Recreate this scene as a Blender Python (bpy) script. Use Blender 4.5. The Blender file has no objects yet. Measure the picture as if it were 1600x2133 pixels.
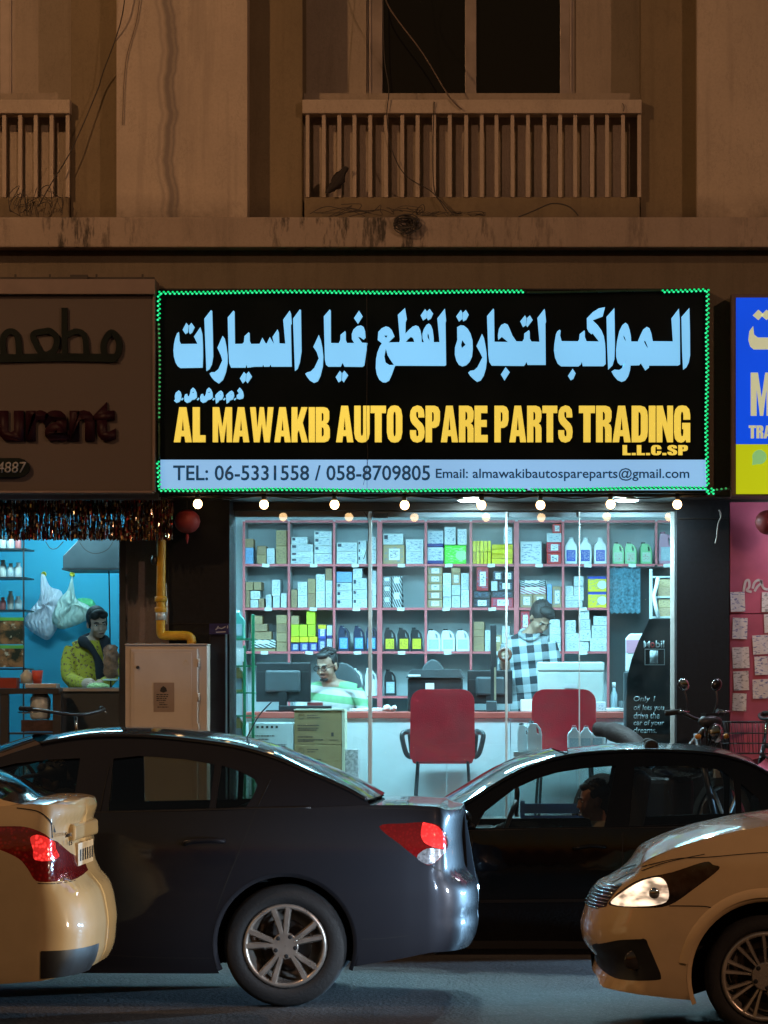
import bpy, bmesh, math, random
import numpy as np
from mathutils import Vector, Matrix, geometry, Euler
random.seed(7)
SC = bpy.context.scene
COL = SC.collection
R = math.radians

# ------------------------------------------------------------------ camera
F, CX, CY, H = 7200.0, 1150.0, 1440.0, 1.684      # focal length and principal point in photo pixels, eye height
cam_d = bpy.data.cameras.new('camera')
cam = bpy.data.objects.new('camera', cam_d); COL.objects.link(cam)
cam.location = (0, 0, H); cam.rotation_euler = (R(90), 0, 0)
cam_d.sensor_fit = 'HORIZONTAL'; cam_d.sensor_width = 36.0
cam_d.lens = F * 36.0 / 1600.0
cam_d.shift_x = (800 - CX) / 1600.0
cam_d.shift_y = (CY - 1066.5) / 1600.0
cam_d.clip_start = 0.1; cam_d.clip_end = 500
SC.camera = cam

# ------------------------------------------------------------------ night sky
world = bpy.data.worlds.new('World'); SC.world = world; world.use_nodes = True
nt = world.node_tree
sky = nt.nodes.new('ShaderNodeTexSky'); sky.sky_type = 'NISHITA'; sky.sun_disc = False
sky.sun_elevation = R(0.0); sky.sun_rotation = R(200); sky.altitude = 0; sky.air_density = 2.0; sky.dust_density = 4.0
nt.links.new(sky.outputs[0], nt.nodes['Background'].inputs[0])
nt.nodes['Background'].inputs[1].default_value = 0.15

SC.view_settings.view_transform = 'Standard'; SC.view_settings.look = 'None'
SC.view_settings.exposure = 0.0; SC.view_settings.gamma = 1.0; SC.view_settings.use_curve_mapping = False
SC.render.engine = 'CYCLES'
cy = SC.cycles
cy.use_denoising = True; cy.denoiser = 'OPENIMAGEDENOISE'
cy.max_bounces = 8; cy.diffuse_bounces = 3; cy.glossy_bounces = 4; cy.transmission_bounces = 6; cy.transparent_max_bounces = 16
cy.sample_clamp_indirect = 4.0; cy.caustics_reflective = False; cy.caustics_refractive = False
cy.use_light_tree = True

# ------------------------------------------------------------------ helpers
def s_at(D): return F / D
def X(px, D): return (px - CX) * D / F
def Z(py, D): return H + (CY - py) * D / F
def W(px, py, D): return Vector((X(px, D), D, Z(py, D)))

def wm(o):
    m = o.matrix_basis.copy()
    if o.parent: m = wm(o.parent) @ o.matrix_parent_inverse @ m
    return m
def adopt(o, parent):
    if parent is not None:
        o.parent = parent; o.matrix_parent_inverse = wm(parent).inverted()
def tag(o, label=None, cat=None, group=None, kind=None):
    if label: o['label'] = label
    if cat: o['category'] = cat
    if group: o['group'] = group
    if kind: o['kind'] = kind
    return o
def thing(name, label, cat, loc=(0, 0, 0), group=None, rz=0.0):
    o = bpy.data.objects.new(name, None); COL.objects.link(o)
    o.location = loc; o.rotation_euler = (0, 0, rz); o.empty_display_size = 0.1
    return tag(o, label, cat, group)
def dup(root, loc=None, rz=None, label=None, name=None, group=None):
    def cp(o, parent):
        c = o.copy(); COL.objects.link(c)
        if parent is not None:
            c.parent = parent; c.matrix_parent_inverse = o.matrix_parent_inverse.copy()
        for ch in o.children: cp(ch, c)
        return c
    r = cp(root, None)
    if name: r.name = name
    if loc is not None: r.location = loc
    if rz is not None: r.rotation_euler = (0, 0, rz)
    if label: r['label'] = label
    if group: r['group'] = group
    return r

class MB:
    """collects shapes, then links them as one mesh object"""
    def __init__(s): s.v = []; s.f = []; s.fm = []; s.sm = []; s.m = 0; s.smooth = False
    def add(s, vs, fs, smooth=None):
        b = len(s.v); s.v += [tuple(v) for v in vs]
        for f in fs:
            s.f.append(tuple(b + i for i in f)); s.fm.append(s.m); s.sm.append(s.smooth if smooth is None else smooth)
        return s
    def box(s, x0, x1, y0, y1, z0, z1, rot=None, about=None):
        vs = [Vector((x, y, z)) for x in (x0, x1) for y in (y0, y1) for z in (z0, z1)]
        if rot is not None:
            c = Vector(about) if about is not None else Vector(((x0+x1)/2, (y0+y1)/2, (z0+z1)/2))
            m = Euler(rot).to_matrix(); vs = [c + m @ (v - c) for v in vs]
        return s.add(vs, [(0,1,3,2),(4,6,7,5),(0,4,5,1),(2,3,7,6),(0,2,6,4),(1,5,7,3)], False)
    def pbox(s, px0, px1, py0, py1, D, depth):
        return s.box(X(px0, D), X(px1, D), D, D + depth, Z(py1, D), Z(py0, D))
    def tube(s, pts, r, n=8, cap=True, smooth=True, flat=None):
        pts = [Vector(p) for p in pts]; rs = r if isinstance(r, (list, tuple)) else [r] * len(pts)
        rings = []; up = None
        for i, p in enumerate(pts):
            t = (pts[min(i+1, len(pts)-1)] - pts[max(i-1, 0)])
            t = t.normalized() if t.length > 1e-9 else Vector((0, 0, 1))
            if up is None: up = t.orthogonal().normalized() if flat is None else Vector(flat)
            u = (up - t * up.dot(t)); u = u.normalized() if u.length > 1e-6 else t.orthogonal().normalized()
            w = t.cross(u); up = u
            rings.append([p + (u * math.cos(a) + w * math.sin(a)) * rs[i] for a in [2*math.pi*k/n for k in range(n)]])
        vs = [v for r_ in rings for v in r_]; fs = []
        for i in range(len(pts) - 1):
            for k in range(n):
                a, b = i*n + k, i*n + (k+1) % n; fs.append((a, b, b + n, a + n))
        if cap: fs.append(tuple(range(n))[::-1]); fs.append(tuple(range((len(pts)-1)*n, len(pts)*n)))
        return s.add(vs, fs, smooth)
    def lathe(s, prof, c=(0, 0, 0), axis='z', n=24, smooth=True, sx=1.0, sy=1.0, cap=True):
        c = Vector(c); vs = []; fs = []
        for r, h in prof:
            for k in range(n):
                a = 2*math.pi*k/n; p, q = r*math.cos(a)*sx, r*math.sin(a)*sy
                vs.append(c + (Vector((p, q, h)) if axis == 'z' else Vector((p, h, q)) if axis == 'y' else Vector((h, p, q))))
        for i in range(len(prof) - 1):
            for k in range(n):
                a, b = i*n + k, i*n + (k+1) % n; fs.append((a, b, b + n, a + n))
        if cap:
            fs.append(tuple(range(n))[::-1]); fs.append(tuple(range((len(prof)-1)*n, len(prof)*n)))
        return s.add(vs, fs, smooth)
    def ellip(s, c, rx, ry, rz, n=16, m=10, rot=None):
        c = Vector(c); vs = []; fs = []
        M = Euler(rot).to_matrix() if rot else Matrix.Identity(3)
        for i in range(m + 1):
            t = math.pi * i / m
            for k in range(n):
                a = 2*math.pi*k/n
                vs.append(c + M @ Vector((rx*math.sin(t)*math.cos(a), ry*math.sin(t)*math.sin(a), rz*math.cos(t))))
        for i in range(m):
            for k in range(n):
                a, b = i*n + k, i*n + (k+1) % n; fs.append((a, a + n, b + n, b))
        return s.add(vs, fs, True)
    def prism(s, poly, y0, y1, holes=()):
        """poly and holes in (x, z), extruded from y0 (near) to y1"""
        loops = [list(poly)] + [list(h) for h in holes]
        flat = [Vector((p[0], p[1], 0)) for l in loops for p in l]
        tris = geometry.tessellate_polygon([[Vector((p[0], p[1], 0)) for p in l] for l in loops])
        n = len(flat)
        vs = [(p.x, y0, p.y) for p in flat] + [(p.x, y1, p.y) for p in flat]; fs = []
        for t in tris:
            a, b, c = [flat[i] for i in t]
            ccw = (b.x-a.x)*(c.y-a.y) - (b.y-a.y)*(c.x-a.x) > 0
            t = tuple(t) if ccw else tuple(t)[::-1]
            fs.append(t); fs.append(tuple(n + i for i in t[::-1]))
        o = 0
        for li, l in enumerate(loops):
            k = len(l); area = sum(l[i][0]*l[(i+1) % k][1] - l[(i+1) % k][0]*l[i][1] for i in range(k))
            for i in range(k):
                a, b = o + i, o + (i+1) % k
                fs.append((b, a, a + n, b + n) if (area > 0) == (li == 0) else (a, b, b + n, a + n))
            o += k
        return s.add(vs, fs, False)
    def grid(s, pts, smooth=True):
        n = len(pts[0]); vs = [p for row in pts for p in row]
        fs = [(i*n+j, i*n+j+1, (i+1)*n+j+1, (i+1)*n+j) for i in range(len(pts)-1) for j in range(n-1)]
        return s.add(vs, fs, smooth)
    def build(s, name, mats=None, parent=None, bevel=0.0, seg=2, world=True, fix=True, kind=None):
        me = bpy.data.meshes.new(name); me.from_pydata(s.v, [], s.f)
        me.polygons.foreach_set('material_index', s.fm); me.polygons.foreach_set('use_smooth', s.sm)
        for m in (mats if isinstance(mats, (list, tuple)) else [mats]):
            if m is not None: me.materials.append(m)
        if fix or bevel:
            bm = bmesh.new(); bm.from_mesh(me)
            if fix: bmesh.ops.remove_doubles(bm, verts=bm.verts, dist=1e-5); bmesh.ops.recalc_face_normals(bm, faces=bm.faces)
            bm.to_mesh(me); bm.free()
        o = bpy.data.objects.new(name, me); COL.objects.link(o)
        if bevel:
            md = o.modifiers.new('bevel', 'BEVEL'); md.width = bevel; md.segments = seg; md.limit_method = 'ANGLE'; md.angle_limit = R(40)
        if world: adopt(o, parent)
        elif parent is not None: o.parent = parent
        if kind: o['kind'] = kind
        return o

def spline(pts, n=6, closed=False):
    """Catmull-Rom through 2D/3D points"""
    P = [Vector(p) for p in pts]; out = []
    k = len(P); rng = range(k) if closed else range(k - 1)
    for i in rng:
        p0 = P[(i-1) % k] if closed or i > 0 else P[i]; p1 = P[i]; p2 = P[(i+1) % k]
        p3 = P[(i+2) % k] if closed or i + 2 < k else p2
        for j in range(n):
            t = j / n
            out.append(0.5*((2*p1) + (p2-p0)*t + (2*p0-5*p1+4*p2-p3)*t*t + (3*p1-p0-3*p2+p3)*t**3))
    if not closed: out.append(P[-1])
    return out
def interp(pts, x):
    if x <= pts[0][0]: return pts[0][1]
    for a, b in zip(pts, pts[1:]):
        if x <= b[0]:
            t = (x - a[0]) / (b[0] - a[0] + 1e-12); return a[1] + (b[1]-a[1]) * t
    return pts[-1][1]

# ------------------------------------------------------------------ materials
MATS = {}
def nd(t, typ, **kw):
    n = t.nodes.new(typ)
    for k, v in kw.items(): setattr(n, k, v)
    return n
def mth(t, op, a, b=None, c=None, clamp=False):
    n = nd(t, 'ShaderNodeMath', operation=op, use_clamp=clamp)
    for i, v in enumerate((a, b, c)):
        if v is None: continue
        if isinstance(v, (int, float)): n.inputs[i].default_value = v
        else: t.links.new(v, n.inputs[i])
    return n.outputs[0]
def mixc(t, fac, a, b):
    n = nd(t, 'ShaderNodeMix', data_type='RGBA')
    for sock, v in ((n.inputs[0], fac), (n.inputs[6], a), (n.inputs[7], b)):
        if isinstance(v, (int, float)): sock.default_value = v
        elif isinstance(v, (tuple, list)): sock.default_value = (*v[:3], 1)
        else: t.links.new(v, sock)
    return n.outputs[2]
def coords(t, kind='Object', scale=(1, 1, 1)):
    tc = nd(t, 'ShaderNodeTexCoord'); mp = nd(t, 'ShaderNodeMapping'); mp.inputs['Scale'].default_value = scale
    t.links.new(tc.outputs[kind], mp.inputs[0]); return mp.outputs[0]
def noise(t, vec, scale, detail=4, rough=0.55):
    n = nd(t, 'ShaderNodeTexNoise'); n.inputs['Scale'].default_value = scale; n.inputs['Detail'].default_value = detail; n.inputs['Roughness'].default_value = rough
    t.links.new(vec, n.inputs[0]); return n.outputs[0]
def ramp(t, fac, lo, hi):
    n = nd(t, 'ShaderNodeMapRange'); n.clamp = True
    n.inputs[1].default_value = lo; n.inputs[2].default_value = hi
    t.links.new(fac, n.inputs[0]); return n.outputs[0]
def new_mat(name):
    m = bpy.data.materials.new(name); m.use_nodes = True
    return m, m.node_tree, m.node_tree.nodes['Principled BSDF']
def mat(name, col, rough=0.6, metal=0.0, var=0.15, vs=6.0, bump=0.0, bs=60.0, coat=0.0, emit=None, es=0.0, spec=None, rnd=0.0, alpha=None, trans=0.0):
    if name in MATS: return MATS[name]
    m, t, b = new_mat(name)
    b.inputs['Base Color'].default_value = (*col, 1); b.inputs['Roughness'].default_value = rough; b.inputs['Metallic'].default_value = metal
    b.inputs['Coat Weight'].default_value = coat; b.inputs['Coat Roughness'].default_value = 0.04
    if spec is not None: b.inputs['Specular IOR Level'].default_value = spec
    if trans: b.inputs['Transmission Weight'].default_value = trans
    v = coords(t)
    if var > 0:
        n = noise(t, v, vs); k = ramp(t, n, 0.3, 0.7)
        c = mixc(t, k, tuple(x*(1-var) for x in col), tuple(min(1, x*(1+var*0.6)) for x in col))
        if rnd:
            oi = nd(t, 'ShaderNodeObjectInfo'); hs = nd(t, 'ShaderNodeHueSaturation')
            t.links.new(mth(t, 'MULTIPLY_ADD', oi.outputs['Random'], 2*rnd, 1 - rnd), hs.inputs['Value']); t.links.new(c, hs.inputs['Color']); c = hs.outputs[0]
        t.links.new(c, b.inputs['Base Color'])
        t.links.new(mth(t, 'MULTIPLY_ADD', k, 0.15, max(0.02, rough - 0.07), clamp=True), b.inputs['Roughness'])
    if bump > 0:
        bn = nd(t, 'ShaderNodeBump'); bn.inputs['Strength'].default_value = bump; bn.inputs['Distance'].default_value = 0.01
        t.links.new(noise(t, v, bs), bn.inputs['Height']); t.links.new(bn.outputs[0], b.inputs['Normal'])
    if emit: b.inputs['Emission Color'].default_value = (*emit, 1); b.inputs['Emission Strength'].default_value = es
    MATS[name] = m
    return m
def emis(name, col, strength, sample=True):
    if name in MATS: return MATS[name]
    m, t, b = new_mat(name)
    b.inputs['Base Color'].default_value = (*[min(0.8, c) for c in col], 1); b.inputs['Roughness'].default_value = 0.35
    b.inputs['Emission Color'].default_value = (*col, 1); b.inputs['Emission Strength'].default_value = strength
    if not sample: m.cycles.emission_sampling = 'NONE'
    MATS[name] = m; return m
def glass(name, tint=(0.9, 0.95, 0.95), ior=1.5, rough=0.0, dirt=0.0):
    if name in MATS: return MATS[name]
    m = bpy.data.materials.new(name); m.use_nodes = True; t = m.node_tree; t.nodes.clear()
    out = nd(t, 'ShaderNodeOutputMaterial'); tr = nd(t, 'ShaderNodeBsdfTransparent'); gl = nd(t, 'ShaderNodeBsdfGlossy'); fr = nd(t, 'ShaderNodeFresnel'); mx = nd(t, 'ShaderNodeMixShader')
    tr.inputs[0].default_value = (*tint, 1); gl.inputs['Roughness'].default_value = rough; fr.inputs[0].default_value = ior
    t.links.new(mth(t, 'MULTIPLY', fr.outputs[0], 1.7, clamp=True), mx.inputs[0]); t.links.new(tr.outputs[0], mx.inputs[1]); t.links.new(gl.outputs[0], mx.inputs[2])
    last = mx.outputs[0]
    if dirt:
        df = nd(t, 'ShaderNodeBsdfDiffuse'); df.inputs[0].default_value = (0.6, 0.6, 0.58, 1); m2 = nd(t, 'ShaderNodeMixShader')
        k = mth(t, 'MULTIPLY', ramp(t, noise(t, coords(t), 2.2, 6, 0.65), 0.42, 0.75), dirt)
        t.links.new(k, m2.inputs[0]); t.links.new(last, m2.inputs[1]); t.links.new(df.outputs[0], m2.inputs[2]); last = m2.outputs[0]
    t.links.new(last, out.inputs[0]); MATS[name] = m; return m

FONT = None
def text_mesh(txt, x0, x1, z0, z1, y, depth, name, mt, parent, bold=0.0, shear=0.0, fit='cap'):
    """lettering scaled to the box x0..x1, z0..z1; faces the street (-y)"""
    cu = bpy.data.curves.new(name, 'FONT'); cu.body = txt; cu.size = 1.0; cu.offset = bold; cu.shear = shear; cu.resolution_u = 3
    o = bpy.data.objects.new(name, cu); COL.objects.link(o)
    dg = bpy.context.evaluated_depsgraph_get(); me0 = bpy.data.meshes.new_from_object(o.evaluated_get(dg))
    vs = np.array([v.co[:] for v in me0.vertices]) if len(me0.vertices) else np.zeros((1, 3))
    bm = bmesh.new(); bm.from_mesh(me0); bpy.data.objects.remove(o); bpy.data.curves.remove(cu); bpy.data.meshes.remove(me0)
    lo, hi = vs.min(0), vs.max(0)
    bmesh.ops.remove_doubles(bm, verts=bm.verts, dist=1e-5)
    r = bmesh.ops.extrude_face_region(bm, geom=bm.faces[:])
    top = {v for v in r['geom'] if isinstance(v, bmesh.types.BMVert)}
    for v in bm.verts:
        a = (v.co.x - lo[0]) / (hi[0] - lo[0] + 1e-9); b_ = (v.co.y - lo[1]) / (hi[1] - lo[1] + 1e-9)
        v.co = Vector((x0 + a*(x1-x0), y if v in top else y - depth, z0 + b_*(z1-z0)))
    bmesh.ops.recalc_face_normals(bm, faces=bm.faces[:])
    me = bpy.data.meshes.new(name); bm.to_mesh(me); bm.free(); me.materials.append(mt)
    o = bpy.data.objects.new(name, me); COL.objects.link(o); adopt(o, parent); return o
def text_px(txt, px0, px1, py0, py1, D, name, mt, parent, depth=0.01, bold=0.0, shear=0.0):
    return text_mesh(txt, X(px0, D), X(px1, D), Z(py1, D), Z(py0, D), D, depth, name, mt, parent, bold, shear)
# ------------------------------------------------------------------ sodium street lamps on the central reservation (outside the frame, they light the street)
M_POLE = mat('galvanised_pole', (0.3, 0.3, 0.3), 0.5, 0.6)
def street_lamp(x, y, h, col, watt, label, aim):
    t_ = thing('street_lamp', label, 'street lamp', (x, y - 3.0, 0), 'street lamps on the central reservation')
    b = MB(); b.tube([(x, y - 3.0, 0), (x, y - 3.0, h - 0.9), (x, y - 2.6, h - 0.2), (x, y - 1.6, h + 0.12), (x, y - 0.3, h + 0.1)], [0.1, 0.075, 0.06, 0.05, 0.05], 10); b.build('pole', M_POLE, t_)
    b = MB(); b.box(x - 0.16, x + 0.16, y - 0.45, y + 0.35, h + 0.03, h + 0.16); hd_ = b.build('head', M_POLE, t_, bevel=0.04)
    b = MB(); b.box(x - 0.12, x + 0.12, y - 0.3, y + 0.28, h + 0.012, h + 0.0295); b.build('lens', emis('sodium_lens', (1.0, 0.62, 0.28), 30, sample=False), hd_)
    l = bpy.data.lights.new('sodium_light', 'SPOT'); l.energy = watt; l.color = col; l.spot_size = R(168); l.spot_blend = 0.5; l.shadow_soft_size = 0.12
    o = bpy.data.objects.new('sodium_light', l); COL.objects.link(o); o.location = (x, y, h - 0.03); o.rotation_euler = Vector(aim).to_track_quat('-Z', 'Y').to_euler(); o.parent = t_; o.matrix_parent_inverse = wm(t_).inverted()
street_lamp(-8.6, 16.0, 9.6, (1.0, 0.54, 0.25), 2000, 'sodium street lamp on the reservation, the one nearer the restaurant', (0.3, 0.5, -1))
street_lamp(10.5, 6.0, 9.6, (1.0, 0.55, 0.34), 3800, 'sodium street lamp across the road, the one nearer the pink wall', (-0.4, 0.8, -0.8))
# ------------------------------------------------------------------ ground
PAV_Z, FLOOR_Z = 0.45, 0.724
def asphalt():
    m, t, b = new_mat('asphalt'); v = coords(t)
    big = noise(t, v, 0.7, 5); fine = noise(t, v, 90, 3); vor = nd(t, 'ShaderNodeTexVoronoi'); vor.inputs['Scale'].default_value = 42; t.links.new(v, vor.inputs[0])
    c = mixc(t, ramp(t, big, 0.35, 0.65), (0.016, 0.016, 0.017), (0.050, 0.048, 0.046))
    c = mixc(t, ramp(t, vor.outputs[0], 0.0, 0.42), (0.15, 0.145, 0.14), c); c = mixc(t, mth(t, 'MULTIPLY', ramp(t, noise(t, v, 2.6, 4, 0.6), 0.58, 0.72), 0.8), c, (0.008, 0.008, 0.008))
    crack = noise(t, coords(t, 'Object', (0.6, 3, 1)), 2.0, 6, 0.7)
    c = mixc(t, mth(t, 'MULTIPLY', ramp(t, mth(t, 'ABSOLUTE', mth(t, 'SUBTRACT', crack, 0.5)), 0.012, 0.0), 0.7), c, (0.02, 0.02, 0.02))
    t.links.new(c, b.inputs['Base Color']); t.links.new(mth(t, 'MULTIPLY_ADD', big, 0.3, 0.5), b.inputs['Roughness'])
    bn = nd(t, 'ShaderNodeBump'); bn.inputs['Strength'].default_value = 0.7; bn.inputs['Distance'].default_value = 0.008
    t.links.new(mth(t, 'ADD', vor.outputs[0], fine), bn.inputs['Height']); t.links.new(bn.outputs[0], b.inputs['Normal']); return m
M_ROAD = asphalt()
def road_z(y): return 0.0
m_ = MB(); ys = [-60, -10, 5, 12, 15, 18.6, 19.5, 21.0, 22.2, 23.95]
m_.grid([[(x, y, road_z(y)) for x in (-150, -40, -12, -6, 0, 6, 12, 40, 150)] for y in ys])
tag(m_.build('road', M_ROAD), kind='structure')
M_KERB = mat('kerb_concrete', (0.32, 0.31, 0.29), 0.85, var=0.3, bump=0.4, bs=80)
M_PAVE = mat('paver', (0.26, 0.22, 0.2), 0.8, var=0.3, vs=9, bump=0.3)
kerb = thing('kerb', None, None, (0, 23.9, 0)); tag(kerb, kind='structure')
for k in range(-22, 14):
    x = k * 0.9
    m_ = MB(); m_.box(x + 0.004, x + 0.896, 23.86, 23.98, -0.3, 0.22); m_.build('kerb_stone', M_KERB, kerb, bevel=0.012)
m_ = MB(); m_.box(-40, 40, 23.98, 24.1, -0.3, 0.445); m_.build('step', M_KERB, kerb)
m_ = MB(); m_.box(-150, 150, 24.06, 26.0, -0.4, PAV_Z); tag(m_.build('pavement', M_PAVE), kind='structure')
# lane line painted on the near lane and the median kerb in front of it
M_LINE = mat('road_paint', (0.6, 0.57, 0.48), 0.7, var=0.5, vs=14)
m_ = MB(); m_.add([(-60, 14.2, 0.004), (60, 14.2, 0.004), (60, 14.35, 0.004), (-60, 14.35, 0.004)], [(0, 1, 2, 3)]); tag(m_.build('lane_line', M_LINE), kind='structure')

# ------------------------------------------------------------------ apartment block above the shops
def stucco(name, col, streak=0.55, stain_x=None, dirt=0.0, base_z=None):
    m, t, b = new_mat(name); v = coords(t)
    n1 = noise(t, v, 1.3, 6, 0.6); st = noise(t, coords(t, 'Object', (5, 5, 0.35)), 2.0, 5, 0.6); fine = noise(t, v, 55, 3)
    c = mixc(t, ramp(t, n1, 0.3, 0.72), tuple(x*0.78 for x in col), col)
    crk = noise(t, coords(t, 'Object', (1.6, 1.6, 0.7)), 1.7, 8, 0.75); c = mixc(t, mth(t, 'MULTIPLY', ramp(t, mth(t, 'ABSOLUTE', mth(t, 'SUBTRACT', crk, 0.5)), 0.006, 0.0), 0.45), c, tuple(x*0.35 for x in col))
    c = mixc(t, mth(t, 'MULTIPLY', ramp(t, st, 0.52, 0.75), streak), c, tuple(x*0.5 for x in col))
    c = mixc(t, mth(t, 'MULTIPLY', ramp(t, fine, 0.40, 0.75), 0.28), c, tuple(x*0.6 for x in col))
    sx = nd(t, 'ShaderNodeSeparateXYZ'); t.links.new(v, sx.inputs[0])
    if stain_x:                                   # wandering run-off stains down the pilaster
        wob = noise(t, coords(t, 'Object', (0.01, 0.01, 1)), 2.2, 3)
        for x0, w, k in stain_x:
            d = mth(t, 'ABSOLUTE', mth(t, 'SUBTRACT', sx.outputs[0], mth(t, 'MULTIPLY_ADD', wob, 0.22, x0 - 0.11)))
            f = mth(t, 'MULTIPLY', ramp(t, mth(t, 'ADD', d, mth(t, 'MULTIPLY', fine, 0.012)), w + 0.012, w*0.5), k)
            c = mixc(t, f, c, (col[0]*0.32, col[1]*0.33, col[2]*0.38))
    if dirt:                                      # short black drips under the ledge edge
        dr = noise(t, coords(t, 'Object', (1, 1, 0.22)), 16.0, 4, 0.7); pat = noise(t, coords(t, 'Object', (1, 1, 0.01)), 1.5, 2)
        f = mth(t, 'MULTIPLY', mth(t, 'MULTIPLY', ramp(t, dr, 0.49, 0.62), ramp(t, pat, 0.42, 0.56)), dirt)
        c = mixc(t, f, c, (0.03, 0.025, 0.02))
    if base_z:                                    # splash dirt gathered just above the ledge
        f = mth(t, 'MULTIPLY', mth(t, 'MULTIPLY', ramp(t, sx.outputs[2], base_z + 0.22, base_z), ramp(t, noise(t, v, 5, 6, 0.7), 0.3, 0.65)), 0.75)
        c = mixc(t, f, c, (0.07, 0.055, 0.045))
    t.links.new(c, b.inputs['Base Color']); b.inputs['Roughness'].default_value = 0.88
    bn = nd(t, 'ShaderNodeBump'); bn.inputs['Strength'].default_value = 0.25; bn.inputs['Distance'].default_value = 0.01
    t.links.new(mth(t, 'ADD', fine, mth(t, 'MULTIPLY', n1, 0.5)), bn.inputs['Height']); t.links.new(bn.outputs[0], b.inputs['Normal']); return m
LEDGE_Z = Z(452, 24.45)
M_WALL = stucco('tan_stucco', (0.25, 0.185, 0.105), base_z=LEDGE_Z)
M_REC = stucco('recess_stucco', (0.40, 0.32, 0.24), base_z=LEDGE_Z)
M_PIL = stucco('pilaster_stucco', (0.55, 0.44, 0.34), stain_x=[(X(352, 24.75), 0.030, 0.75), (X(364, 24.75), 0.014, 0.7), (X(334, 24.75), 0.012, 0.35)], base_z=LEDGE_Z)
M_PIL2 = stucco('plain_pilaster_stucco', (0.54, 0.43, 0.32), base_z=LEDGE_Z)
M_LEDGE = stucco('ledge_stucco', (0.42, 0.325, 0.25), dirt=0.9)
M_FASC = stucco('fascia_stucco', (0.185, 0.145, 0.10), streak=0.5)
M_RAIL = stucco('balustrade_stucco', (0.54, 0.43, 0.33), streak=0.25)
M_FRAME = mat('brown_aluminium', (0.30, 0.24, 0.20), 0.45, 0.3, var=0.2)
M_DARKGLASS = mat('dark_window_glass', (0.006, 0.006, 0.007), 0.06, var=0, spec=0.35)
bld = thing('apartment_building', 'stained cream stucco apartment block above the row of lit shops', 'building', (X(800, 25), 25.0, PAV_Z))
D1, D2, DP = 24.95, 25.35, 24.75           # wall, balcony recess, pilaster face
TOP = -700
sh1 = 1187 * D1 / F                          # bay spacing in metres
def seg(name, px0, px1, D, m, top=TOP, bot=457):
    b = MB(); b.box(X(px0, D1), X(px1, D1), D, 26.2, Z(bot, 24.45) - 0.01, Z(top, D1)); return b.build(name, m, bld)
for a, b_ in ((-1090, -937), (-667, -557), (148, 250), (520, 630), (1335, 1450), (1720, 1817)): seg('wall', a, b_, D1, M_WALL)
seg('pilaster', -937, -667, DP, M_PIL2); seg('pilaster', 250, 520, DP, M_PIL); seg('pilaster', 1450, 1720, DP, M_PIL2); seg('wall', 1817, 3600, D1 + 0.003, M_WALL); seg('wall', -3000, -1090, D1 + 0.003, M_WALL)
def bay(dx):
    b = MB(); x0, x1 = X(630, D1) + dx, X(1335, D1) + dx; zb, zt = Z(457, 24.45) - 0.008, Z(TOP, D1)
    wx0, wx1 = X(763, D2) + dx, X(1200, D2) + dx; wz = Z(212, D2)
    b.box(x0 - 0.01, wx0, D2, 26.19, zb, zt); b.box(wx1, x1 + 0.01, D2, 26.19, zb, zt); b.box(wx0, wx1, D2, 26.19, zb, wz)
    b.build('recess_wall', M_REC, bld)
    b = MB(); b.box(x0 - 0.005, x1 + 0.005, 25.10, D2 - 0.002, zb, wz + 0.02); b.build('apron_wall', M_REC, bld)
    w = MB(); fx = [X(p, D2) + dx for p in (763, 796, 968, 992, 1166, 1200)]
    for a, c in ((fx[0], fx[1]), (fx[2], fx[3]), (fx[4], fx[5])): w.box(a + 0.002, c, D2 + 0.03, D2 + 0.10, wz, zt)
    w.box(fx[0] + 0.002, fx[5], D2 + 0.035, D2 + 0.095, wz, wz + 0.05)
    for a, c in ((fx[0] + 0.02, fx[0] + 0.035), (fx[5] - 0.045, fx[5] - 0.03)): w.box(a, c, D2 + 0.018, D2 + 0.04, wz + 0.051, zt)
    wo = w.build('window', M_FRAME, bld, bevel=0.004)
    for a, c in ((fx[1], fx[2]), (fx[3], fx[4])):
        p = MB(); p.box(a - 0.01, c + 0.01, D2 + 0.06, D2 + 0.075, wz + 0.03, zt); p.build('pane', M_DARKGLASS, wo)
for dx in (0.0, -sh1): bay(dx)
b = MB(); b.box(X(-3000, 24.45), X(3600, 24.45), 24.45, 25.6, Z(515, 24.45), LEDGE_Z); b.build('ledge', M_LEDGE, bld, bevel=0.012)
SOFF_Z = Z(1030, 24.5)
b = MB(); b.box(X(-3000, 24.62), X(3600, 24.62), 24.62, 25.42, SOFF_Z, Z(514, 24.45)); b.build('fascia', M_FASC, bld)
b = MB(); b.box(X(-3000, 24.45), X(3600, 24.45), 26.2, 33, SOFF_Z + 0.35, Z(TOP, D1)); b.box(X(-3000, 24.45), X(3600, 24.45), 25.42, 33, Z(515, 24.45), Z(515, 24.45) + 0.2); b.build('rear_block', M_FASC, bld)

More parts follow.
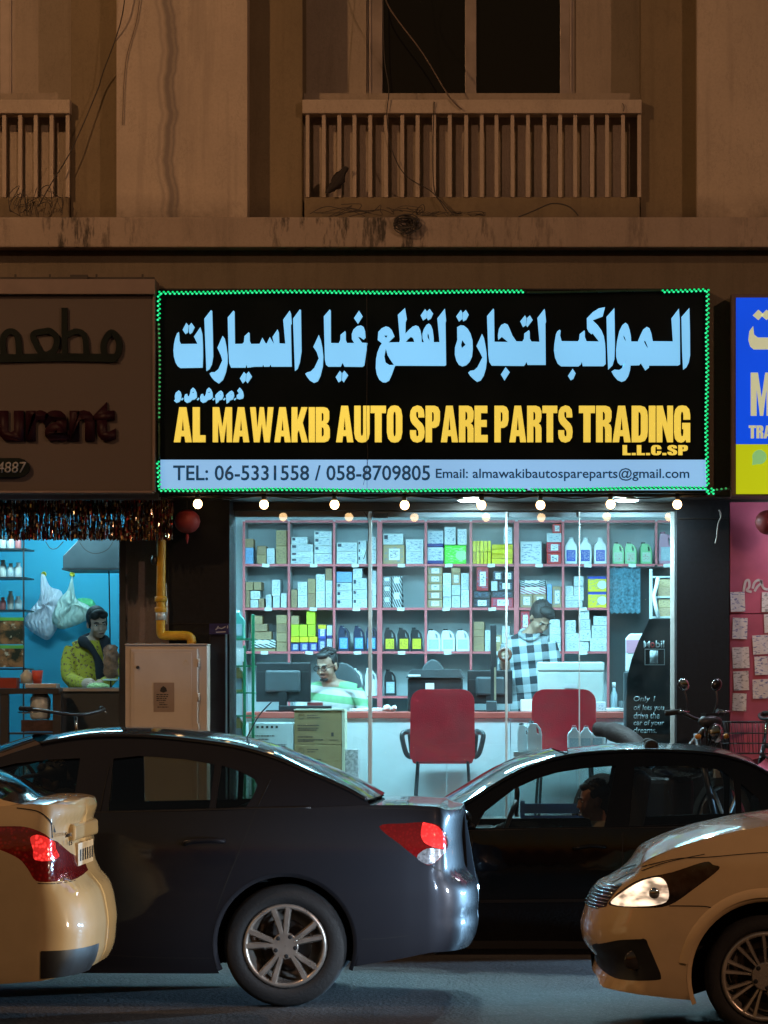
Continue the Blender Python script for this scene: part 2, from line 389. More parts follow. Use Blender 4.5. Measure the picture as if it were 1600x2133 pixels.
def balustrade(dx, label):
    x0, x1 = X(630, 24.88) + dx, X(1337, 24.88) + dx
    t_ = thing('balcony_balustrade', label, 'balustrade', ((x0 + x1)/2, 24.95, LEDGE_Z), 'balcony balustrades above the shops')
    b = MB(); b.box(x0, x1, 24.86, 25.04, Z(237, 24.88), Z(208, 24.88)); b.build('top_rail', M_RAIL, t_, bevel=0.008)
    b = MB(); b.box(x0 + 0.012, x1 - 0.012, 24.90, 25.06, LEDGE_Z - 0.01, Z(410, 24.9)); b.build('bottom_rail', M_WALL, t_, bevel=0.01)
    me = None; n = 22
    for i in range(n):
        px = 641 + (1331 - 641) * i / (n - 1) + random.uniform(-1.5, 1.5)
        if me is None:
            b = MB(); b.box(-0.0135, 0.0135, 0, 0.05, Z(411, 24.9), Z(236, 24.88)); o = b.build('fin', M_RAIL, bevel=0.003); me = o.data
        else:
            o = bpy.data.objects.new('fin', me); COL.objects.link(o)
        o.location = (X(px, 24.89) + dx, 24.89, 0); o.rotation_euler = (0, 0, random.uniform(-0.03, 0.03)); adopt(o, t_)
balustrade(0.0, 'finned stucco balcony balustrade below the black window, above the lit sign')
balustrade(-sh1, 'finned stucco balcony balustrade cut by the upper left corner of the photo')

# cables over the facade
M_CABLE = mat('black_cable', (0.055, 0.045, 0.038), 0.8, var=0.2)
M_CABLE2 = mat('brown_cable', (0.16, 0.11, 0.08), 0.7, var=0.2)
def cable(name, label, pts, r=0.006, m=None, cat='cable', group=None):
    P = [W(p[0], p[1], p[2]) for p in pts]
    b = MB(); b.tube(spline(P, 8), r, 6); return tag(b.build(name, m or M_CABLE), label, cat, group)
cable('cable', 'long dark cable slanting past the stained pilaster to the corner balustrade', [(268, -120, 24.66), (255, 30, 24.68), (215, 150, 24.85), (200, 195, 24.88), (150, 310, 24.84), (105, 385, 24.80), (80, 430, 24.78)], 0.0045)
cable('cable', 'thin pale cable along the left edge of the stained pilaster', [(296, -60, 24.72), (285, 40, 24.735), (262, 130, 24.735), (255, 260, 24.735)], 0.003, M_CABLE2)
cable('cable', 'brown wire slanting across the black window down to the balcony rail', [(795, -60, 24.9), (808, 10, 24.95), (880, 110, 24.92), (935, 200, 24.84), (962, 228, 24.84)], 0.005, M_CABLE2)
cable('cable', 'slack thin wire hanging over the balcony rail into the fins', [(798, -60, 25.0), (800, 110, 24.9), (810, 185, 24.84), (806, 240, 24.84), (816, 310, 24.85), (845, 365, 24.84), (900, 400, 24.84), (930, 440, 24.80)], 0.004)
cable('cable', 'wire looped round the rail above the cable coil', [(905, 212, 24.845), (902, 300, 24.86), (905, 395, 24.85), (925, 425, 24.83), (945, 448, 24.78)], 0.004)
cable('cable', 'cable lying on the ledge and arching near the balustrade end', [(1080, 452, 24.6), (1110, 440, 24.6), (1150, 424, 24.62), (1185, 430, 24.62), (1205, 449, 24.6)], 0.005)
cable('cable', 'thin wire hanging from the rail end by the right pilaster', [(1297, 215, 24.845), (1300, 222, 24.842), (1299, 232, 24.84)], 0.003)
def tangle(label, px0, px1, py0, py1, D, n, seed):
    rg = random.Random(seed); b = MB()
    for i in range(n):
        k = rg.randint(4, 7); x = rg.uniform(px0, px1); pts = []
        for j in range(k):
            x += rg.uniform(-0.25, 0.25) * (px1 - px0); x = min(max(x, px0), px1)
            pts.append(W(x, rg.uniform(py0, py1), D + rg.uniform(-0.04, 0.05)))
        b.tube(spline(pts, 6), rg.uniform(0.0012, 0.0028), 5)
    return tag(b.build('wire_tangle', M_CABLE), label, 'wire tangle')
tangle('tangle of loose wires at the foot of the corner balustrade', 20, 130, 385, 450, 24.78, 9, 3)
tangle('loose thin wires along the ledge below the finned balcony', 640, 880, 425, 452, 24.66, 9, 5)
tangle('flat bundle of cables lying on the ledge beside the coil', 870, 1010, 440, 451, 24.6, 9, 8)
b = MB(); rg = random.Random(4)
for i in range(12):
    c = W(848 + rg.uniform(-6, 6), 465 + rg.uniform(-6, 6), 24.425 - 0.004*i); a0 = rg.uniform(0, 6); rx, rz = rg.uniform(0.04, 0.095), rg.uniform(0.03, 0.065)
    b.tube([c + Vector((rx*math.cos(a0 + a*0.35), 0.01*math.sin(a), rz*math.sin(a0 + a*0.35))) for a in range(17)], 0.004, 6)
tag(b.build('cable_coil', M_CABLE), 'coil of dark cable hanging over the ledge above the shop sign', 'cable coil')
b = MB(); M_RAG = mat('dark_rag', (0.035, 0.028, 0.026), 0.95, var=0.3)
rg = random.Random(11); rows = []
for i in range(9):
    t_ = i / 8; px = 684 + 36*t_; py = 398 - 42*t_ + 4*math.sin(5*t_); w = (7 + 7*math.sin(math.pi*t_))
    rows.append([W(px + math.cos(a)*w*rg.uniform(0.6, 1.2), py + math.sin(a)*w*0.8*rg.uniform(0.6, 1.2), 24.84 + 0.02*math.sin(2*a)) for a in [k*math.pi/5 for k in range(10)]] )
    rows[-1].append(rows[-1][0])
b.grid(rows); tag(b.build('rag', M_RAG), 'dark ragged cloth caught between the balcony fins', 'rag')
# ------------------------------------------------------------------ main illuminated sign
DS = 24.44                                    # face of the sign
sg = thing('shop_sign', 'black lightbox sign with pale blue Arabic and yellow English letters', 'sign', (X(903, DS), DS, SOFF_Z))
M_SBLACK = mat('sign_black_vinyl', (0.0015, 0.006, 0.009), 0.35, var=0.2, vs=2, spec=0.15)
M_SEDGE = mat('sign_edge_metal', (0.03, 0.03, 0.03), 0.4, 0.6)
def backlit(name, col, strength, hot=None):
    m, t, b = new_mat(name); b.inputs['Base Color'].default_value = (*[min(0.7, c) for c in col], 1); b.inputs['Roughness'].default_value = 0.3
    v = coords(t); f = ramp(t, noise(t, v, 0.9, 2), 0.3, 0.7)
    t.links.new(mixc(t, f, tuple(c*0.88 for c in col), tuple(min(1.2, c*1.08) for c in col)), b.inputs['Emission Color'])
    b.inputs['Emission Strength'].default_value = strength; return m
M_LBLUE = backlit('backlit_pale_blue', (0.20, 0.57, 0.98), 0.92)
M_LRIM = backlit('backlit_letter_rim', (0.22, 0.50, 0.62), 0.55)
M_LYEL = backlit('backlit_yellow', (0.86, 0.62, 0.085), 0.84)
M_LSTRIP = backlit('backlit_strip', (0.24, 0.50, 0.86), 0.85)
M_LTXT = mat('sign_text_navy', (0.01, 0.02, 0.04), 0.4, emit=(0.006, 0.035, 0.07), es=1.0)
b = MB(); b.pbox(331, 1477, 601, 1027, DS + 0.012, 0.165); b.build('cabinet', M_SEDGE, sg)
b = MB(); b.pbox(333, 764, 604, 957, DS, 0.02); b.pbox(765, 1475, 604, 957, DS, 0.02); b.build('face', M_SBLACK, sg)
b = MB(); b.pbox(333, 764, 957.6, 1021, DS - 0.002, 0.02); b.pbox(765, 1475, 957.6, 1021, DS - 0.002, 0.02); b.build('contact_strip', M_LSTRIP, sg)
b = MB(); b.pbox(332, 1476, 601.5, 604.5, DS - 0.006, 0.03); b.pbox(332, 1476, 1021.5, 1025, DS - 0.006, 0.03); b.pbox(331, 334, 601.5, 1025, DS - 0.006, 0.03); b.pbox(1474.5, 1477.5, 601.5, 1025, DS - 0.006, 0.03); b.build('frame', M_SEDGE, sg)
CROPS = {1: (350, 630, 8), 2: (530, 630, 6.4), 3: (770, 630, 8), 4: (930, 630, 1600/220), 5: (1140, 630, 10), 6: (1250, 630, 8), 7: (350, 800, 1600/170)}
def cr(c, pts): ox, oy, k = CROPS[c]; return [(ox + x/k, oy + y/k) for x, y in pts]
ARABIC = []   # (outline, holes) in photo pixels
def A(c, pts, *holes): ARABIC.append((cr(c, pts), [cr(c, h) for h in holes]))
A(1, [(180,492),(150,515),(118,600),(98,700),(90,800),(98,900),(125,1000),(160,1060),(205,1092),(575,1085),(583,900),(580,700),(570,520),(538,412),(432,568),(490,688),(215,692),(190,640),(188,560)])
A(1, [(305,338),(343,385),(330,500),(290,525),(243,455)]); A(1, [(390,338),(443,412),(400,500),(365,525),(347,490),(352,385)])
A(1, [(715,128),(735,140),(745,500),(752,900),(730,1030),(690,1110),(640,1142),(630,900),(605,270)])
A(1, [(910,555),(945,600),(970,720),(992,880),(992,1010),(965,1160),(915,1290),(845,1350),(770,1300),(720,1240),(692,1185),(720,1162),(780,1160),(840,1110),(905,965),(880,880),(822,755)])
ARABIC.append((cr(1, [(1090,135),(1108,150),(1115,690),(1240,688),(1265,660),(1275,560),(1345,495),(1360,510),(1362,640),(1385,690),(1525,688),(1540,660),(1572,585)]) +
  cr(2, [(150,545),(165,545),(205,460),(262,555),(240,460),(308,358),(325,400),(332,545),(412,548),(383,230),(470,108),(488,150),(498,280),(485,300),(497,855),(225,855),(215,822),(200,855),(125,855),(118,822),(105,855),(5,855)]) +
  cr(1, [(1320,1085),(1310,1030),(1290,1085),(1050,1085),(1020,1010),(1010,850),(995,250)]), []))
A(1, [(1265,1155),(1298,1190),(1293,1300),(1245,1348),(1197,1265)]); A(1, [(1345,1150),(1400,1235),(1325,1345),(1300,1310),(1307,1190)])
A(2, [(605,92),(620,100),(628,650),(605,800),(575,885),(540,912),(530,640),(515,215)])
A(2, [(858,432),(885,500),(905,600),(918,720),(912,850),(880,980),(845,1050),(795,1072),(740,1040),(700,990),(678,950),(705,930),(750,920),(800,870),(858,745),(830,660),(785,592)])
A(2, [(1005,92),(1018,110),(1020,540),(1125,542),(1145,500),(1148,430),(1210,380),(1218,400),(1218,500),(1235,540),(1330,540),(1300,490),(1298,420),(1320,360),(1370,315),(1420,305),(1455,325),(1475,380),(1482,470),(1455,495),(1410,462),(1380,458),(1410,500),(1435,535),(1508,540),(1465,840),(1440,858),(1200,855),(1175,802),(1150,855),(985,855),(955,830),(940,760),(925,185)])
A(2, [(1395,108),(1443,185),(1380,285),(1327,208)]); A(2, [(1140,910),(1163,940),(1158,1040),(1122,1065),(1083,995)]); A(2, [(1200,908),(1250,970),(1190,1065),(1167,1035),(1172,940)])
A(3, [(590,92),(620,275),(600,330),(595,520),(660,450),(720,400),(770,382),(815,400),(845,460),(865,560),(868,660),(905,662),(882,600),(880,520),(905,440),(950,370),(990,350),(1025,385),(1050,450),(1065,560),(1070,662),(1165,660),(1128,265),(1255,100),(1275,300),(1265,340),(1275,1040),(1255,1055),(430,1052),(415,1075),(370,1200),(325,1300),(270,1332),(220,1330),(160,1285),(120,1200),(102,1090),(108,940),(130,830),(170,730),(205,680),(135,625),(145,490),(200,430),(270,398),(320,410),(370,460),(415,565),(315,665),(495,662),(505,620),(470,205)],
  [(600,658),(640,610),(685,572),(725,590),(745,658)], [(968,512),(985,540),(1000,640),(965,575)], [(270,765),(300,880),(350,960),(405,1040),(330,1042),(265,1000),(245,900)], [(240,548),(300,548),(275,590)])
A(3, [(925,108),(953,150),(948,260),(890,298),(850,215)]); A(3, [(1000,105),(1058,185),(1020,270),(972,295),(952,250),(957,150)])
A(4, [(215,345),(265,350),(320,395),(365,470),(395,570),(400,700),(388,820),(350,900),(300,950),(240,968),(190,945),(150,880),(128,790),(130,680),(165,570),(162,375)], [(240,568),(290,640),(235,690),(222,640)])
A(4, [(220,112),(243,155),(238,250),(190,288),(148,210)]); A(4, [(295,112),(338,185),(300,260),(255,285),(242,245),(250,155)])
A(4, [(540,475),(570,540),(590,640),(608,760),(612,880),(598,1000),(565,1110),(520,1180),(465,1202),(410,1160),(360,1110),(330,1065),(360,1035),(420,1025),(470,980),(545,832),(510,760),(455,660)])
A(4, [(712,90),(722,110),(728,595),(935,598),(840,520),(785,565),(780,500),(795,400),(830,340),(885,315),(930,335),(960,400),(1000,500),(1060,588),(1150,590),(1175,550),(1180,470),(1250,418),(1262,440),(1265,550),(1290,592),(1410,595),(1378,235),(1485,95),(1495,130),(1510,290),(1500,320),(1505,945),(1230,945),(1212,898),(1190,945),(1170,960),(685,955),(650,900),(635,790),(615,205)])
A(4, [(1190,195),(1213,235),(1203,345),(1160,372),(1118,285)]); A(4, [(1265,195),(1308,265),(1225,372),(1207,340),(1222,235)]); A(4, [(897,978),(960,1055),(880,1182),(825,1090)])
A(5, [(262,565),(280,590),(270,690),(300,805),(640,808),(665,770),(675,660),(775,580),(785,610),(785,720),(820,808),(1080,812),(945,640),(925,660),(865,610),(830,540),(825,330),(950,200),(1080,120),(1205,98),(1155,290),(1060,325),(945,370),(1050,470),(1130,580),(1180,700),(1205,850),(1215,1020),(1218,1280),(1170,1325),(740,1325),(722,1230),(700,1290),(650,1330),(290,1328),(220,1275),(165,1150),(140,1000),(150,850),(180,670),(210,600)])
A(5, [(530,1378),(592,1475),(545,1590),(490,1620),(432,1530)]); A(5, [(1400,115),(1405,400),(1412,900),(1400,1180),(1360,1310),(1270,1400),(1250,900),(1235,300)])
A(6, [(1315,100),(1330,290),(1330,340),(1335,1030),(1300,1050),(820,1050),(815,1085),(755,1132),(680,1010),(655,1045),(510,1048),(500,1130),(470,1230),(420,1300),(360,1322),(290,1290),(230,1220),(192,1150),(240,1118),(320,1125),(370,1090),(410,1030),(448,930),(425,1000),(385,1042),(340,1045),(295,1000),(270,900),(268,790),(285,640),(320,480),(370,380),(425,335),(465,370),(495,460),(515,560),(520,650),(630,650),(680,530),(720,450),(780,405),(825,430),(855,510),(880,645),(1215,648),(1190,265)],
  [(385,545),(410,570),(440,655),(405,610)], [(745,630),(765,660),(805,765),(770,725),(735,655)])
A(6, [(1490,90),(1500,500),(1502,880),(1480,1000),(1440,1080),(1385,1120),(1370,800),(1358,240)])
A(7, [(210,122),(245,150),(262,210),(255,290),(225,345),(165,368),(115,325),(140,295),(130,240),(150,170)], [(205,175),(222,190),(205,205)])
for k in (0, 312): A(7, [(490+k,65),(530+k,100),(560+k,170),(565+k,260),(520+k,300),(470+k,310),(430+k,350),(370+k,370),(325+k,335),(315+k,260),(335+k,200),(375+k,190),(385+k,235),(410+k,240),(430+k,190),(445+k,110)], [(470+k,158),(525+k,140),(490+k,178)])
for k in (0, 210): A(7, [(1040+k,125),(1075+k,160),(1088+k,230),(1060+k,300),(1000+k,320),(985+k,350),(940+k,382),(930+k,300),(925+k,220),(960+k,180),(1000+k,145)], [(1020+k,190),(1038+k,205),(1025+k,222)])
A(7, [(1405,65),(1435,95),(1470,150),(1485,230),(1470,280),(1400,300),(1345,280),(1345,220),(1390,180),(1355,130)], [(1375,160),(1412,128),(1395,158)])
for x in (285, 595, 900, 1110, 1320): A(7, [(x,265),(x+20,285),(x-15,320),(x-33,305)])
GLYPH = {
'A': (0.56, [(0,0),(.17,1),(.39,1),(.56,0),(.36,0),(.335,.17),(.225,.17),(.2,0)], [[(.245,.33),(.315,.33),(.28,.70)]]),
'L': (0.40, [(0,0),(0,1),(.22,1),(.22,.2),(.40,.2),(.40,0)], []),
'M': (0.66, [(0,0),(0,1),(.22,1),(.33,.42),(.44,1),(.66,1),(.66,0),(.48,0),(.48,.62),(.38,0),(.28,0),(.18,.62),(.18,0)], []),
'W': (0.80, [(.13,0),(0,1),(.19,1),(.25,.38),(.33,1),(.47,1),(.55,.38),(.61,1),(.80,1),(.67,0),(.48,0),(.40,.55),(.32,0)], []),
'K': (0.56, [(0,0),(0,1),(.2,1),(.2,.62),(.34,1),(.54,1),(.38,.56),(.56,0),(.35,0),(.25,.36),(.2,.25),(.2,0)], []),
'I': (0.21, [(0,0),(0,1),(.21,1),(.21,0)], []),
'B': (0.48, [(0,0),(0,1),(.28,1),(.40,.97),(.46,.88),(.46,.66),(.42,.57),(.36,.53),(.44,.48),(.48,.38),(.48,.14),(.42,.04),(.30,0)], [[(.2,.6),(.25,.61),(.265,.66),(.265,.78),(.25,.83),(.2,.84)], [(.2,.16),(.25,.17),(.275,.22),(.275,.36),(.25,.42),(.2,.43)]]),
'U': (0.50, [(0,1),(.21,1),(.21,.26),(.225,.19),(.25,.17),(.275,.19),(.29,.26),(.29,1),(.5,1),(.5,.24),(.46,.09),(.37,.01),(.25,-.01),(.13,.01),(.04,.09),(0,.24)], []),
'T': (0.50, [(.14,0),(.14,.8),(0,.8),(0,1),(.5,1),(.5,.8),(.36,.8),(.36,0)], []),
'O': (0.50, [(0,.27),(.04,.1),(.13,.01),(.25,-.01),(.37,.01),(.46,.1),(.5,.27),(.5,.73),(.46,.9),(.37,.99),(.25,1.01),(.13,.99),(.04,.9),(0,.73)], [[(.21,.26),(.225,.18),(.25,.16),(.275,.18),(.29,.26),(.29,.74),(.275,.82),(.25,.84),(.225,.82),(.21,.74)]]),
'S': (0.48, [(0,.33),(.2,.33),(.2,.22),(.22,.165),(.245,.16),(.275,.18),(.28,.25),(.27,.31),(.22,.38),(.08,.5),(.02,.59),(0,.72),(.02,.86),(.09,.96),(.24,1.01),(.37,.98),(.45,.89),(.47,.75),(.47,.68),(.27,.68),(.27,.78),(.255,.83),(.235,.84),(.205,.82),(.2,.76),(.21,.7),(.27,.62),(.4,.51),(.46,.42),(.48,.29),(.46,.13),(.38,.03),(.24,-.01),(.1,.02),(.02,.11),(0,.23)], []),
'P': (0.47, [(0,0),(0,1),(.3,1),(.41,.96),(.47,.85),(.47,.6),(.43,.46),(.33,.4),(.21,.39),(.21,0)], [[(.21,.56),(.25,.57),(.27,.62),(.27,.77),(.25,.82),(.21,.83)]]),
'R': (0.48, [(0,0),(0,1),(.3,1),(.42,.96),(.48,.85),(.48,.68),(.45,.57),(.38,.52),(.45,.47),(.48,.38),(.48,0),(.28,0),(.28,.36),(.26,.43),(.21,.44),(.21,0)], [[(.21,.6),(.25,.61),(.275,.65),(.275,.77),(.25,.83),(.21,.84)]]),
'E': (0.43, [(0,0),(0,1),(.42,1),(.42,.8),(.21,.8),(.21,.61),(.4,.61),(.4,.42),(.21,.42),(.21,.2),(.43,.2),(.43,0)], []),
'D': (0.50, [(0,0),(0,1),(.28,1),(.41,.96),(.48,.85),(.5,.7),(.5,.3),(.48,.15),(.41,.04),(.28,0)], [[(.21,.17),(.26,.18),(.285,.25),(.285,.75),(.26,.82),(.21,.83)]]),
'N': (0.51, [(0,0),(0,1),(.19,1),(.33,.5),(.33,1),(.51,1),(.51,0),(.33,0),(.18,.5),(.18,0)], []),
'G': (0.50, [(.5,.62),(.29,.62),(.29,.75),(.275,.82),(.25,.84),(.225,.82),(.21,.74),(.21,.26),(.225,.18),(.25,.16),(.275,.18),(.29,.26),(.29,.36),(.25,.36),(.25,.53),(.5,.53),(.5,.0),(.38,0),(.36,.07),(.30,.01),(.22,-.01),(.11,.01),(.03,.1),(0,.27),(0,.73),(.04,.9),(.13,.99),(.25,1.01),(.38,.99),(.47,.9),(.5,.75)], []),
'C': (0.50, [(.5,.6),(.29,.6),(.29,.75),(.275,.82),(.25,.84),(.225,.82),(.21,.74),(.21,.26),(.225,.18),(.25,.16),(.275,.18),(.29,.26),(.29,.4),(.5,.4),(.5,.27),(.46,.1),(.37,.01),(.25,-.01),(.13,.01),(.04,.1),(0,.27),(0,.73),(.04,.9),(.13,.99),(.25,1.01),(.37,.99),(.46,.9),(.5,.73)], []),
'.': (0.20, [(0,0),(0,.22),(.2,.22),(.2,0)], [])}
def block_word(txt, px0, px1, py0, py1, D, depth, name, mats_, parent, gap=0.03):
    tot = sum(GLYPH[c][0] for c in txt) + gap*(len(txt) - 1); kx = (px1 - px0)/tot; x = 0.0; Df = D - depth
    for c in txt:
        w_, poly, holes = GLYPH[c]; f = lambda L: [(X(px0 + (x + p)*kx, Df), Z(py1 - q*(py1 - py0), Df)) for p, q in L]
        b = MB(); b.prism(f(poly), Df, D, [f(h) for h in holes])
        for i, fc in enumerate(b.f):
            if any(b.v[j][1] > Df + 1e-4 for j in fc): b.fm[i] = 1
        b.build(name, mats_, parent); x += w_ + gap
DL = DS - 0.022
for poly, holes in ARABIC:
    xs = [p[0] for p in poly]; big = max(xs) - min(xs) > 3
    b = MB(); b.prism([(X(x, DL), Z(y, DL)) for x, y in poly], DL, DS - 0.001, [[(X(x, DL), Z(y, DL)) for x, y in h] for h in holes])
    for i, (f, me_y) in enumerate(zip(b.f, b.f)):
        if any(b.v[j][1] > DL + 1e-4 for j in f): b.fm[i] = 1
    b.build('arabic_letter', [M_LBLUE, M_LRIM], sg)
M_YRIM = backlit('backlit_yellow_rim', (0.55, 0.38, 0.05), 0.6)
for w_, a, c in (('AL', 362, 428), ('MAWAKIB', 443, 687), ('AUTO', 700, 838), ('SPARE', 854, 1016), ('PARTS', 1030, 1193), ('TRADING', 1206, 1438)):
    block_word(w_, a, c, 845 if w_ not in ('AL', 'MAWAKIB') else 848, 921, DS, 0.03, 'english_letter', [M_LYEL, M_YRIM], sg)
block_word('L.L.C.SP', 1297, 1433, 927, 948, DS, 0.02, 'english_letter', [M_LYEL, M_YRIM], sg, 0.05)
text_px('TEL: 06-5331558 / 058-8709805', 361, 896, 969, 1001, DS - 0.002, 'phone_number', M_LTXT, sg, depth=0.006, bold=0.012)
text_px('Email: almawakibautospareparts@gmail.com', 908, 1436, 975, 1002, DS - 0.002, 'email_line', M_LTXT, sg, depth=0.006, bold=0.012)
cable('thread', 'thin hanging thread in front of the sign joint', [(764, 600, 24.39), (764.5, 800, 24.39), (763, 880, 24.38), (766, 960, 24.38), (757, 1010, 24.4)], 0.0016, M_CABLE, cat='thread')

# green LED rope light round the sign
M_LEDG = emis('green_led', (0.0, 0.80, 0.22), 0.9); M_LEDGH = emis('green_led_hot', (0.03, 1.0, 0.38), 1.0, sample=False); M_LEDDIM = emis('green_led_dim', (0.06, 0.50, 0.15), 0.55, sample=False)
M_ROPE = mat('rope_tube', (0.02, 0.06, 0.035), 0.3, var=0.1)
rope = thing('led_rope_light', 'green LED rope light running round the black sign', 'rope light', (X(903, 24.4), 24.4, SOFF_Z))
DR = 24.40; rg = random.Random(2)
def wav(p0, p1, amp=1.2):
    n = int(math.hypot(p1[0]-p0[0], p1[1]-p0[1]) / 9.0); out = []
    for i in range(n + 1):
        t_ = i / n; out.append((p0[0] + (p1[0]-p0[0])*t_ + amp*math.sin(i*0.21), p0[1] + (p1[1]-p0[1])*t_ + amp*math.sin(i*0.13 + 1)))
    return out
RUNS = [(wav((333, 609), (1097, 608)), 1), (wav((1097, 608), (1382, 606)), 0), (wav((1382, 606), (1474, 603)), 1), (wav((1474, 604), (1472, 690)), 1), (wav((1472, 690), (1473, 1018)), 1),
        (wav((331, 614), (329, 672)), 1), (wav((329, 676), (331, 880)), 2), (wav((331, 880), (330, 955)), 0), (wav((329, 962), (331, 1018)), 1), (wav((333, 1020), (1100, 1021)), 1), (wav((1108, 1019), (1474, 1017)), 1), (wav((1472, 1018), (1494, 1016), 3), 1), (wav((1474, 1024), (1492, 1024), 3), 1), (wav((1495, 1020), (1522, 1016), 2), 2)]
tb, lb, hb, db = MB(), MB(), MB(), MB()
for pts, lit in RUNS:
    P = [W(x, y, DR) for x, y in pts]; tb.tube(P, 0.0085, 6)
    if lit:
        for i, (x, y) in enumerate(pts[:-1]):
            ax, ay = pts[i+1][0] - x, pts[i+1][1] - y; L = math.hypot(ax, ay); ux, uy = ax/L, ay/L
            for q, bb, off in ((-0.42, 1, -2.0), (0.0, 2, 1.6)):
                cx_, cy_ = x + ux*9*(0.3+q) - uy*off, y + uy*9*(0.3+q) + ux*off
                tgt = db if lit == 2 else (lb if bb == 1 else hb)
                if lit == 2 and bb == 2: continue
                tgt.ellip(W(cx_, cy_, DR - 0.008), 0.0085, 0.006, 0.0075, 6, 4)
tb.build('tube', M_ROPE, rope)
lb.build('led_dots', M_LEDG, rope, kind='stuff'); hb.build('led_hot_dots', M_LEDGH, rope, kind='stuff'); db.build('dim_led_dots', M_LEDDIM, rope, kind='stuff')

# ------------------------------------------------------------------ unlit restaurant sign on the left
DN = 24.34
ns = thing('restaurant_sign', 'unlit beige restaurant signboard with raised dark green and maroon letters', 'sign', (X(100, DN), DN, SOFF_Z))
M_BEIGE = mat('sign_beige_panel', (0.095, 0.072, 0.062), 0.7, var=0.12, vs=1.5); M_BEIGE2 = mat('sign_beige_frame', (0.20, 0.145, 0.12), 0.6, var=0.15)
M_LGREEN = mat('sign_dark_green_letter', (0.003, 0.008, 0.007), 0.45, spec=0.2); M_LMAR = mat('sign_maroon_letter', (0.022, 0.003, 0.007), 0.5, spec=0.2)
b = MB(); b.pbox(-700, 321, 612, 1022, DN + 0.05, 0.2); b.build('panel', M_BEIGE, ns)
b = MB(); b.pbox(-700, 323, 581, 612.5, DN, 0.26); b.pbox(317.5, 323, 612.6, 1024, DN + 0.03, 0.2); b.pbox(-700, 317.3, 1022.2, 1027, DN + 0.03, 0.2); b.build('frame', M_BEIGE2, ns, bevel=0.004)
b = MB()
for x in (32, 104, 201, 297): b.pbox(x - 2, x + 2, 571, 581, DN + 0.05, 0.01)
b.pbox(0, 322, 577, 580.8, DN + 0.1, 0.02); b.pbox(146, 182, 572, 580.6, DN + 0.06, 0.03); b.build('fixing', M_CABLE, ns)
def stroke(pts, w, name, m, parent, D, depth, closed=False):
    P = [Vector((p[0], p[1])) for p in (spline(pts, 6, closed))]
    if closed: P.append(P[0])
    L, Rr = [], []
    for i, p in enumerate(P):
        t_ = (P[min(i+1, len(P)-1)] - P[max(i-1, 0)]); 
        if closed and i in (0, len(P)-1): t_ = P[1] - P[-2]
        t_.normalize(); n_ = Vector((-t_.y, t_.x)) * w / 2; L.append(p + n_); Rr.append(p - n_)
    b = MB(); n = len(P)
    vs = [(X(p.x, D), y, Z(p.y, D)) for y in (D, D + depth) for p in L + Rr]
    fs = []
    for i in range(n - 1):
        a, b2, c, d = i, i+1, n+i+1, n+i
        fs += [(a, b2, c, d), (a+2*n, d+2*n, c+2*n, b2+2*n), (a, a+2*n, b2+2*n, b2), (d, c, c+2*n, d+2*n)]
    fs += [(0, n, 3*n, 2*n), (n-1, 3*n-1, 4*n-1, 2*n-1)]
    b.add(vs, fs, False); return b.build(name, m, parent)
GL = DN + 0.022; gd = 0.026
# the word reads right to left: a round letter, a tall looped letter, a round letter with a tail
stroke([(232, 692), (216, 715), (219, 742), (233, 748), (246, 735), (247, 710)], 13, 'arabic_letter', M_LGREEN, ns, GL, gd, True)
stroke([(245, 745), (200, 745), (130, 744), (60, 745), (0, 746), (-60, 745)], 17, 'arabic_letter', M_LGREEN, ns, GL + 0.003, gd)
stroke([(134, 641), (134, 690), (135, 742)], 12, 'arabic_letter', M_LGREEN, ns, GL + 0.001, gd)
stroke([(137, 700), (158, 690), (176, 700), (180, 742)], 12, 'arabic_letter', M_LGREEN, ns, GL + 0.002, gd)
stroke([(92, 690), (70, 696), (74, 715), (90, 738), (112, 730), (118, 705), (105, 690)], 13, 'arabic_letter', M_LGREEN, ns, GL + 0.004, gd, True)
stroke([(8, 742), (6, 705), (20, 690), (36, 700), (40, 742)], 13, 'arabic_letter', M_LGREEN, ns, GL + 0.005, gd)
text_px('urant', -2, 242, 838, 920, DN + 0.05, 'english_word', M_LMAR, ns, depth=0.028, bold=0.045)
b = MB(); P = [(-200, 954), (40, 954), (52, 958), (60, 966), (62, 974), (60, 982), (52, 990), (40, 994), (-200, 994)]
b.prism([(X(x, DN+0.01), Z(y, DN+0.01)) for x, y in P], DN + 0.01, DN + 0.05); b.build('phone_plate', M_LGREEN, ns)
text_px('4887', -6, 55, 962, 985, DN + 0.01, 'phone_number', mat('sign_grey_digits', (0.32, 0.3, 0.28), 0.6), ns, depth=0.004, bold=0.005, shear=0.12)

# ------------------------------------------------------------------ blue and yellow lightbox on the right
DB = 24.38
bs = thing('lightbox_sign', 'blue and yellow lightbox sign cut off by the right edge', 'sign', (X(1600, DB), DB, SOFF_Z))
M_BLUE = backlit('backlit_blue', (0.0, 0.065, 0.72), 0.95); M_BYEL = backlit('backlit_lime', (0.44, 0.52, 0.006), 0.85); M_BTXT = backlit('backlit_cream', (0.50, 0.52, 0.32), 0.85); M_BGRN = backlit('backlit_green', (0.22, 0.50, 0.18), 0.8)
b = MB(); b.pbox(1524, 2200, 612, 1032, DB + 0.01, 0.2); b.build('cabinet', mat('sign_brown_case', (0.12, 0.08, 0.06), 0.6), bs)
b = MB(); b.pbox(1533.5, 2195, 620, 925, DB, 0.02); b.build('blue_panel', M_BLUE, bs)
b = MB(); b.pbox(1533.5, 2195, 925.4, 1029, DB, 0.02); b.build('yellow_panel', M_BYEL, bs)
b = MB()
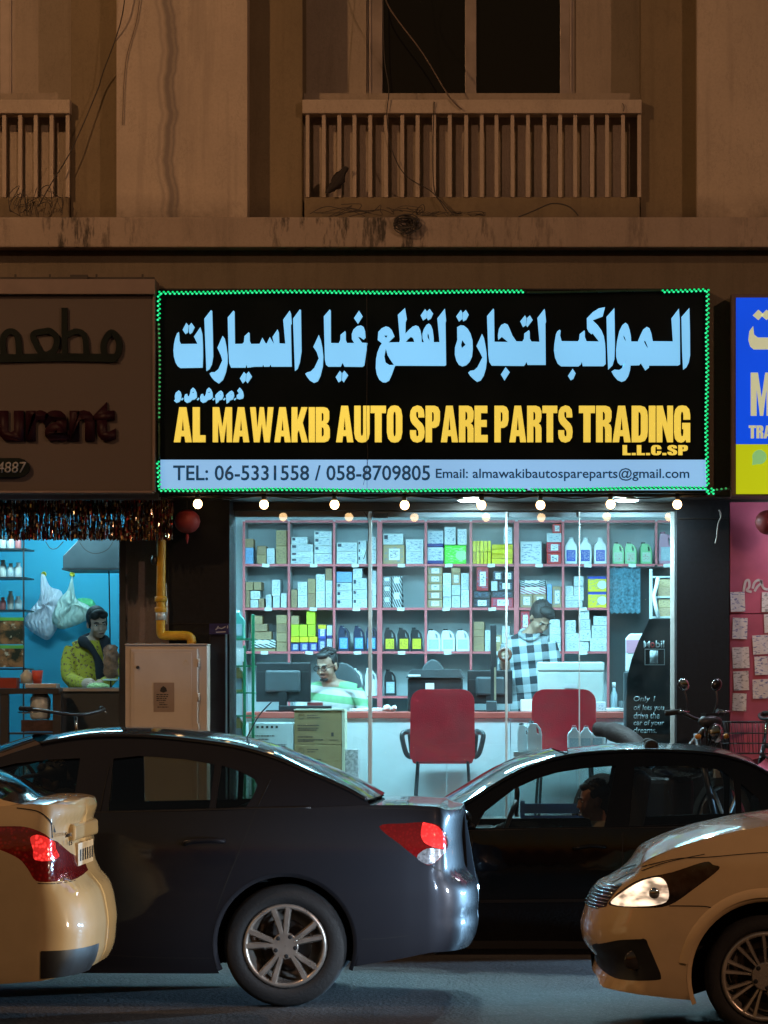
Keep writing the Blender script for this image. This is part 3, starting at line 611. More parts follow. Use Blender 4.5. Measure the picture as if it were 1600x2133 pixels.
for x in (1580, 1597): b.prism([(X(p, DB), Z(q, DB)) for p, q in ((x, 645), (x+11, 655), (x, 667), (x-12, 657))], DB - 0.006, DB)
b.prism([(X(p, DB), Z(q, DB)) for p, q in ((1569, 679), (1561, 690), (1559, 708), (1563, 722), (1570, 728), (1760, 728), (1760, 703), (1579, 703), (1571, 697))], DB - 0.006, DB); b.build('arabic_letter', M_BTXT, bs)
block_word('MA', 1564, 1650, 776, 866, DB, 0.008, 'english_letter', [M_BTXT, M_BTXT], bs)
block_word('TRA', 1560, 1608, 886, 913, DB, 0.008, 'english_letter', [M_BTXT, M_BTXT], bs)
b = MB(); pts = [(1582 + 15*math.cos(a), 952 + 15*math.sin(a)) for a in [k*math.pi/9 for k in range(18)]]; b.prism([(X(p, DB), Z(q, DB)) for p, q in pts], DB - 0.006, DB)
b.prism([(X(p, DB), Z(q, DB)) for p, q in ((1568, 955), (1567, 969), (1582, 966))], DB - 0.0055, DB - 0.001); b.build('speech_bubble_mark', M_BGRN, bs)
# ------------------------------------------------------------------ spare parts shop: shell
DG = 25.4                                     # glass plane
DW = 28.98                                    # back wall
CEIL = 3.34
M_WHITE = mat('shop_white_paint', (0.72, 0.74, 0.74), 0.75, var=0.06, vs=2)
M_TILE = mat('shop_floor_tile', (0.5, 0.5, 0.48), 0.35, var=0.1)
M_BRONZE = mat('dark_bronze_aluminium', (0.035, 0.028, 0.024), 0.4, 0.5, var=0.2)
M_GRANITE = mat('black_granite', (0.006, 0.0065, 0.009), 0.5, var=0.4, vs=40, spec=0.25)
M_ALU = mat('aluminium', (0.50, 0.54, 0.54), 0.45, 0.3, var=0.15)
def struct(name, mb, m, **kw): return tag(mb.build(name, m, **kw), kind='structure')
XL, XR = -2.78, X(1420, DG) + 0.35
b = MB(); b.box(XL - 0.15, XR + 0.15, DW, DW + 0.15, FLOOR_Z - 0.2, CEIL + 0.1); struct('shop_back_wall', b, M_WHITE)
b = MB(); b.box(XL - 0.15, XL, DG + 0.1, DW, FLOOR_Z - 0.2, CEIL + 0.1); struct('shop_side_wall', b, M_WHITE)
b = MB(); b.box(XR, XR + 0.15, DG + 0.1, DW, FLOOR_Z - 0.2, CEIL + 0.1); struct('shop_side_wall', b, M_WHITE)
b = MB(); b.box(XL - 0.15, XR + 0.15, DG + 0.05, DW + 0.1, CEIL, CEIL + 0.08); struct('shop_ceiling', b, M_WHITE)
b = MB(); b.box(XL - 0.15, XR + 0.15, DG - 0.15, DW, FLOOR_Z - 0.6, FLOOR_Z); struct('shop_floor', b, M_TILE)
b = MB(); b.box(X(330, 24.6), X(1525, 24.6), 24.6, DG + 0.06, SOFF_Z - 0.012, SOFF_Z - 0.001); struct('soffit', b, mat('soffit_panel', (0.05, 0.042, 0.036), 0.35, var=0.2))
# black pillars either side of the window
pl = thing('granite_pillar', 'black granite pillar between the yellow gas pipe and the shop window', 'pillar', (X(415, 25.0), 25.2, PAV_Z), 'black pillars beside the shop window')
b = MB(); b.box(X(352, 25.0), X(478, 25.0), 25.0, 25.55, PAV_Z, SOFF_Z - 0.012); b.build('cladding', M_GRANITE, pl)
b = MB(); b.box(X(351, 25.0), X(479, 25.0), 24.995, 25.0, Z(1300, 25), Z(1299, 25)); b.build('joint', M_BRONZE, pl)
pl = thing('granite_pillar', 'black granite pillar behind the parked motorcycle', 'pillar', (X(1464, 25.0), 25.2, PAV_Z), 'black pillars beside the shop window')
b = MB(); b.box(X(1410, 25.0), X(1519, 25.0), 25.0, 25.55, PAV_Z, SOFF_Z - 0.012); b.build('cladding', M_GRANITE, pl)
b = MB(); b.box(X(1409, 25.0), X(1520, 25.0), 24.995, 25.0, Z(1081, 25), Z(1080, 25)); b.build('joint', M_BRONZE, pl)
cable('cable', 'short loose cable hanging on the black pillar beside the pink wall', [(1498, 1062, 24.97), (1502, 1075, 24.97), (1496, 1092, 24.97), (1493, 1118, 24.97), (1490, 1132, 24.97)], 0.006, mat('grey_cable', (0.2, 0.18, 0.16), 0.7))
# glazed front
fr = thing('shop_window', 'frameless glass shop front with thin metal posts below the black sign', 'shop window', (X(940, DG), DG, FLOOR_Z))
GZ1 = Z(1064, DG)
b = MB(); b.box(X(455, DG), X(1432, DG), DG - 0.09, DG + 0.06, GZ1, SOFF_Z - 0.013); b.build('header', M_BRONZE, fr)
b = MB(); b.box(X(478, DG), X(1409, DG), DG + 0.02, DG + 0.06, GZ1 - 0.045, GZ1); b.build('top_track', mat('white_track', (0.55, 0.6, 0.66), 0.4, var=0.1), fr)
b = MB(); b.box(X(778, DG), X(808, DG), DG - 0.03, DG + 0.04, GZ1 - 0.052, GZ1 - 0.018); b.build('patch_fitting', M_BRONZE, fr)
M_GLASS = glass('shop_glass', (0.92, 0.97, 0.98), 1.5, dirt=0.05)
joints = [466, 770, 1055, 1207, 1400]
for a, c in zip(joints, joints[1:]):
    b = MB(); b.box(X(a, DG) + 0.004, X(c, DG) - 0.004, DG, DG + 0.004, FLOOR_Z + 0.02, GZ1); b.build('pane', M_GLASS, fr)
for x, w, m_ in ((771, 8, M_ALU), (1055, 5, M_ALU), (1207, 2.5, M_ALU), (1401, 9, M_ALU), (472, 12, mat('grey_frame', (0.12, 0.12, 0.13), 0.4, 0.5))):
    b = MB(); b.box(X(x - w/2, DG), X(x + w/2, DG), DG - 0.012, DG + 0.03, FLOOR_Z, GZ1 - 0.001); b.build('post', m_, fr, bevel=0.003)
b = MB(); b.box(X(466, DG), X(1405, DG), DG - 0.03, DG + 0.03, FLOOR_Z - 0.02, FLOOR_Z + 0.03); b.build('sill', M_ALU, fr)
b = MB(); P = [W(758, 1066, DG - 0.02), W(766, 1080, DG - 0.02), W(768, 1110, DG - 0.02), W(765, 1140, DG - 0.02), W(757, 1165, DG - 0.02)]; b.tube(spline(P, 6), 0.003, 5)
tag(b.build('thread', M_CABLE), 'loose dark thread hanging before the top of the glass', 'thread')

# ceiling panels and soffit downlights
M_PANEL = emis('cool_led_panel', (0.37, 0.81, 1.0), 95.0)
def ceiling_light(x, y, label):
    t_ = thing('ceiling_light', label, 'light', (x, y, CEIL), 'ceiling light panels in the shop')
    b = MB(); b.box(x - 0.5, x + 0.5, y - 0.17, y + 0.17, CEIL - 0.03, CEIL - 0.001); b.build('frame', M_WHITE, t_)
    b = MB(); b.box(x - 0.47, x + 0.47, y - 0.14, y + 0.14, CEIL - 0.036, CEIL - 0.0301); b.build('diffuser', M_PANEL, t_)
for x, l in ((-2.25, 'by the cartons'), (-0.95, 'in the middle'), (0.45, 'by the display stand')):
    for y, l2 in ((25.64, 'in the row just inside the glass'), (26.85, 'in the row above the counter')):
        ceiling_light(x, y, 'cool white ceiling panel %s, %s' % (l, l2))
M_DOWN = emis('cool_downlight', (0.60, 0.92, 1.0), 800.0)
for px, l in ((980, 'left'), (1305, 'right')):
    c = Vector((X(px, 24.86), 24.86, SOFF_Z - 0.013))
    t_ = thing('downlight', 'round cool white downlight in the soffit under the sign, %s one of two' % l, 'light', c, 'soffit downlights')
    b = MB(); b.lathe([(0.10, 0), (0.10, -0.008), (0.085, -0.01)], c, n=24); b.build('rim', M_WHITE, t_)
    b = MB(); b.lathe([(0.08, -0.0105), (0.079, -0.014), (0.02, -0.016)], c, n=24); b.build('lens', M_DOWN, t_)

# festoon bulbs
st = thing('string_light', 'string of warm round bulbs hanging under the black sign', 'string light', (X(903, 24.52), 24.52, SOFF_Z))
M_BULB = emis('warm_bulb', (1.0, 0.60, 0.26), 10.0); M_SOCK = mat('bulb_socket', (0.02, 0.02, 0.02), 0.5)
bx = [412, 550, 697, 843, 1003, 1126, 1272, 1411]; DBU = 24.53; pts = []
for i, x in enumerate(bx):
    pts.append(W(x, 1033, DBU))
    if i < 7: pts.append(W((x + bx[i+1]) / 2, 1038, DBU))
b = MB(); b.tube(spline([W(335, 1036, DBU)] + pts + [W(1480, 1030, DBU)], 6), 0.005, 6); b.build('cable', M_CABLE, st)
for x in bx:
    c = W(x, 1051 + random.uniform(-1.5, 1.5), DBU)
    b = MB(); b.lathe([(0.004, 0.085), (0.017, 0.08), (0.019, 0.055), (0.016, 0.03), (0.012, 0.028)], c, n=12); so = b.build('socket', M_SOCK, st)
    b = MB(); b.ellip(c, 0.032, 0.032, 0.034, 14, 10); b.build('bulb', M_BULB, so)

# ------------------------------------------------------------------ shelving
DSF = 28.6
M_SHRED = mat('shelf_red_edge', (0.52, 0.11, 0.12), 0.5, var=0.12); M_SHGREY = mat('shelf_grey_board', (0.47, 0.51, 0.52), 0.6, var=0.08)
M_TAG = mat('price_tag_white', (0.8, 0.8, 0.78), 0.5, var=0.05)
COLS = [508, 602, 696, 791, 887, 981, 1076, 1173, 1267, 1367, 1409]; ROWS = [1086, 1177, 1268, 1359, 1452]
sh = thing('shelving', 'red edged wall shelving full of spare parts cartons and oil jugs', 'shelving', (X(880, DSF), DSF, FLOOR_Z))
b = MB(); b.box(X(508, DSF), X(1267, DSF), DSF + 0.33, DSF + 0.345, FLOOR_Z, Z(1086, DSF)); b.box(X(1267, DSF), X(1420, DSF), DSF + 0.33, DSF + 0.345, Z(1177, DSF), Z(1086, DSF)); b.build('back_panel', M_SHGREY, sh)
for i, x in enumerate(COLS[:-1]):
    w = 5.2 if x in (791, 1076) else 2.6
    zb = FLOOR_Z if i <= 8 else Z(1177, DSF)
    b = MB(); b.box(X(x - w, DSF), X(x + w, DSF), DSF, DSF + 0.012, zb, Z(1086, DSF)); up = b.build('upright', M_SHRED, sh)
    b = MB(); b.box(X(x, DSF) - 0.008, X(x, DSF) + 0.008, DSF + 0.012, DSF + 0.33, zb, Z(1086, DSF) - 0.004); b.build('side_board', M_SHGREY, up)
for j, y in enumerate(ROWS):
    n = 10 if j <= 1 else 8 if j < 4 else 4
    for i in range(n):
        if j == 4 and i not in (2, 3): continue
        x0, x1 = X(COLS[i] + 2.7, DSF), X(COLS[i+1] - 2.7, DSF)
        b = MB(); b.box(x0, x1, DSF + 0.001, DSF + 0.013, Z(y + 2.6, DSF), Z(y - 2.4, DSF)); s_ = b.build('shelf', M_SHRED, sh)
        b = MB(); b.box(x0, x1, DSF + 0.0131, DSF + 0.329, Z(y + 2.4, DSF), Z(y - 1.9, DSF)); b.build('board', M_SHGREY, s_)
        if j in (1, 2, 3):
            b = MB(); cx_ = (x0 + x1)/2 + random.uniform(-0.02, 0.02); b.box(cx_ - 0.03, cx_ + 0.03, DSF - 0.006, DSF, Z(y, DSF) - 0.018, Z(y, DSF) + 0.010, rot=(0.1, random.uniform(-0.1, 0.1), 0)); b.build('price_tag', M_TAG, s_)

# ------------------------------------------------------------------ cartons
def carton_mat(name, base, kind='print', ink=(0.12, 0.2, 0.32), lab=(0.8, 0.8, 0.78), band=None):
    m, t, b = new_mat('carton_' + name); b.inputs['Roughness'].default_value = 0.65
    tc = nd(t, 'ShaderNodeTexCoord'); g = tc.outputs['Generated']; sx = nd(t, 'ShaderNodeSeparateXYZ'); t.links.new(g, sx.inputs[0]); oi = nd(t, 'ShaderNodeObjectInfo')
    x, z = sx.outputs[0], sx.outputs[2]; rnd = oi.outputs['Random']
    add = nd(t, 'ShaderNodeVectorMath', operation='ADD'); t.links.new(g, add.inputs[0]); cmb = nd(t, 'ShaderNodeCombineXYZ'); t.links.new(mth(t, 'MULTIPLY', rnd, 37.0), cmb.inputs[0]); t.links.new(mth(t, 'MULTIPLY', rnd, 91.0), cmb.inputs[2]); t.links.new(cmb.outputs[0], add.inputs[1])
    mp = nd(t, 'ShaderNodeMapping'); mp.inputs['Scale'].default_value = (3.0, 1, 9.0); t.links.new(add.outputs[0], mp.inputs[0])
    n1 = noise(t, mp.outputs[0], 1.6, 4, 0.6); front = mth(t, 'LESS_THAN', sx.outputs[1], 0.02)
    hs = nd(t, 'ShaderNodeHueSaturation'); hs.inputs['Color'].default_value = (*base, 1)
    t.links.new(mth(t, 'MULTIPLY_ADD', rnd, 0.3, 0.85), hs.inputs['Value']); t.links.new(mth(t, 'MULTIPLY_ADD', rnd, 0.02, 0.49), hs.inputs['Hue'])
    c = hs.outputs[0]
    def box_mask(x0, x1, z0, z1):
        a = mth(t, 'MULTIPLY', mth(t, 'GREATER_THAN', x, x0), mth(t, 'LESS_THAN', x, x1)); d = mth(t, 'MULTIPLY', mth(t, 'GREATER_THAN', z, z0), mth(t, 'LESS_THAN', z, z1))
        return mth(t, 'MULTIPLY', mth(t, 'MULTIPLY', a, d), front)
    if kind in ('print', 'mark', 'label', 'patch'):
        ink_f = mth(t, 'MULTIPLY', mth(t, 'MULTIPLY', ramp(t, n1, 0.51, 0.57), front), mth(t, 'MULTIPLY', box_mask(0.08, 0.92, 0.12, 0.88), 0.75))
        c = mixc(t, ink_f, c, ink)
    if kind == 'mark': c = mixc(t, box_mask(0.06, 0.24, 0.5, 0.86), c, (0.02, 0.03, 0.05))
    if kind == 'label':
        c = mixc(t, box_mask(0.28, 0.78, 0.2, 0.8), c, lab); c = mixc(t, mth(t, 'MULTIPLY', box_mask(0.34, 0.72, 0.3, 0.7), ramp(t, n1, 0.5, 0.56)), c, (0.15, 0.17, 0.2))
    if kind == 'patch':
        d = nd(t, 'ShaderNodeVectorMath', operation='DISTANCE'); t.links.new(g, d.inputs[0]); d.inputs[1].default_value = (0.78, 0, 0.45); c = mixc(t, mth(t, 'MULTIPLY', mth(t, 'LESS_THAN', d.outputs['Value'], 0.27), front), c, lab)
    if kind == 'check':
        a = mth(t, 'FRACT', mth(t, 'MULTIPLY_ADD', x, 4.0, mth(t, 'MULTIPLY', z, 3.0))); c = mixc(t, mth(t, 'GREATER_THAN', a, 0.5), c, lab); c = mixc(t, box_mask(0.2, 0.75, 0.5, 0.9), c, (0.75, 0.78, 0.78))
    if band: c = mixc(t, mth(t, 'MULTIPLY', mth(t, 'LESS_THAN', z, band[0]) if band[0] > 0 else mth(t, 'GREATER_THAN', z, 1 + band[0]), 1.0), c, band[1])
    t.links.new(c, b.inputs['Base Color']); return m
TANC = (0.36, 0.24, 0.12)
CM = dict(w=carton_mat('white', (0.62, 0.66, 0.66)), m=carton_mat('white_marked', (0.62, 0.67, 0.66), 'mark'), t=carton_mat('tan', TANC, ink=(0.16, 0.1, 0.06)), T=carton_mat('tan_label', TANC, 'label'),
          b=carton_mat('blue', (0.20, 0.38, 0.62)), n=carton_mat('navy_band', (0.6, 0.64, 0.68), band=(0.2, (0.02, 0.03, 0.18))), g=carton_mat('green', (0.10, 0.62, 0.03), 'patch', ink=(0.5, 0.7, 0.4), lab=(0.4, 0.65, 0.35)),
          y=carton_mat('yellow', (0.72, 0.58, 0.01), ink=(0.35, 0.28, 0.02)), r=carton_mat('red', (0.50, 0.02, 0.03), 'label'), R=carton_mat('dark_red', (0.36, 0.015, 0.02), 'label'), c=carton_mat('checked', (0.012, 0.012, 0.015), 'check', lab=(0.5, 0.55, 0.56)),
          p=carton_mat('pink_checked', (0.42, 0.1, 0.12), 'check', lab=(0.6, 0.6, 0.6)), k=carton_mat('black', (0.015, 0.015, 0.02), 'label'), d=carton_mat('dark', (0.02, 0.02, 0.022)), Y=carton_mat('yellow_blue', (0.72, 0.56, 0.01), 'patch', lab=(0.66, 0.72, 0.6), band=(-0.17, (0.02, 0.06, 0.4))),
          l=carton_mat('lime', (0.50, 0.62, 0.02), ink=(0.2, 0.3, 0.02)), v=carton_mat('navy', (0.02, 0.035, 0.2), 'label', lab=(0.5, 0.55, 0.7)), q=carton_mat('blue_yellow', (0.03, 0.07, 0.3), 'label', band=(-0.3, (0.6, 0.45, 0.02))), s=carton_mat('striped', (0.62, 0.64, 0.62), 'check', lab=(0.05, 0.05, 0.05)))
CNAME = dict(w='white printed', m='white black-marked', t='plain tan', T='white-labelled tan', b='light blue', n='white navy-edged', g='bright green', y='yellow', r='red', R='dark red', c='black and white checked', p='pink checked', k='black', d='dark', Y='yellow and blue', l='lime yellow', v='navy', q='navy and yellow', s='striped')
bm = bmesh.new(); bmesh.ops.create_cube(bm, size=1.0); bmesh.ops.translate(bm, verts=bm.verts, vec=(0, 0.5, 0.5)); bmesh.ops.bevel(bm, geom=bm.edges[:], offset=0.018, segments=1, affect='EDGES')
UNIT = {}
for k, m_ in CM.items():
    me = bpy.data.meshes.new('carton'); bm.to_mesh(me); me.materials.append(m_); UNIT[k] = me
bm.free()
ORD = ['first', 'second', 'third', 'fourth', 'fifth', 'sixth', 'seventh', 'eighth', 'ninth', 'tenth', 'eleventh', 'twelfth', 'thirteenth', 'fourteenth', 'fifteenth', 'sixteenth']
ROWN = ['top shelf', 'second shelf', 'third shelf', 'bottom shelf']
BOXES = {}
def bxs(crop, row, col, *items):
    ox, oy = ((460, 1040) if crop == 7 else (920, 1040))
    L = BOXES.setdefault((row, col), [])
    for it in items:
        k, x0, y0, x1, y1 = it[:5]; L.append((k, ox + x0/3.2, oy + y0/3.2, ox + x1/3.2, oy + y1/3.2))
bxs(7, 0, 0, ('t',162,262,218,322), ('b',162,322,218,428), ('t',240,310,303,370), ('t',240,370,303,428), ('w',305,325,360,380), ('w',305,380,360,428), ('t',368,205,440,310), ('t',368,310,440,428))
bxs(7, 0, 1, ('m',470,250,580,298), ('m',465,298,615,350), ('m',465,350,618,390), ('m',465,390,618,428), ('m',622,212,742,255), ('m',622,255,742,310), ('m',622,310,742,360), ('w',622,360,742,428))
bxs(7, 0, 2, ('m',770,287,912,345), ('w',770,345,912,428), ('m',915,275,970,325), ('m',915,325,970,375), ('m',915,375,970,428), ('w',1000,248,1038,335), ('w',1000,335,1038,428))
bxs(7, 0, 3, ('m',1080,228,1218,303), ('T',1080,303,1225,428), ('w',1232,265,1352,345), ('w',1232,345,1352,428))
bxs(7, 0, 4, ('n',1376,208,1485,316), ('n',1376,318,1485,428))
bxs(8, 0, 4, ('w',18,183,95,303), ('g',18,305,166,428), ('w',105,197,168,303))
for i in range(5): bxs(8, 0, 5, ('y', 206+i*25, 277, 230+i*25, 350), ('y', 206+i*25, 352, 230+i*25, 428))
for i in range(4): bxs(8, 0, 5, ('y', 333, 300+i*32, 476, 331+i*32))
bxs(8, 0, 5, ('w',412,185,472,298))
bxs(8, 0, 6, ('w',522,280,668,428), ('r',700,285,800,355), ('r',700,355,800,428), ('w',700,225,800,285), ('r',738,163,798,225))
bxs(7, 1, 0, ('t',165,550,215,605), ('t',218,550,270,605), ('t',165,605,193,722), ('w',197,610,262,665), ('w',197,668,250,722), ('t',252,660,290,722), ('w',340,535,397,645), ('w',300,632,338,722), ('w',347,645,395,722), ('w',400,625,440,722))
bxs(7, 1, 1, ('t',468,600,510,722), ('w',512,550,578,640), ('w',512,640,578,722), ('t',580,528,632,625), ('t',580,625,632,722), ('w',634,498,695,610), ('w',634,610,695,722), ('t',697,460,742,540), ('w',697,540,744,630), ('w',697,630,744,722))
bxs(7, 1, 2, ('b',770,482,875,553), ('w',880,460,943,525), ('m',770,555,875,610), ('m',770,610,875,665), ('m',770,665,875,722), ('m',878,525,975,600), ('m',878,600,975,660), ('m',878,660,975,722), ('w',1000,475,1038,560), ('w',1000,560,1038,640), ('w',1000,640,1038,722))
bxs(7, 1, 3, ('c',1080,515,1138,575), ('c',1080,575,1138,645), ('c',1080,645,1138,722), ('c',1142,510,1208,610), ('c',1142,610,1208,722))
for i in range(5): bxs(7, 1, 4, ('T', 1376, 450+i*54.4, 1478, 503+i*54.4))
bxs(7, 1, 4, ('w',1480,490,1536,570), ('w',1480,570,1536,650), ('w',1480,650,1536,722))
bxs(8, 1, 4, ('t',64,455,126,490), ('T',66,490,126,570), ('w',66,570,126,640), ('w',66,640,126,722), ('w',129,490,184,600), ('w',129,600,184,722))
bxs(8, 1, 5, ('R',232,450,312,610), ('d',208,612,326,660), ('k',208,660,326,722), ('k',340,475,408,545), ('k',410,475,480,545), ('w',330,545,373,610), ('k',376,545,480,610), ('d',330,612,480,655), ('r',330,655,480,722))
bxs(8, 1, 6, ('c',522,538,690,578), ('p',522,580,695,632), ('T',522,632,608,722), ('T',610,632,698,722), ('b',703,565,735,722), ('T',738,580,800,722))
bxs(8, 1, 7, ('w',882,513,948,578), ('w',822,578,880,640), ('w',882,578,948,640), ('w',822,640,948,674), ('w',822,674,940,722), ('Y',975,513,1100,616), ('Y',975,616,1100,722))
bxs(7, 2, 0, ('t',200,775,278,830), ('t',200,830,310,880), ('t',200,880,338,935), ('s',200,935,366,990), ('t',200,990,366,1016), ('t',370,770,443,830), ('t',370,830,443,890), ('t',370,890,443,950), ('t',370,950,443,1016))
bxs(7, 2, 1, ('l',570,745,630,832), ('l',468,834,520,915), ('l',523,834,577,915), ('l',580,834,632,915), ('y',466,916,525,953), ('y',527,916,586,953), ('y',588,916,645,953), ('v',466,955,525,1016), ('v',527,955,586,1016), ('v',588,955,645,1016), ('t',468,775,520,834), ('q',648,835,703,930), ('v',648,930,703,1016), ('n',706,840,744,925), ('n',706,925,744,1016))
bxs(8, 2, 5, ('t',212,815,285,865), ('t',212,865,285,915), ('t',212,915,285,965), ('t',212,965,285,1016), ('w',288,870,325,940), ('w',288,940,325,1016), ('T',345,905,400,960), ('t',345,960,400,1016), ('w',402,845,455,905), ('w',402,905,478,960), ('w',402,960,478,1016))
bxs(8, 2, 6, ('r',525,742,588,880), ('t',525,880,588,1016), ('w',720,800,790,852), ('w',720,852,795,902), ('w',720,902,795,952), ('w',720,952,795,1016))
bxs(8, 2, 7, ('w',822,805,895,892), ('w',822,892,918,950), ('w',822,950,918,1016), ('w',922,728,985,800), ('w',924,800,992,870), ('w',922,870,996,945), ('w',922,945,982,1016), ('w',1012,778,1102,840), ('w',1000,840,1102,925), ('w',988,925,1102,970), ('w',988,970,1102,1016))
BAYW = ['first bay from left', 'second bay', 'third bay', 'fourth bay', 'fifth bay', 'sixth bay', 'seventh bay', 'eighth bay']
rg = random.Random(21)
def place_carton(k, x0, y0, x1, y1, D, depth, label, group, rz=0.0):
    o = bpy.data.objects.new('carton', UNIT[k]); COL.objects.link(o)
    o.location = (X((x0+x1)/2, D), D, Z(y1, D)); o.scale = ((x1-x0)*D/F - 0.003, depth, (y1-y0)*D/F - 0.0015); o.rotation_euler = (0, 0, rz)
    return tag(o, label, 'carton', group)
for (row, col), L in BOXES.items():
    base = ROWS[row+1] - 2.5
    L2 = sorted(L, key=lambda a: (round(a[1]/6), a[2])); seen = {}
    tot = {}
    for a in L2: tot[a[0]] = tot.get(a[0], 0) + 1
    for a in L2:
        k, x0, y0, x1, y1 = a
        if abs(y1 - base) < 6: y1 = base
        n = seen.get(k, 0); seen[k] = n + 1
        which = '' if tot[k] == 1 else ORD[n] + ' '
        tail = '' if tot[k] == 1 else ' counting top down from left'
        lab = '%s%s carton, %s, %s%s' % (which, CNAME[k], ROWN[row], BAYW[col], tail)
        place_carton(k, x0, y0, x1, y1, DSF + 0.02 + rg.uniform(0, 0.025), rg.uniform(0.16, 0.26), lab, 'cartons on the shelves', rg.uniform(-0.04, 0.04))

# ------------------------------------------------------------------ oil jugs
def jug_proto(name, w, h, d, cb, cl, cc, style='round'):
    t_ = thing(name, 'x', 'jug')
    hw = w/2
    if style == 'round': P = [(-hw,0.03*h),(-hw+0.03*w,0),(hw-0.03*w,0),(hw,0.03*h),(hw,0.62*h),(hw*0.86,0.73*h),(hw*0.42,0.85*h),(hw*0.36,0.93*h),(-hw*0.36,0.93*h),(-hw*0.42,0.85*h),(-hw*0.86,0.73*h),(-hw,0.62*h)]
    else: P = [(-hw,0.03*h),(-hw+0.03*w,0),(hw-0.03*w,0),(hw,0.03*h),(hw,0.55*h),(hw*0.85,0.74*h),(hw*0.35,0.90*h),(-hw*0.1,0.93*h),(-hw*0.75,0.93*h),(-hw*0.85,0.84*h),(-hw,0.72*h)]
    b = MB(); hole = [] if style == 'round' else [[(hw*0.30,0.60*h),(hw*0.62,0.58*h),(hw*0.55,0.72*h),(hw*0.22,0.82*h)]]
    b.prism(P, -d/2, d/2, hole); bo = b.build('body', cb, t_, bevel=min(w, d)*0.13, seg=3, world=False)
    cx_ = 0 if style == 'round' else -hw*0.45
    b = MB(); b.lathe([(w*0.17, 0.925*h), (w*0.175, 0.99*h), (w*0.15, h)], (cx_, 0, 0), n=14); b.build('cap', cc, t_, world=False)
    b = MB(); lx0, lx1 = (-0.36*w, 0.36*w); b.box(lx0, lx1, -d/2 - 0.002, -d/2 + 0.004, 0.10*h, 0.52*h); b.build('label', cl, t_, world=False)
    return t_
def plastic(name, c, tr=0.0): return mat(name, c, 0.35, var=0.06, coat=0.2)
P_WHITE = plastic('white_plastic', (0.80, 0.82, 0.82)); P_NAVY = plastic('navy_plastic', (0.012, 0.02, 0.06)); P_BLACK = plastic('black_plastic', (0.012, 0.012, 0.014)); P_GREEN = plastic('green_plastic', (0.22, 0.52, 0.24)); P_PINK = plastic('pink_plastic', (0.55, 0.25, 0.34)); P_GREY = plastic('grey_label', (0.33, 0.42, 0.47))
def label_mat(name, a, b2, z): return carton_mat(name, a, 'print', ink=b2)
L_BLUE = label_mat('label_blue', (0.03, 0.07, 0.35), (0.5, 0.5, 0.6), 0); L_LBLUE = label_mat('label_light_blue', (0.10, 0.36, 0.75), (0.5, 0.6, 0.7), 0); L_YEL = label_mat('label_yellow', (0.62, 0.52, 0.02), (0.1, 0.1, 0.02), 0); L_GRY = label_mat('label_grey', (0.36, 0.46, 0.50), (0.6, 0.65, 0.68), 0); L_PALE = label_mat('label_pale', (0.45, 0.6, 0.45), (0.5, 0.1, 0.1), 0)
def jug_row(name, desc, spots, y0, y1, D, d, mats_, style, group, where):
    w = (spots[0][1] - spots[0][0]) * D / F; h = (y1 - y0) * D / F
    p = jug_proto(name, w, h, d, *mats_, style)
    for i, (a, c) in enumerate(spots):
        o = p if i == 0 else dup(p)
        o.location = (X((a + c)/2, D), D + d/2 + 0.005, Z(y1, D)); o.rotation_euler = (0, 0, random.uniform(-0.12, 0.12)); tag(o, '%s %s, %s from left, %s' % (desc[0], desc[1], ORD[i], where) if len(spots) > 1 else '%s %s, %s' % (desc[0], desc[1], where), 'jug', group)
jb = ROWS[1] - 2.6
jug_row('oil_jug', ('white oil jug', 'with blue label'), [(1177, 1203), (1207, 1233), (1237, 1263)], 1119, jb, DSF + 0.03, 0.085, (P_WHITE, L_BLUE, P_WHITE), 'round', 'white jugs with blue labels', 'top shelf, eighth bay')
jug_row('oil_jug', ('pale green oil jug', 'with handle'), [(1277, 1301), (1303, 1328), (1331, 1360)], 1129, jb, DSF + 0.03, 0.10, (P_GREEN, L_PALE, P_BLACK), 'handle', 'green jugs', 'top shelf above the door')
jug_row('oil_jug', ('large pink coolant jug', 'at the end of the top shelf'), [(1372, 1405)], 1107, jb, DSF + 0.03, 0.12, (P_PINK, L_GRY, P_PINK), 'handle', None, 'by the glass edge')
j3 = ROWS[3] - 2.6
jug_row('oil_jug', ('navy oil jug', 'with light blue label'), [(705, 728), (735, 760), (764, 786)], 1303, j3, DSF + 0.03, 0.09, (P_NAVY, L_LBLUE, P_NAVY), 'handle', 'navy jugs', 'third shelf behind the seated man')
jug_row('oil_jug', ('black oil jug', 'with yellow label'), [(800, 824), (827, 853), (855, 879)], 1307, j3, DSF + 0.03, 0.09, (P_BLACK, L_YEL, P_BLACK), 'handle', 'black jugs with yellow labels', 'third shelf, fourth bay')
jug_row('oil_jug', ('white oil jug', 'with grey label'), [(889, 917), (920, 948), (951, 978)], 1310, j3, DSF + 0.03, 0.09, (P_WHITE, L_GRY, P_BLACK), 'handle', 'white jugs with grey labels', 'third shelf, fifth bay')
j4 = ROWS[4] - 2.6
jug_row('oil_jug', ('plain white jug', 'behind the office chair'), [(731, 756), (759, 786)], 1392, j4, DSF + 0.03, 0.09, (P_WHITE, P_WHITE, P_WHITE), 'handle', 'plain white jugs low on the shelves', 'bottom shelf')
jug_row('oil_jug', ('single black jug', 'with white label'), [(801, 825)], 1394, j4, DSF + 0.03, 0.09, (P_BLACK, L_GRY, P_BLACK), 'handle', None, 'bottom shelf, fourth bay')

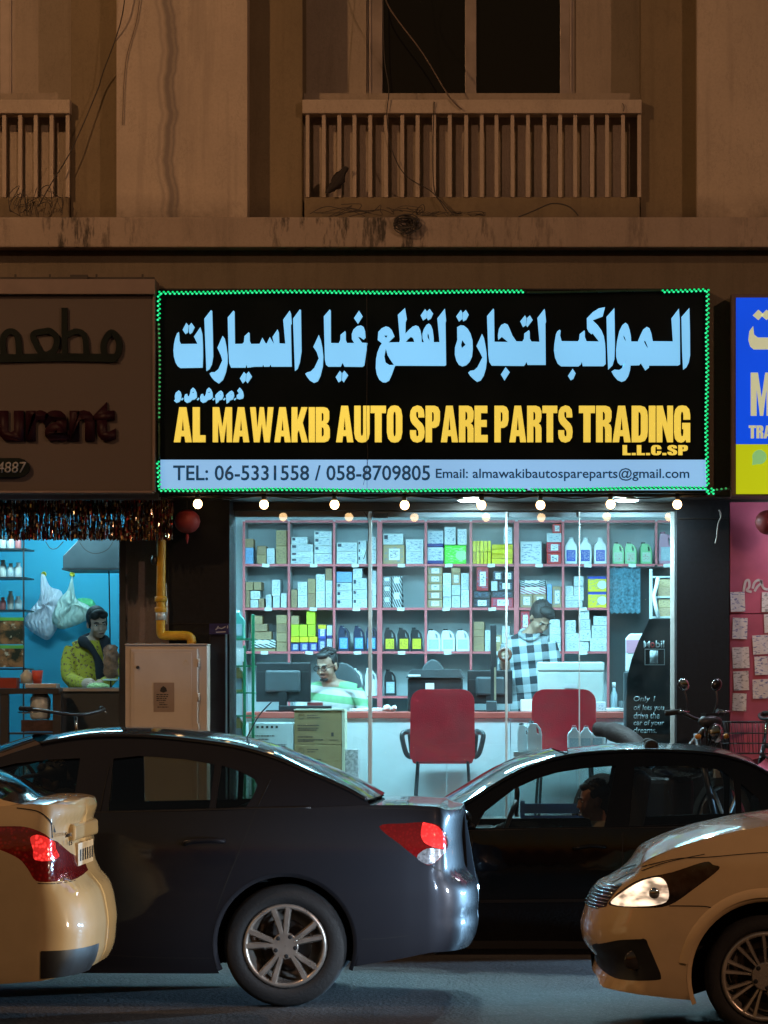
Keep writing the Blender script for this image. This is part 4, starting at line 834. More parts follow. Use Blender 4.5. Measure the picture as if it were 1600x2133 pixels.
# rear door corner right of the shelving
b = MB(); b.box(X(1271, DSF), X(1420, DSF), DW - 0.04, DW - 0.005, FLOOR_Z, Z(1180, DSF)); tag(b.build('rear_door', mat('dark_door', (0.05, 0.05, 0.05), 0.6)), 'dark rear doorway right of the shelving', 'door')
b = MB(); rows = [[(X(1270 + 64*i/12, DSF + 0.05), DSF + 0.05 + 0.015*math.sin(i*1.9), Z(1180 + 95*j/6 + (3 if i % 2 else 0), DSF)) for i in range(13)] for j in range(7)]
b.grid(rows); tag(b.build('curtain', mat('blue_patterned_cloth', (0.10, 0.22, 0.28), 0.9, var=0.6, vs=45)), 'blue patterned curtain hanging in the rear doorway', 'curtain')
rk = thing('metal_rack', 'slim metal rack holding tan cartons inside the right glass edge', 'rack', (X(1380, 27.6), 27.6, FLOOR_Z))
for px in (1356, 1404):
    b = MB(); b.box(X(px, 27.6) - 0.012, X(px, 27.6) + 0.012, 27.6, 27.63, FLOOR_Z, Z(1185, 27.6)); b.build('post', M_ALU, rk)
for y in (1200, 1242, 1284, 1340):
    b = MB(); b.box(X(1356, 27.6), X(1404, 27.6), 27.602, 27.95, Z(y + 3, 27.6), Z(y, 27.6)); b.build('shelf', M_ALU, rk)
for i, (y0, y1) in enumerate(((1206, 1222), (1222, 1242), (1248, 1265), (1265, 1284))):
    place_carton('t', 1372, y0, 1402, y1, 27.62, 0.25, 'flat tan carton on the slim metal rack, %s from top' % ORD[i], 'tan cartons on the slim rack', 0.0)
b = MB(); b.tube([W(1371, 1203, 27.58), W(1368, 1220, 27.57), W(1362, 1240, 27.57), W(1366, 1262, 27.57), W(1371, 1284, 27.58)], 0.016, 6, flat=(1, 0, 0)); tag(b.build('paper_roll', M_TAG), 'narrow white paper strip hanging on the slim rack', 'paper')

# ------------------------------------------------------------------ counter and what stands on it
DC = 26.6
ct = thing('counter', 'long white service counter with a red top edge', 'counter', (X(900, DC), DC, FLOOR_Z))
CT_Z = Z(1483, DC)
M_CWHITE = mat('counter_white_laminate', (0.66, 0.70, 0.70), 0.35, var=0.05, vs=2); M_CRED = mat('counter_red_edge', (0.42, 0.08, 0.06), 0.4, var=0.1)
for a, c in ((512, 770), (771, 930), (931, 1063), (1064, 1200), (1201, 1318)):
    b = MB(); b.box(X(a, DC) + 0.001, X(c, DC) - 0.001, DC + 0.02, DC + 0.05, FLOOR_Z, CT_Z - 0.05); b.build('front_panel', M_CWHITE, ct)
b = MB(); b.box(X(508, DC), X(1322, DC), DC, DC + 0.66, CT_Z - 0.05, CT_Z); b.build('top', M_CRED, ct, bevel=0.006)
b = MB(); b.box(X(506, DC), X(512, DC), DC + 0.021, DC + 0.6, FLOOR_Z, CT_Z - 0.051); b.box(X(1318, DC), X(1323, DC), DC + 0.021, DC + 0.6, FLOOR_Z, CT_Z - 0.051); b.build('end_panel', M_CWHITE, ct)
M_BLK = mat('black_device_plastic', (0.013, 0.014, 0.016), 0.45, var=0.15); M_DGREY = mat('dark_grey_device', (0.05, 0.06, 0.065), 0.5, var=0.1)
def monitor(label, px0, px1, py0, py1, D, rz=0.0, extra=None):
    c = Vector((X((px0+px1)/2, D), D, CT_Z)); t_ = thing('monitor', label, 'monitor', c, 'monitors on the counter', rz)
    w = (px1 - px0) * D / F; z0, z1 = Z(py1, D) - CT_Z, Z(py0, D) - CT_Z
    b = MB(); b.box(-w/2, w/2, 0, 0.025, z0, z1); b.build('screen', M_BLK, t_, bevel=0.008, world=False)
    b = MB(); b.box(-w*0.32, w*0.32, -0.03, 0.0, z0 + 0.25*(z1-z0), z0 + 0.8*(z1-z0)); b.build('rear_housing', M_DGREY, t_, bevel=0.015, world=False)
    b = MB(); b.box(-0.03, 0.03, -0.02, 0.01, 0.01, z0 + 0.1); b.build('neck', M_BLK, t_, world=False)
    b = MB(); b.box(-0.12, 0.12, -0.09, 0.09, 0.001, 0.014); b.build('foot', M_BLK, t_, bevel=0.004, world=False)
    b = MB(); b.box(-w/2 + 0.01, w/2 - 0.01, -0.004, -0.001, z1 - 0.075, z1 - 0.071); b.build('seam', M_DGREY, t_, world=False)
    return t_
monitor('black monitor seen from behind, in front of the striped shirt man', 532, 648, 1380, 1462, 26.85, -0.12)
monitor('black monitor behind the scanner pole, right of the first red chair', 974, 1068, 1396, 1466, 26.9, 0.06)
pr = thing('printer', 'black printer on the counter above the first red chair', 'printer', (X(905, 26.75), 26.9, CT_Z))
b = MB(); b.box(X(849, 26.75), X(962, 26.75), 26.75, 27.12, CT_Z + 0.001, Z(1412, 26.75)); b.build('body', M_BLK, pr, bevel=0.015)
P = [(X(845, 26.7), Z(1412, 26.7)), (X(966, 26.7), Z(1412, 26.7)), (X(958, 26.7), Z(1394, 26.7)), (X(856, 26.7), Z(1394, 26.7))]
b = MB(); b.prism(P, 26.72, 27.1); b.build('lid', M_DGREY, pr, bevel=0.006)
b = MB(); b.box(X(850, 26.7), X(876, 26.7), 26.712, 26.72, Z(1409, 26.7), Z(1405, 26.7)); b.build('paper', M_TAG, pr)
b = MB(); b.box(X(886, 26.7), X(904, 26.7), 26.742, 26.75, Z(1438, 26.7), Z(1423, 26.7)); b.build('sticker', M_TAG, pr)
wb = thing('white_machine', 'pale square office machine beside the checked shirt man', 'machine', (X(1190, 26.7), 26.9, CT_Z))
b = MB(); b.box(X(1120, 26.7), X(1258, 26.7), 26.72, 27.1, CT_Z + 0.001, Z(1398, 26.72)); b.build('body', mat('pale_plastic', (0.42, 0.47, 0.44), 0.5, var=0.08), wb, bevel=0.012)
b = MB(); b.box(X(1119, 26.7), X(1259, 26.7), 26.71, 27.1, Z(1397.5, 26.7), Z(1379, 26.7)); b.build('lid', mat('pale_plastic_lid', (0.46, 0.51, 0.48), 0.45, var=0.08), wb, bevel=0.01)
b = MB(); b.box(X(1176, 26.7), X(1202, 26.7), 26.712, 26.72, Z(1433, 26.7), Z(1424, 26.7)); b.build('badge', M_ALU, wb)
sp = thing('scanner_pole', 'dark upright pole on a square base standing on the counter', 'pole', (X(1028, 26.66), 26.66, CT_Z))
b = MB(); b.box(X(1022, 26.66), X(1034, 26.66), 26.65, 26.68, CT_Z + 0.06, Z(1302, 26.66)); b.build('pole', M_BLK, sp, bevel=0.003)
b = MB(); b.box(X(1029.5, 26.66), X(1033.5, 26.66), 26.645, 26.65, CT_Z + 0.09, Z(1390, 26.66)); b.build('strip', mat('brass_strip', (0.4, 0.33, 0.22), 0.4, 0.5), sp)
b = MB(); b.box(X(1013, 26.66), X(1035, 26.66), 26.61, 26.73, CT_Z + 0.001, CT_Z + 0.085); b.build('base', M_DGREY, sp, bevel=0.008)
tp = thing('tape_dispenser', 'brown tape roll held by the man in the checked shirt', 'tape roll', W(1052, 1363, 27.3))
c = W(1052, 1363, 27.3)
b = MB(); b.lathe([(0.028, -0.024), (0.058, -0.024), (0.058, 0.024), (0.028, 0.024), (0.028, -0.024)], c, axis='y', n=20, cap=False); b.build('roll', mat('brown_tape', (0.10, 0.035, 0.02), 0.25, var=0.1), tp)
b = MB(); b.lathe([(0.020, -0.022), (0.028, -0.022), (0.028, 0.022), (0.020, 0.022), (0.020, -0.022)], c, axis='y', n=20, cap=False); b.build('core', mat('card_core', (0.3, 0.22, 0.15), 0.8), tp)
def slab(name, label, px0, px1, py0, py1, D, depth, m, cat, rz=0.0):
    b = MB(); b.box(X(px0, D), X(px1, D), D, D + depth, max(Z(py1, D), CT_Z + 0.001), Z(py0, D), rot=(0, 0, rz)); return tag(b.build(name, m, bevel=0.004), label, cat)
slab('keyboard', 'black keyboard lying in front of the seated man', 580, 690, 1470, 1481, 26.66, 0.15, M_BLK, 'keyboard', 0.03)
slab('paper_stack', 'loose white papers on the counter before the metal post', 728, 768, 1476, 1482, 26.63, 0.2, M_TAG, 'papers', 0.1)
slab('paper_stack', 'thin papers right of the metal post', 772, 800, 1475, 1482, 26.68, 0.2, M_TAG, 'papers', -0.2)
slab('paper_stack', 'white notepad stack beside the second red chair', 1085, 1112, 1457, 1482, 26.75, 0.18, M_TAG, 'papers', 0.05)
slab('parts_box', 'small white box right of the second red chair', 1238, 1262, 1462, 1482, 26.64, 0.1, CM['w'], 'carton')
slab('paper_stack', 'white paper near the display stand on the counter end', 1262, 1304, 1475, 1482, 26.62, 0.2, M_TAG, 'papers', 0.04)
b = MB(); pts = [(X(800 + 25*t_, 26.7), 26.7 + 0.1*math.sin(3*t_), CT_Z + 0.02 + 0.015*math.sin(9*t_)) for t_ in [i/8 for i in range(9)]]; b.tube(pts, [0.008, 0.02, 0.026, 0.022, 0.028, 0.024, 0.02, 0.016, 0.008], 8); tag(b.build('crumpled_bag', P_WHITE), 'crumpled white bag on the counter near the printer', 'bag')
bt = thing('spray_bottle', 'slim pale bottle standing at the counter end', 'bottle', W(1279, 1478, 26.8))
b = MB(); b.lathe([(0.022, 0), (0.026, 0.01), (0.026, 0.13), (0.012, 0.17), (0.011, 0.19)], (X(1279, 26.8), 26.8, CT_Z + 0.001), n=14); b.build('body', P_GREY, bt)
b = MB(); b.lathe([(0.014, 0.19), (0.014, 0.225), (0.01, 0.228)], (X(1279, 26.8), 26.8, CT_Z + 0.001), n=12); b.build('cap', P_WHITE, bt)
mug = MB(); mug.lathe([(0.03, 0), (0.036, 0.01), (0.036, 0.085), (0.032, 0.085), (0.032, 0.02)], (X(1299, 26.75), 26.75, CT_Z + 0.001), n=16); tag(mug.build('cup', M_DGREY), 'dark cup at the counter end beside the slim bottle', 'cup')
slab('stapler', 'small dark red box of pens near the keyboard', 640, 672, 1463, 1475, 26.84, 0.06, mat('dark_red_item', (0.2, 0.03, 0.03), 0.5), 'box')

# ------------------------------------------------------------------ chairs
M_CHRED = mat('red_chair_fabric', (0.42, 0.005, 0.013), 0.85, var=0.2, vs=12, bump=0.3, bs=150); M_TUBE = mat('dark_steel_tube', (0.06, 0.06, 0.065), 0.35, 0.8, var=0.1)
def visitor_chair(label, px, D, rz):
    t_ = thing('visitor_chair', label, 'chair', (X(px, D), D, FLOOR_Z), 'red visitor chairs before the counter', rz)
    w = 0.245; z0, z1 = Z(1586, D) - FLOOR_Z, Z(1437, D) - FLOOR_Z
    P = []
    for a, (cx_, cz, r) in enumerate((( -w + 0.045, z0 + 0.045, 0.045), (w - 0.045, z0 + 0.045, 0.045), (w - 0.10, z1 - 0.09, 0.095), (-w + 0.10, z1 - 0.09, 0.095))):
        for k in range(7):
            an = R(180 + 90*a + 15*k); P.append((cx_ + r*math.cos(an), cz + r*math.sin(an)))
    b = MB(); rows = []
    b.prism(P, -0.035, 0.03); bo = b.build('backrest', M_CHRED, t_, bevel=0.018, seg=3, world=False)
    b = MB(); b.box(-0.23, 0.23, 0.05, 0.52, z0 - 0.02, z0 + 0.05); b.build('seat', M_CHRED, t_, bevel=0.025, seg=3, world=False)
    for s_ in (-1, 1):
        x = s_*0.20
        b = MB(); b.tube([(x*0.93, 0.02, z0 + 0.06), (x*0.95, 0.035, z0 - 0.02), (x*1.08, -0.06, 0.0)], 0.011, 8); b.build('leg', M_TUBE, t_, world=False)
        b = MB(); b.tube([(x*0.95, 0.46, z0 - 0.01), (x*1.08, 0.52, 0.0)], 0.011, 8); b.build('leg', M_TUBE, t_, world=False)
        b = MB(); b.tube(spline([(s_*0.235, 0.02, z0 + 0.03), (s_*0.275, 0.03, z0 + 0.06), (s_*0.305, 0.06, z0 + 0.17), (s_*0.30, 0.08, z0 + 0.21), (s_*0.27, 0.12, z0 + 0.22), (s_*0.255, 0.25, z0 + 0.22), (s_*0.25, 0.33, z0 + 0.17), (s_*0.235, 0.34, z0 + 0.02)], 5), 0.02, 8); b.build('armrest', M_BLK, t_, world=False)
    return t_
visitor_chair('red fabric visitor chair before the printer, nearer the metal post', 922, 26.05, 0.02)
visitor_chair('red fabric visitor chair before the pale office machine', 1175, 26.0, -0.05)
def office_chair(label, px, pytop, D, w):
    t_ = thing('office_chair', label, 'chair', (X(px, D), D, FLOOR_Z)); zt = Z(pytop, D) - FLOOR_Z
    P = [(w*math.sin(a)*(1.0 if math.cos(a) < 0 else 0.93), zt - 0.28 + 0.28*math.cos(a)) for a in [2*math.pi*k/24 for k in range(24)]]
    b = MB(); b.prism(P, -0.03, 0.03); b.build('backrest', M_DGREY, t_, bevel=0.02, world=False)
    b = MB(); b.box(-0.22, 0.22, -0.46, -0.02, 0.42, 0.50); b.build('seat', M_DGREY, t_, bevel=0.03, world=False)
    b = MB(); b.tube([(0, -0.2, 0.08), (0, -0.2, 0.43)], 0.025, 8); b.tube([(0, -0.1, 0.44), (0, 0.02, 0.45), (0, 0.04, 0.7)], 0.02, 8); b.build('stem', M_BLK, t_, world=False)
    for k in range(5):
        a = k*2*math.pi/5; b = MB(); b.tube([(0, -0.2, 0.09), (0.28*math.cos(a), -0.2 + 0.28*math.sin(a), 0.05)], 0.018, 6); b.build('leg', M_BLK, t_, world=False)
office_chair('dark office chair behind the seated man in the striped shirt', 712, 1380, 27.75, 0.19)
office_chair('empty dark office chair behind the printer', 902, 1373, 27.7, 0.135)

# ------------------------------------------------------------------ black oil display stand
ds_ = thing('display_stand', 'black cardboard motor oil display stand with white lettering', 'display stand', (X(1355, 25.75), 25.75, FLOOR_Z)); DD = 25.7
P = [(1352,1289),(1398,1289),(1399,1552),(1399,1720),(1306,1720),(1306,1552),(1305,1486),(1306,1413),(1316,1373),(1331,1334),(1346,1305)]
b = MB(); b.prism([(X(p, DD), Z(q, DD)) for p, q in P], DD, DD + 0.03); b.build('board', mat('black_card', (0.008, 0.008, 0.009), 0.5), ds_)
b = MB(); b.box(X(1320, DD), X(1390, DD), DD + 0.03, DD + 0.3, FLOOR_Z, FLOOR_Z + 0.03); b.build('foot', M_BLK, ds_)
M_WTXT = mat('white_lettering', (0.62, 0.62, 0.60), 0.5); M_RTXT = mat('red_lettering', (0.5, 0.02, 0.02), 0.5)
text_px('M', 1341, 1354, 1335, 1349, DD, 'lettering', M_WTXT, ds_, 0.002, 0.005); text_px('o', 1355, 1364, 1338, 1349, DD, 'lettering', M_RTXT, ds_, 0.002, 0.02); text_px('bil', 1366, 1384, 1334, 1349, DD, 'lettering', M_WTXT, ds_, 0.002, 0.02)
b = MB()
for a in ((1343, 1385, 1351.5, 1353), (1343, 1385, 1384, 1385.5), (1343, 1344.5, 1353, 1384), (1383.5, 1385, 1353, 1384)): b.pbox(*a, DD - 0.002, 0.0015)
b.build('logo_frame', M_WTXT, ds_); text_px('1', 1354, 1371, 1355, 1382, DD, 'lettering', M_WTXT, ds_, 0.002, 0.05)
for txt, x0, x1, y0, y1 in (('Only 1', 1320, 1365, 1450, 1464), ('oil lets you', 1320, 1384, 1468, 1483), ('drive the', 1320, 1374, 1484, 1497), ('car of your', 1320, 1384, 1500, 1514), ('dreams.', 1320, 1368, 1515, 1527)):
    text_px(txt, x0, x1, y0, y1, DD, 'lettering', M_WTXT, ds_, 0.002, 0.008, 0.15)
pk = thing('oil_can', 'pink and white canister peeking out behind the display stand', 'canister', W(1322, 1400, 26.3))
b = MB(); b.prism([(X(p, 26.3), Z(q, 26.3)) for p, q in ((1304, 1400), (1345, 1400), (1345, 1320), (1312, 1320), (1304, 1330))], 26.3, 26.45); b.build('body', P_WHITE, pk, bevel=0.012)
b = MB(); b.box(X(1304.5, 26.3), X(1344, 26.3), 26.295, 26.3, Z(1360, 26.3), Z(1333, 26.3)); b.build('label', P_PINK, pk)
b = MB(); b.box(X(1300, 26.3), X(1346, 26.3), 26.28, 26.5, FLOOR_Z, Z(1400.3, 26.3)); tag(b.build('pedestal', M_DGREY, bevel=0.005), 'dark narrow pedestal hidden behind the display stand', 'pedestal')

# ------------------------------------------------------------------ green rack and cartons just inside the glass on the left
gr = thing('display_rack', 'green metal display rack with oil containers at the left glass edge', 'rack', (X(507, 26.0), 26.0, FLOOR_Z)); DK = 25.95
M_GRN = mat('green_rack_paint', (0.01, 0.16, 0.07), 0.4, var=0.1)
for px in (509, 527):
    b = MB(); b.box(X(px - 3, DK), X(px + 3, DK), DK, DK + 0.03, FLOOR_Z, Z(1345 if px == 509 else 1280, DK)); b.build('post', M_GRN, gr, bevel=0.003)
for y in (1330, 1386, 1442, 1490, 1560):
    b = MB(); b.box(X(474, DK), X(527, DK), DK + 0.002, DK + 0.3, Z(y + 3, DK), Z(y, DK)); b.build('shelf', M_GRN, gr)
b = MB(); b.box(X(476, DK), X(508, DK), DK - 0.004, DK - 0.001, Z(1378, DK), Z(1350, DK)); b.build('sign_card', M_TAG, gr)
for i, (y0, y1, mm, l) in enumerate(((1272, 1330, plastic('sea_green_plastic', (0.06, 0.28, 0.24)), 'large sea green jug on top of the green rack'), (1387, 1442, plastic('straw_plastic', (0.42, 0.36, 0.14)), 'straw coloured container, upper one in the green rack'), (1492, 1545, plastic('straw_plastic', (0, 0, 0)), 'straw coloured container, lower one in the green rack'))):
    t_ = jug_proto('oil_jug', 30*DK/F, (y1-y0)*DK/F, 0.13, mm, P_GREY, P_WHITE, 'round'); t_.location = (X(492, DK), DK + 0.1, Z(y1, DK) + 0.001); tag(t_, l, 'jug', 'containers in the green rack')
def big_carton(label, px0, px1, py0, py1, D, depth, base, prints, cat='carton', bevel=0.004):
    t_ = thing('shipping_carton', label, cat, (X((px0+px1)/2, D), D + depth/2, Z(py1, D)), 'cartons before the counter')
    b = MB(); b.pbox(px0, px1, py0, py1, D, depth); b.build('box', base, t_, bevel=bevel)
    b = MB()
    for a in prints: b.pbox(a[0], a[1], a[2], a[3], D - 0.0015, 0.001)
    if prints: b.build('print', mat('carton_ink', (0.06, 0.045, 0.035), 0.8), t_)
    return t_
M_TANB = mat('big_tan_carton', (0.30, 0.19, 0.08), 0.8, var=0.12); M_WHB = mat('big_white_carton', (0.58, 0.62, 0.60), 0.7, var=0.08); M_FLOW = mat('flower_print_carton', (0.5, 0.47, 0.46), 0.7, var=0.6, vs=40)
rgp = random.Random(9)
def lines(x0, x1, ys): 
    out = []
    for y in ys:
        x = x0; end = x0 + (x1-x0)*rgp.uniform(0.55, 1)
        while x < end: w = rgp.uniform(2, 7); out.append((x, min(x + w, end), y, y + 1.8)); x += w + 1.2
    return out
DX = 26.1
def ring_px(cx_, cy_, r, D, parent, m):
    b = MB(); c = W(cx_, cy_, D - 0.002); b.tube([c + Vector((r*math.cos(a), 0, r*math.sin(a))) for a in [k*math.pi/8 for k in range(17)]], 0.0016, 4); b.build('roundel', m, parent)
for y0, y1, l in ((1480, 1551, 'upper tan shipping carton of the stack before the counter'), (1551.4, 1622, 'tan shipping carton second from top in the stack'), (1622.4, 1693, 'lowest tan shipping carton of the stack, mostly behind the grey car')):
    t_ = big_carton(l, 613, 712, y0, y1, DX, 0.3, M_TANB, lines(640, 668, (y0 + 9, y0 + 14)) + lines(620, 680, (y0 + 30, y0 + 36, y0 + 40)) + lines(620, 676, (y0 + 54, y0 + 60, y0 + 63)) + [(690, 695, y0 + 46, y0 + 54), (686, 705, y0 + 61, y0 + 62)])
    ring_px(628, y0 + 12, 0.02, DX, t_, mat('carton_ink', (0, 0, 0)))
b = MB(); b.pbox(612, 717, 1477, 1479.8, DX - 0.005, 0.32); b.pbox(712.6, 718, 1480, 1690, DX + 0.0, 0.31); tag(b.build('foam_wrap', mat('pale_foam', (0.55, 0.52, 0.36), 0.8, var=0.1)), 'pale foam sheet wrapped over the tan carton stack', 'foam sheet')
for y0, y1, l in ((1506, 1568, 'white shipping carton with black print left of the tan cartons'), (1568.4, 1630, 'white shipping carton under the printed white carton'), (1630.4, 1695, 'lowest white carton behind the grey car roof')):
    big_carton(l, 518, 611, y0, y1, DX, 0.3, M_WHB, [(534 + 10*i, 539 + 10*i, y0 + 6, y0 + 11) for i in range(5)] + lines(520, 602, (y0 + 26,)) + lines(536, 566, (y0 + 33,)) + lines(580, 604, (y0 + 44, y0 + 47)))
big_carton('narrow flower printed carton beside the tan carton stack', 719, 746, 1561, 1693, DX + 0.05, 0.2, M_FLOW, [])
# ------------------------------------------------------------------ restaurant on the left
DRB = 28.4
RXL, RXR = X(-420, DG), X(262, DG)
M_CYAN = mat('restaurant_wall_paint', (0.045, 0.43, 0.62), 0.6, var=0.06, vs=1.5)
RF = 0.62
b = MB(); b.box(RXL, X(345, DG), DRB, DRB + 0.12, RF, CEIL); struct('restaurant_back_wall', b, M_CYAN)
b = MB(); b.box(X(322, DG), X(345, DG), DG + 0.3, DRB, RF, CEIL); struct('restaurant_side_wall', b, M_CYAN)
b = MB(); b.box(RXL - 0.1, RXL, DG + 0.3, DRB, RF, CEIL); struct('restaurant_side_wall', b, M_CYAN)
b = MB(); b.box(RXL, X(345, DG), DG + 0.05, DRB + 0.1, CEIL - 0.05, CEIL + 0.04); struct('restaurant_ceiling', b, M_WHITE)
b = MB(); b.box(RXL, X(345, DG), DG - 0.1, DRB + 0.1, PAV_Z - 0.2, RF); struct('restaurant_floor', b, M_TILE)
rl = thing('ceiling_light', 'cool tube light on the restaurant ceiling', 'light', (X(60, 27), 27.0, CEIL - 0.05))
for y, es_ in ((25.85, 80.0), (27.7, 30.0)):
    b = MB(); b.box(X(0, 27), X(230, 27), y - 0.05, y + 0.05, CEIL - 0.10, CEIL - 0.052); b.build('tube', emis('cyan_tube_%d' % es_, (0.45, 0.86, 1.0), es_), rl)
# jamb wall between restaurant window and gas pipe
b = MB(); b.box(X(262, 25.3), X(352, 25.3), 25.3, 25.9, PAV_Z, SOFF_Z - 0.001); tag(b.build('jamb_wall', stucco('jamb_stucco', (0.22, 0.19, 0.20), streak=0.7)), 'stained grey wall strip behind the yellow gas pipe', 'wall')
wf = thing('restaurant_window', 'dark framed restaurant service window over a grey counter front', 'window', (X(120, 25.3), 25.3, PAV_Z))
M_DFR = mat('dark_grey_frame', (0.06, 0.065, 0.07), 0.4, 0.4, var=0.1)
b = MB(); b.box(X(249, 25.3), X(262.5, 25.3), 25.28, 25.36, PAV_Z, SOFF_Z - 0.2); b.build('side_frame', M_DFR, wf)
b = MB(); b.box(RXL, X(262, 25.3), 25.27, 25.38, Z(1070, 25.3), SOFF_Z - 0.001); b.build('head_frame', M_DFR, wf)
b = MB(); b.box(X(118, 25.35), X(249, 25.35), 25.32, 25.36, PAV_Z, Z(1440, 25.35)); b.build('apron_panel', mat('grey_apron', (0.07, 0.085, 0.095), 0.5, 0.2, var=0.1), wf)
b = MB(); b.box(X(118, 25.35), X(249, 25.35), 25.30, 25.9, Z(1440, 25.35), Z(1434, 25.35)); b.build('sill', M_ALU, wf)
# grilling counter inside
gc = thing('grill_counter', 'steel counter with the shawarma grill behind the service window', 'counter', (X(190, 26.3), 26.3, RF))
b = MB(); b.box(X(115, 26.2), X(262, 26.2), 26.2, 26.75, RF, Z(1440, 26.2)); b.build('cabinet', M_DFR, gc)
b = MB(); b.box(X(112, 26.2), X(264, 26.2), 26.16, 26.78, Z(1440, 26.2), Z(1432, 26.2)); b.build('top', M_ALU, gc)
b = MB(); b.ellip(W(205, 1431, 26.35), 0.09, 0.09, 0.035, 14, 8); tag(b.build('chopped_salad', mat('pale_green_salad', (0.45, 0.6, 0.25), 0.8, var=0.5, vs=60, bump=1.0, bs=90)), 'heap of chopped pale green salad before the woman', 'salad')
sk = thing('shawarma_spit', 'brown shawarma meat on a vertical spit under the hood', 'meat spit', W(231, 1432, 26.5))
b = MB(); rgm = random.Random(6); rows = []
for i in range(13):
    t_ = i/12; r0 = 0.046 + 0.012*math.sin(math.pi*t_) if 0.05 < t_ < 0.93 else 0.03; rows.append([])
    for k in range(17): a = 2*math.pi*(k % 16)/16; rr = r0*(1 + 0.14*math.sin(3*a + i*1.7) + 0.08*math.sin(7*a + i)); rows[-1].append(W(231, 1413 - 70*t_, 26.5) + Vector((rr*math.cos(a), rr*math.sin(a), 0)))
b.grid(rows); b.build('meat', mat('roast_meat', (0.24, 0.085, 0.04), 0.5, var=0.5, vs=40, bump=0.8, bs=50), sk)
b = MB(); b.tube([W(227, 1186, 26.5), W(231, 1432, 26.5)], 0.005, 8); b.build('rod', M_TUBE, sk)
b = MB(); b.lathe([(0.06, 0), (0.065, 0.012), (0.02, 0.015)], W(231, 1418, 26.5), n=18); b.build('plate', M_ALU, sk)
hd = thing('extractor_hood', 'dark grey metal extractor hood above the spit', 'hood', W(192, 1184, 26.4))
P = [(131, 1184), (131, 1158), (160, 1128), (180, 1100), (255, 1100), (255, 1184)]
b = MB(); b.prism([(X(p, 26.2), Z(q, 26.2)) for p, q in P], 26.2, 26.95); b.build('canopy', mat('hood_steel', (0.10, 0.13, 0.145), 0.45, 0.4, var=0.15), hd, bevel=0.006)
b = MB(); b.box(X(129, 26.19), X(257, 26.19), 26.185, 26.96, Z(1187, 26.2), Z(1183.6, 26.2)); b.build('lip', M_DFR, hd)
cable('garland', 'thin wire garland sagging across the hood', [(165, 1128, 26.1), (178, 1145, 26.1), (198, 1153, 26.1), (222, 1146, 26.1), (236, 1128, 26.1)], 0.003, M_CABLE, 'garland')
cable('garland', 'thin wire garland sagging over the pale wall left of the hood', [(95, 1128, 26.1), (105, 1142, 26.1), (118, 1142, 26.1), (132, 1128, 26.1)], 0.003, M_CABLE, 'garland')
# plastic bags on the wall
def bag_mat(name, c):
    m, t, bb = new_mat(name); bb.inputs['Base Color'].default_value = (*c, 1); bb.inputs['Roughness'].default_value = 0.4; bb.inputs['Alpha'].default_value = 0.8; bb.inputs['Subsurface Weight'].default_value = 0.0
    w_ = nd(t, 'ShaderNodeTexWave'); w_.inputs['Scale'].default_value = 9; w_.inputs['Distortion'].default_value = 9; t.links.new(coords(t), w_.inputs[0]); bn = nd(t, 'ShaderNodeBump'); bn.inputs['Distance'].default_value = 0.008; t.links.new(w_.outputs[0], bn.inputs['Height']); t.links.new(bn.outputs[0], bb.inputs['Normal']); return m
def bag(label, outline, D, m, th=0.05, seed=1):
    P = [tuple(q) for q in spline(outline, 4, True)]; rgb = random.Random(seed); cx_ = sum(p[0] for p in P)/len(P); cy_ = sum(p[1] for p in P)/len(P); b = MB(); K = 6; rows = []
    for side in (-1, 1):
        rows = []
        for r_ in range(K + 1):
            f = 1 - r_/K; rows.append([Vector((X(cx_ + (p[0]-cx_)*f, D), D + side*th*math.sqrt(max(0, 1 - f*f))*(1 + 0.22*math.sin(i*0.9 + r_*0.7)), Z(cy_ + (p[1]-cy_)*f, D))) for i, p in enumerate(P + [P[0]])])
        b.grid(rows)
    return tag(b.build('plastic_bag', m), label, 'plastic bag', 'plastic bags on the restaurant wall')
M_BAGW = bag_mat('white_bag', (0.86, 0.86, 0.95)); M_BAGG = bag_mat('pale_green_bag', (0.72, 0.88, 0.78)); M_BAGB = bag_mat('bright_green_bag', (0.2, 0.75, 0.3))
bag('white carrier bag with folded sheets hanging on the pale blue wall', [(85,1200),(93,1198),(105,1222),(128,1232),(132,1262),(128,1290),(104,1331),(80,1325),(50,1300),(62,1272),(82,1245)], 28.25, M_BAGW, 0.06, 1)
bag('pale green carrier bag hanging from the yellow hook', [(150,1200),(154,1222),(160,1248),(185,1262),(196,1280),(160,1302),(125,1310),(108,1290),(122,1250),(140,1230)], 28.18, M_BAGG, 0.05, 2)
bag('bright green bag tucked behind the pale green bag', [(158,1250),(188,1247),(200,1262),(192,1282),(172,1285)], 28.3, M_BAGB, 0.04, 3)
for px, l in ((151, 'right'), (92, 'left')):
    t_ = MB(); t_.lathe([(0.02, 0.0), (0.022, -0.02), (0.014, -0.03), (0.01, -0.012)], Vector((X(px, DRB), DRB, Z(1196, DRB))), axis='y', n=14); tag(t_.build('wall_hook', mat('yellow_hook', (0.7, 0.62, 0.05), 0.4)), 'round yellow wall hook above the %s bag' % l, 'hook', 'yellow wall hooks')
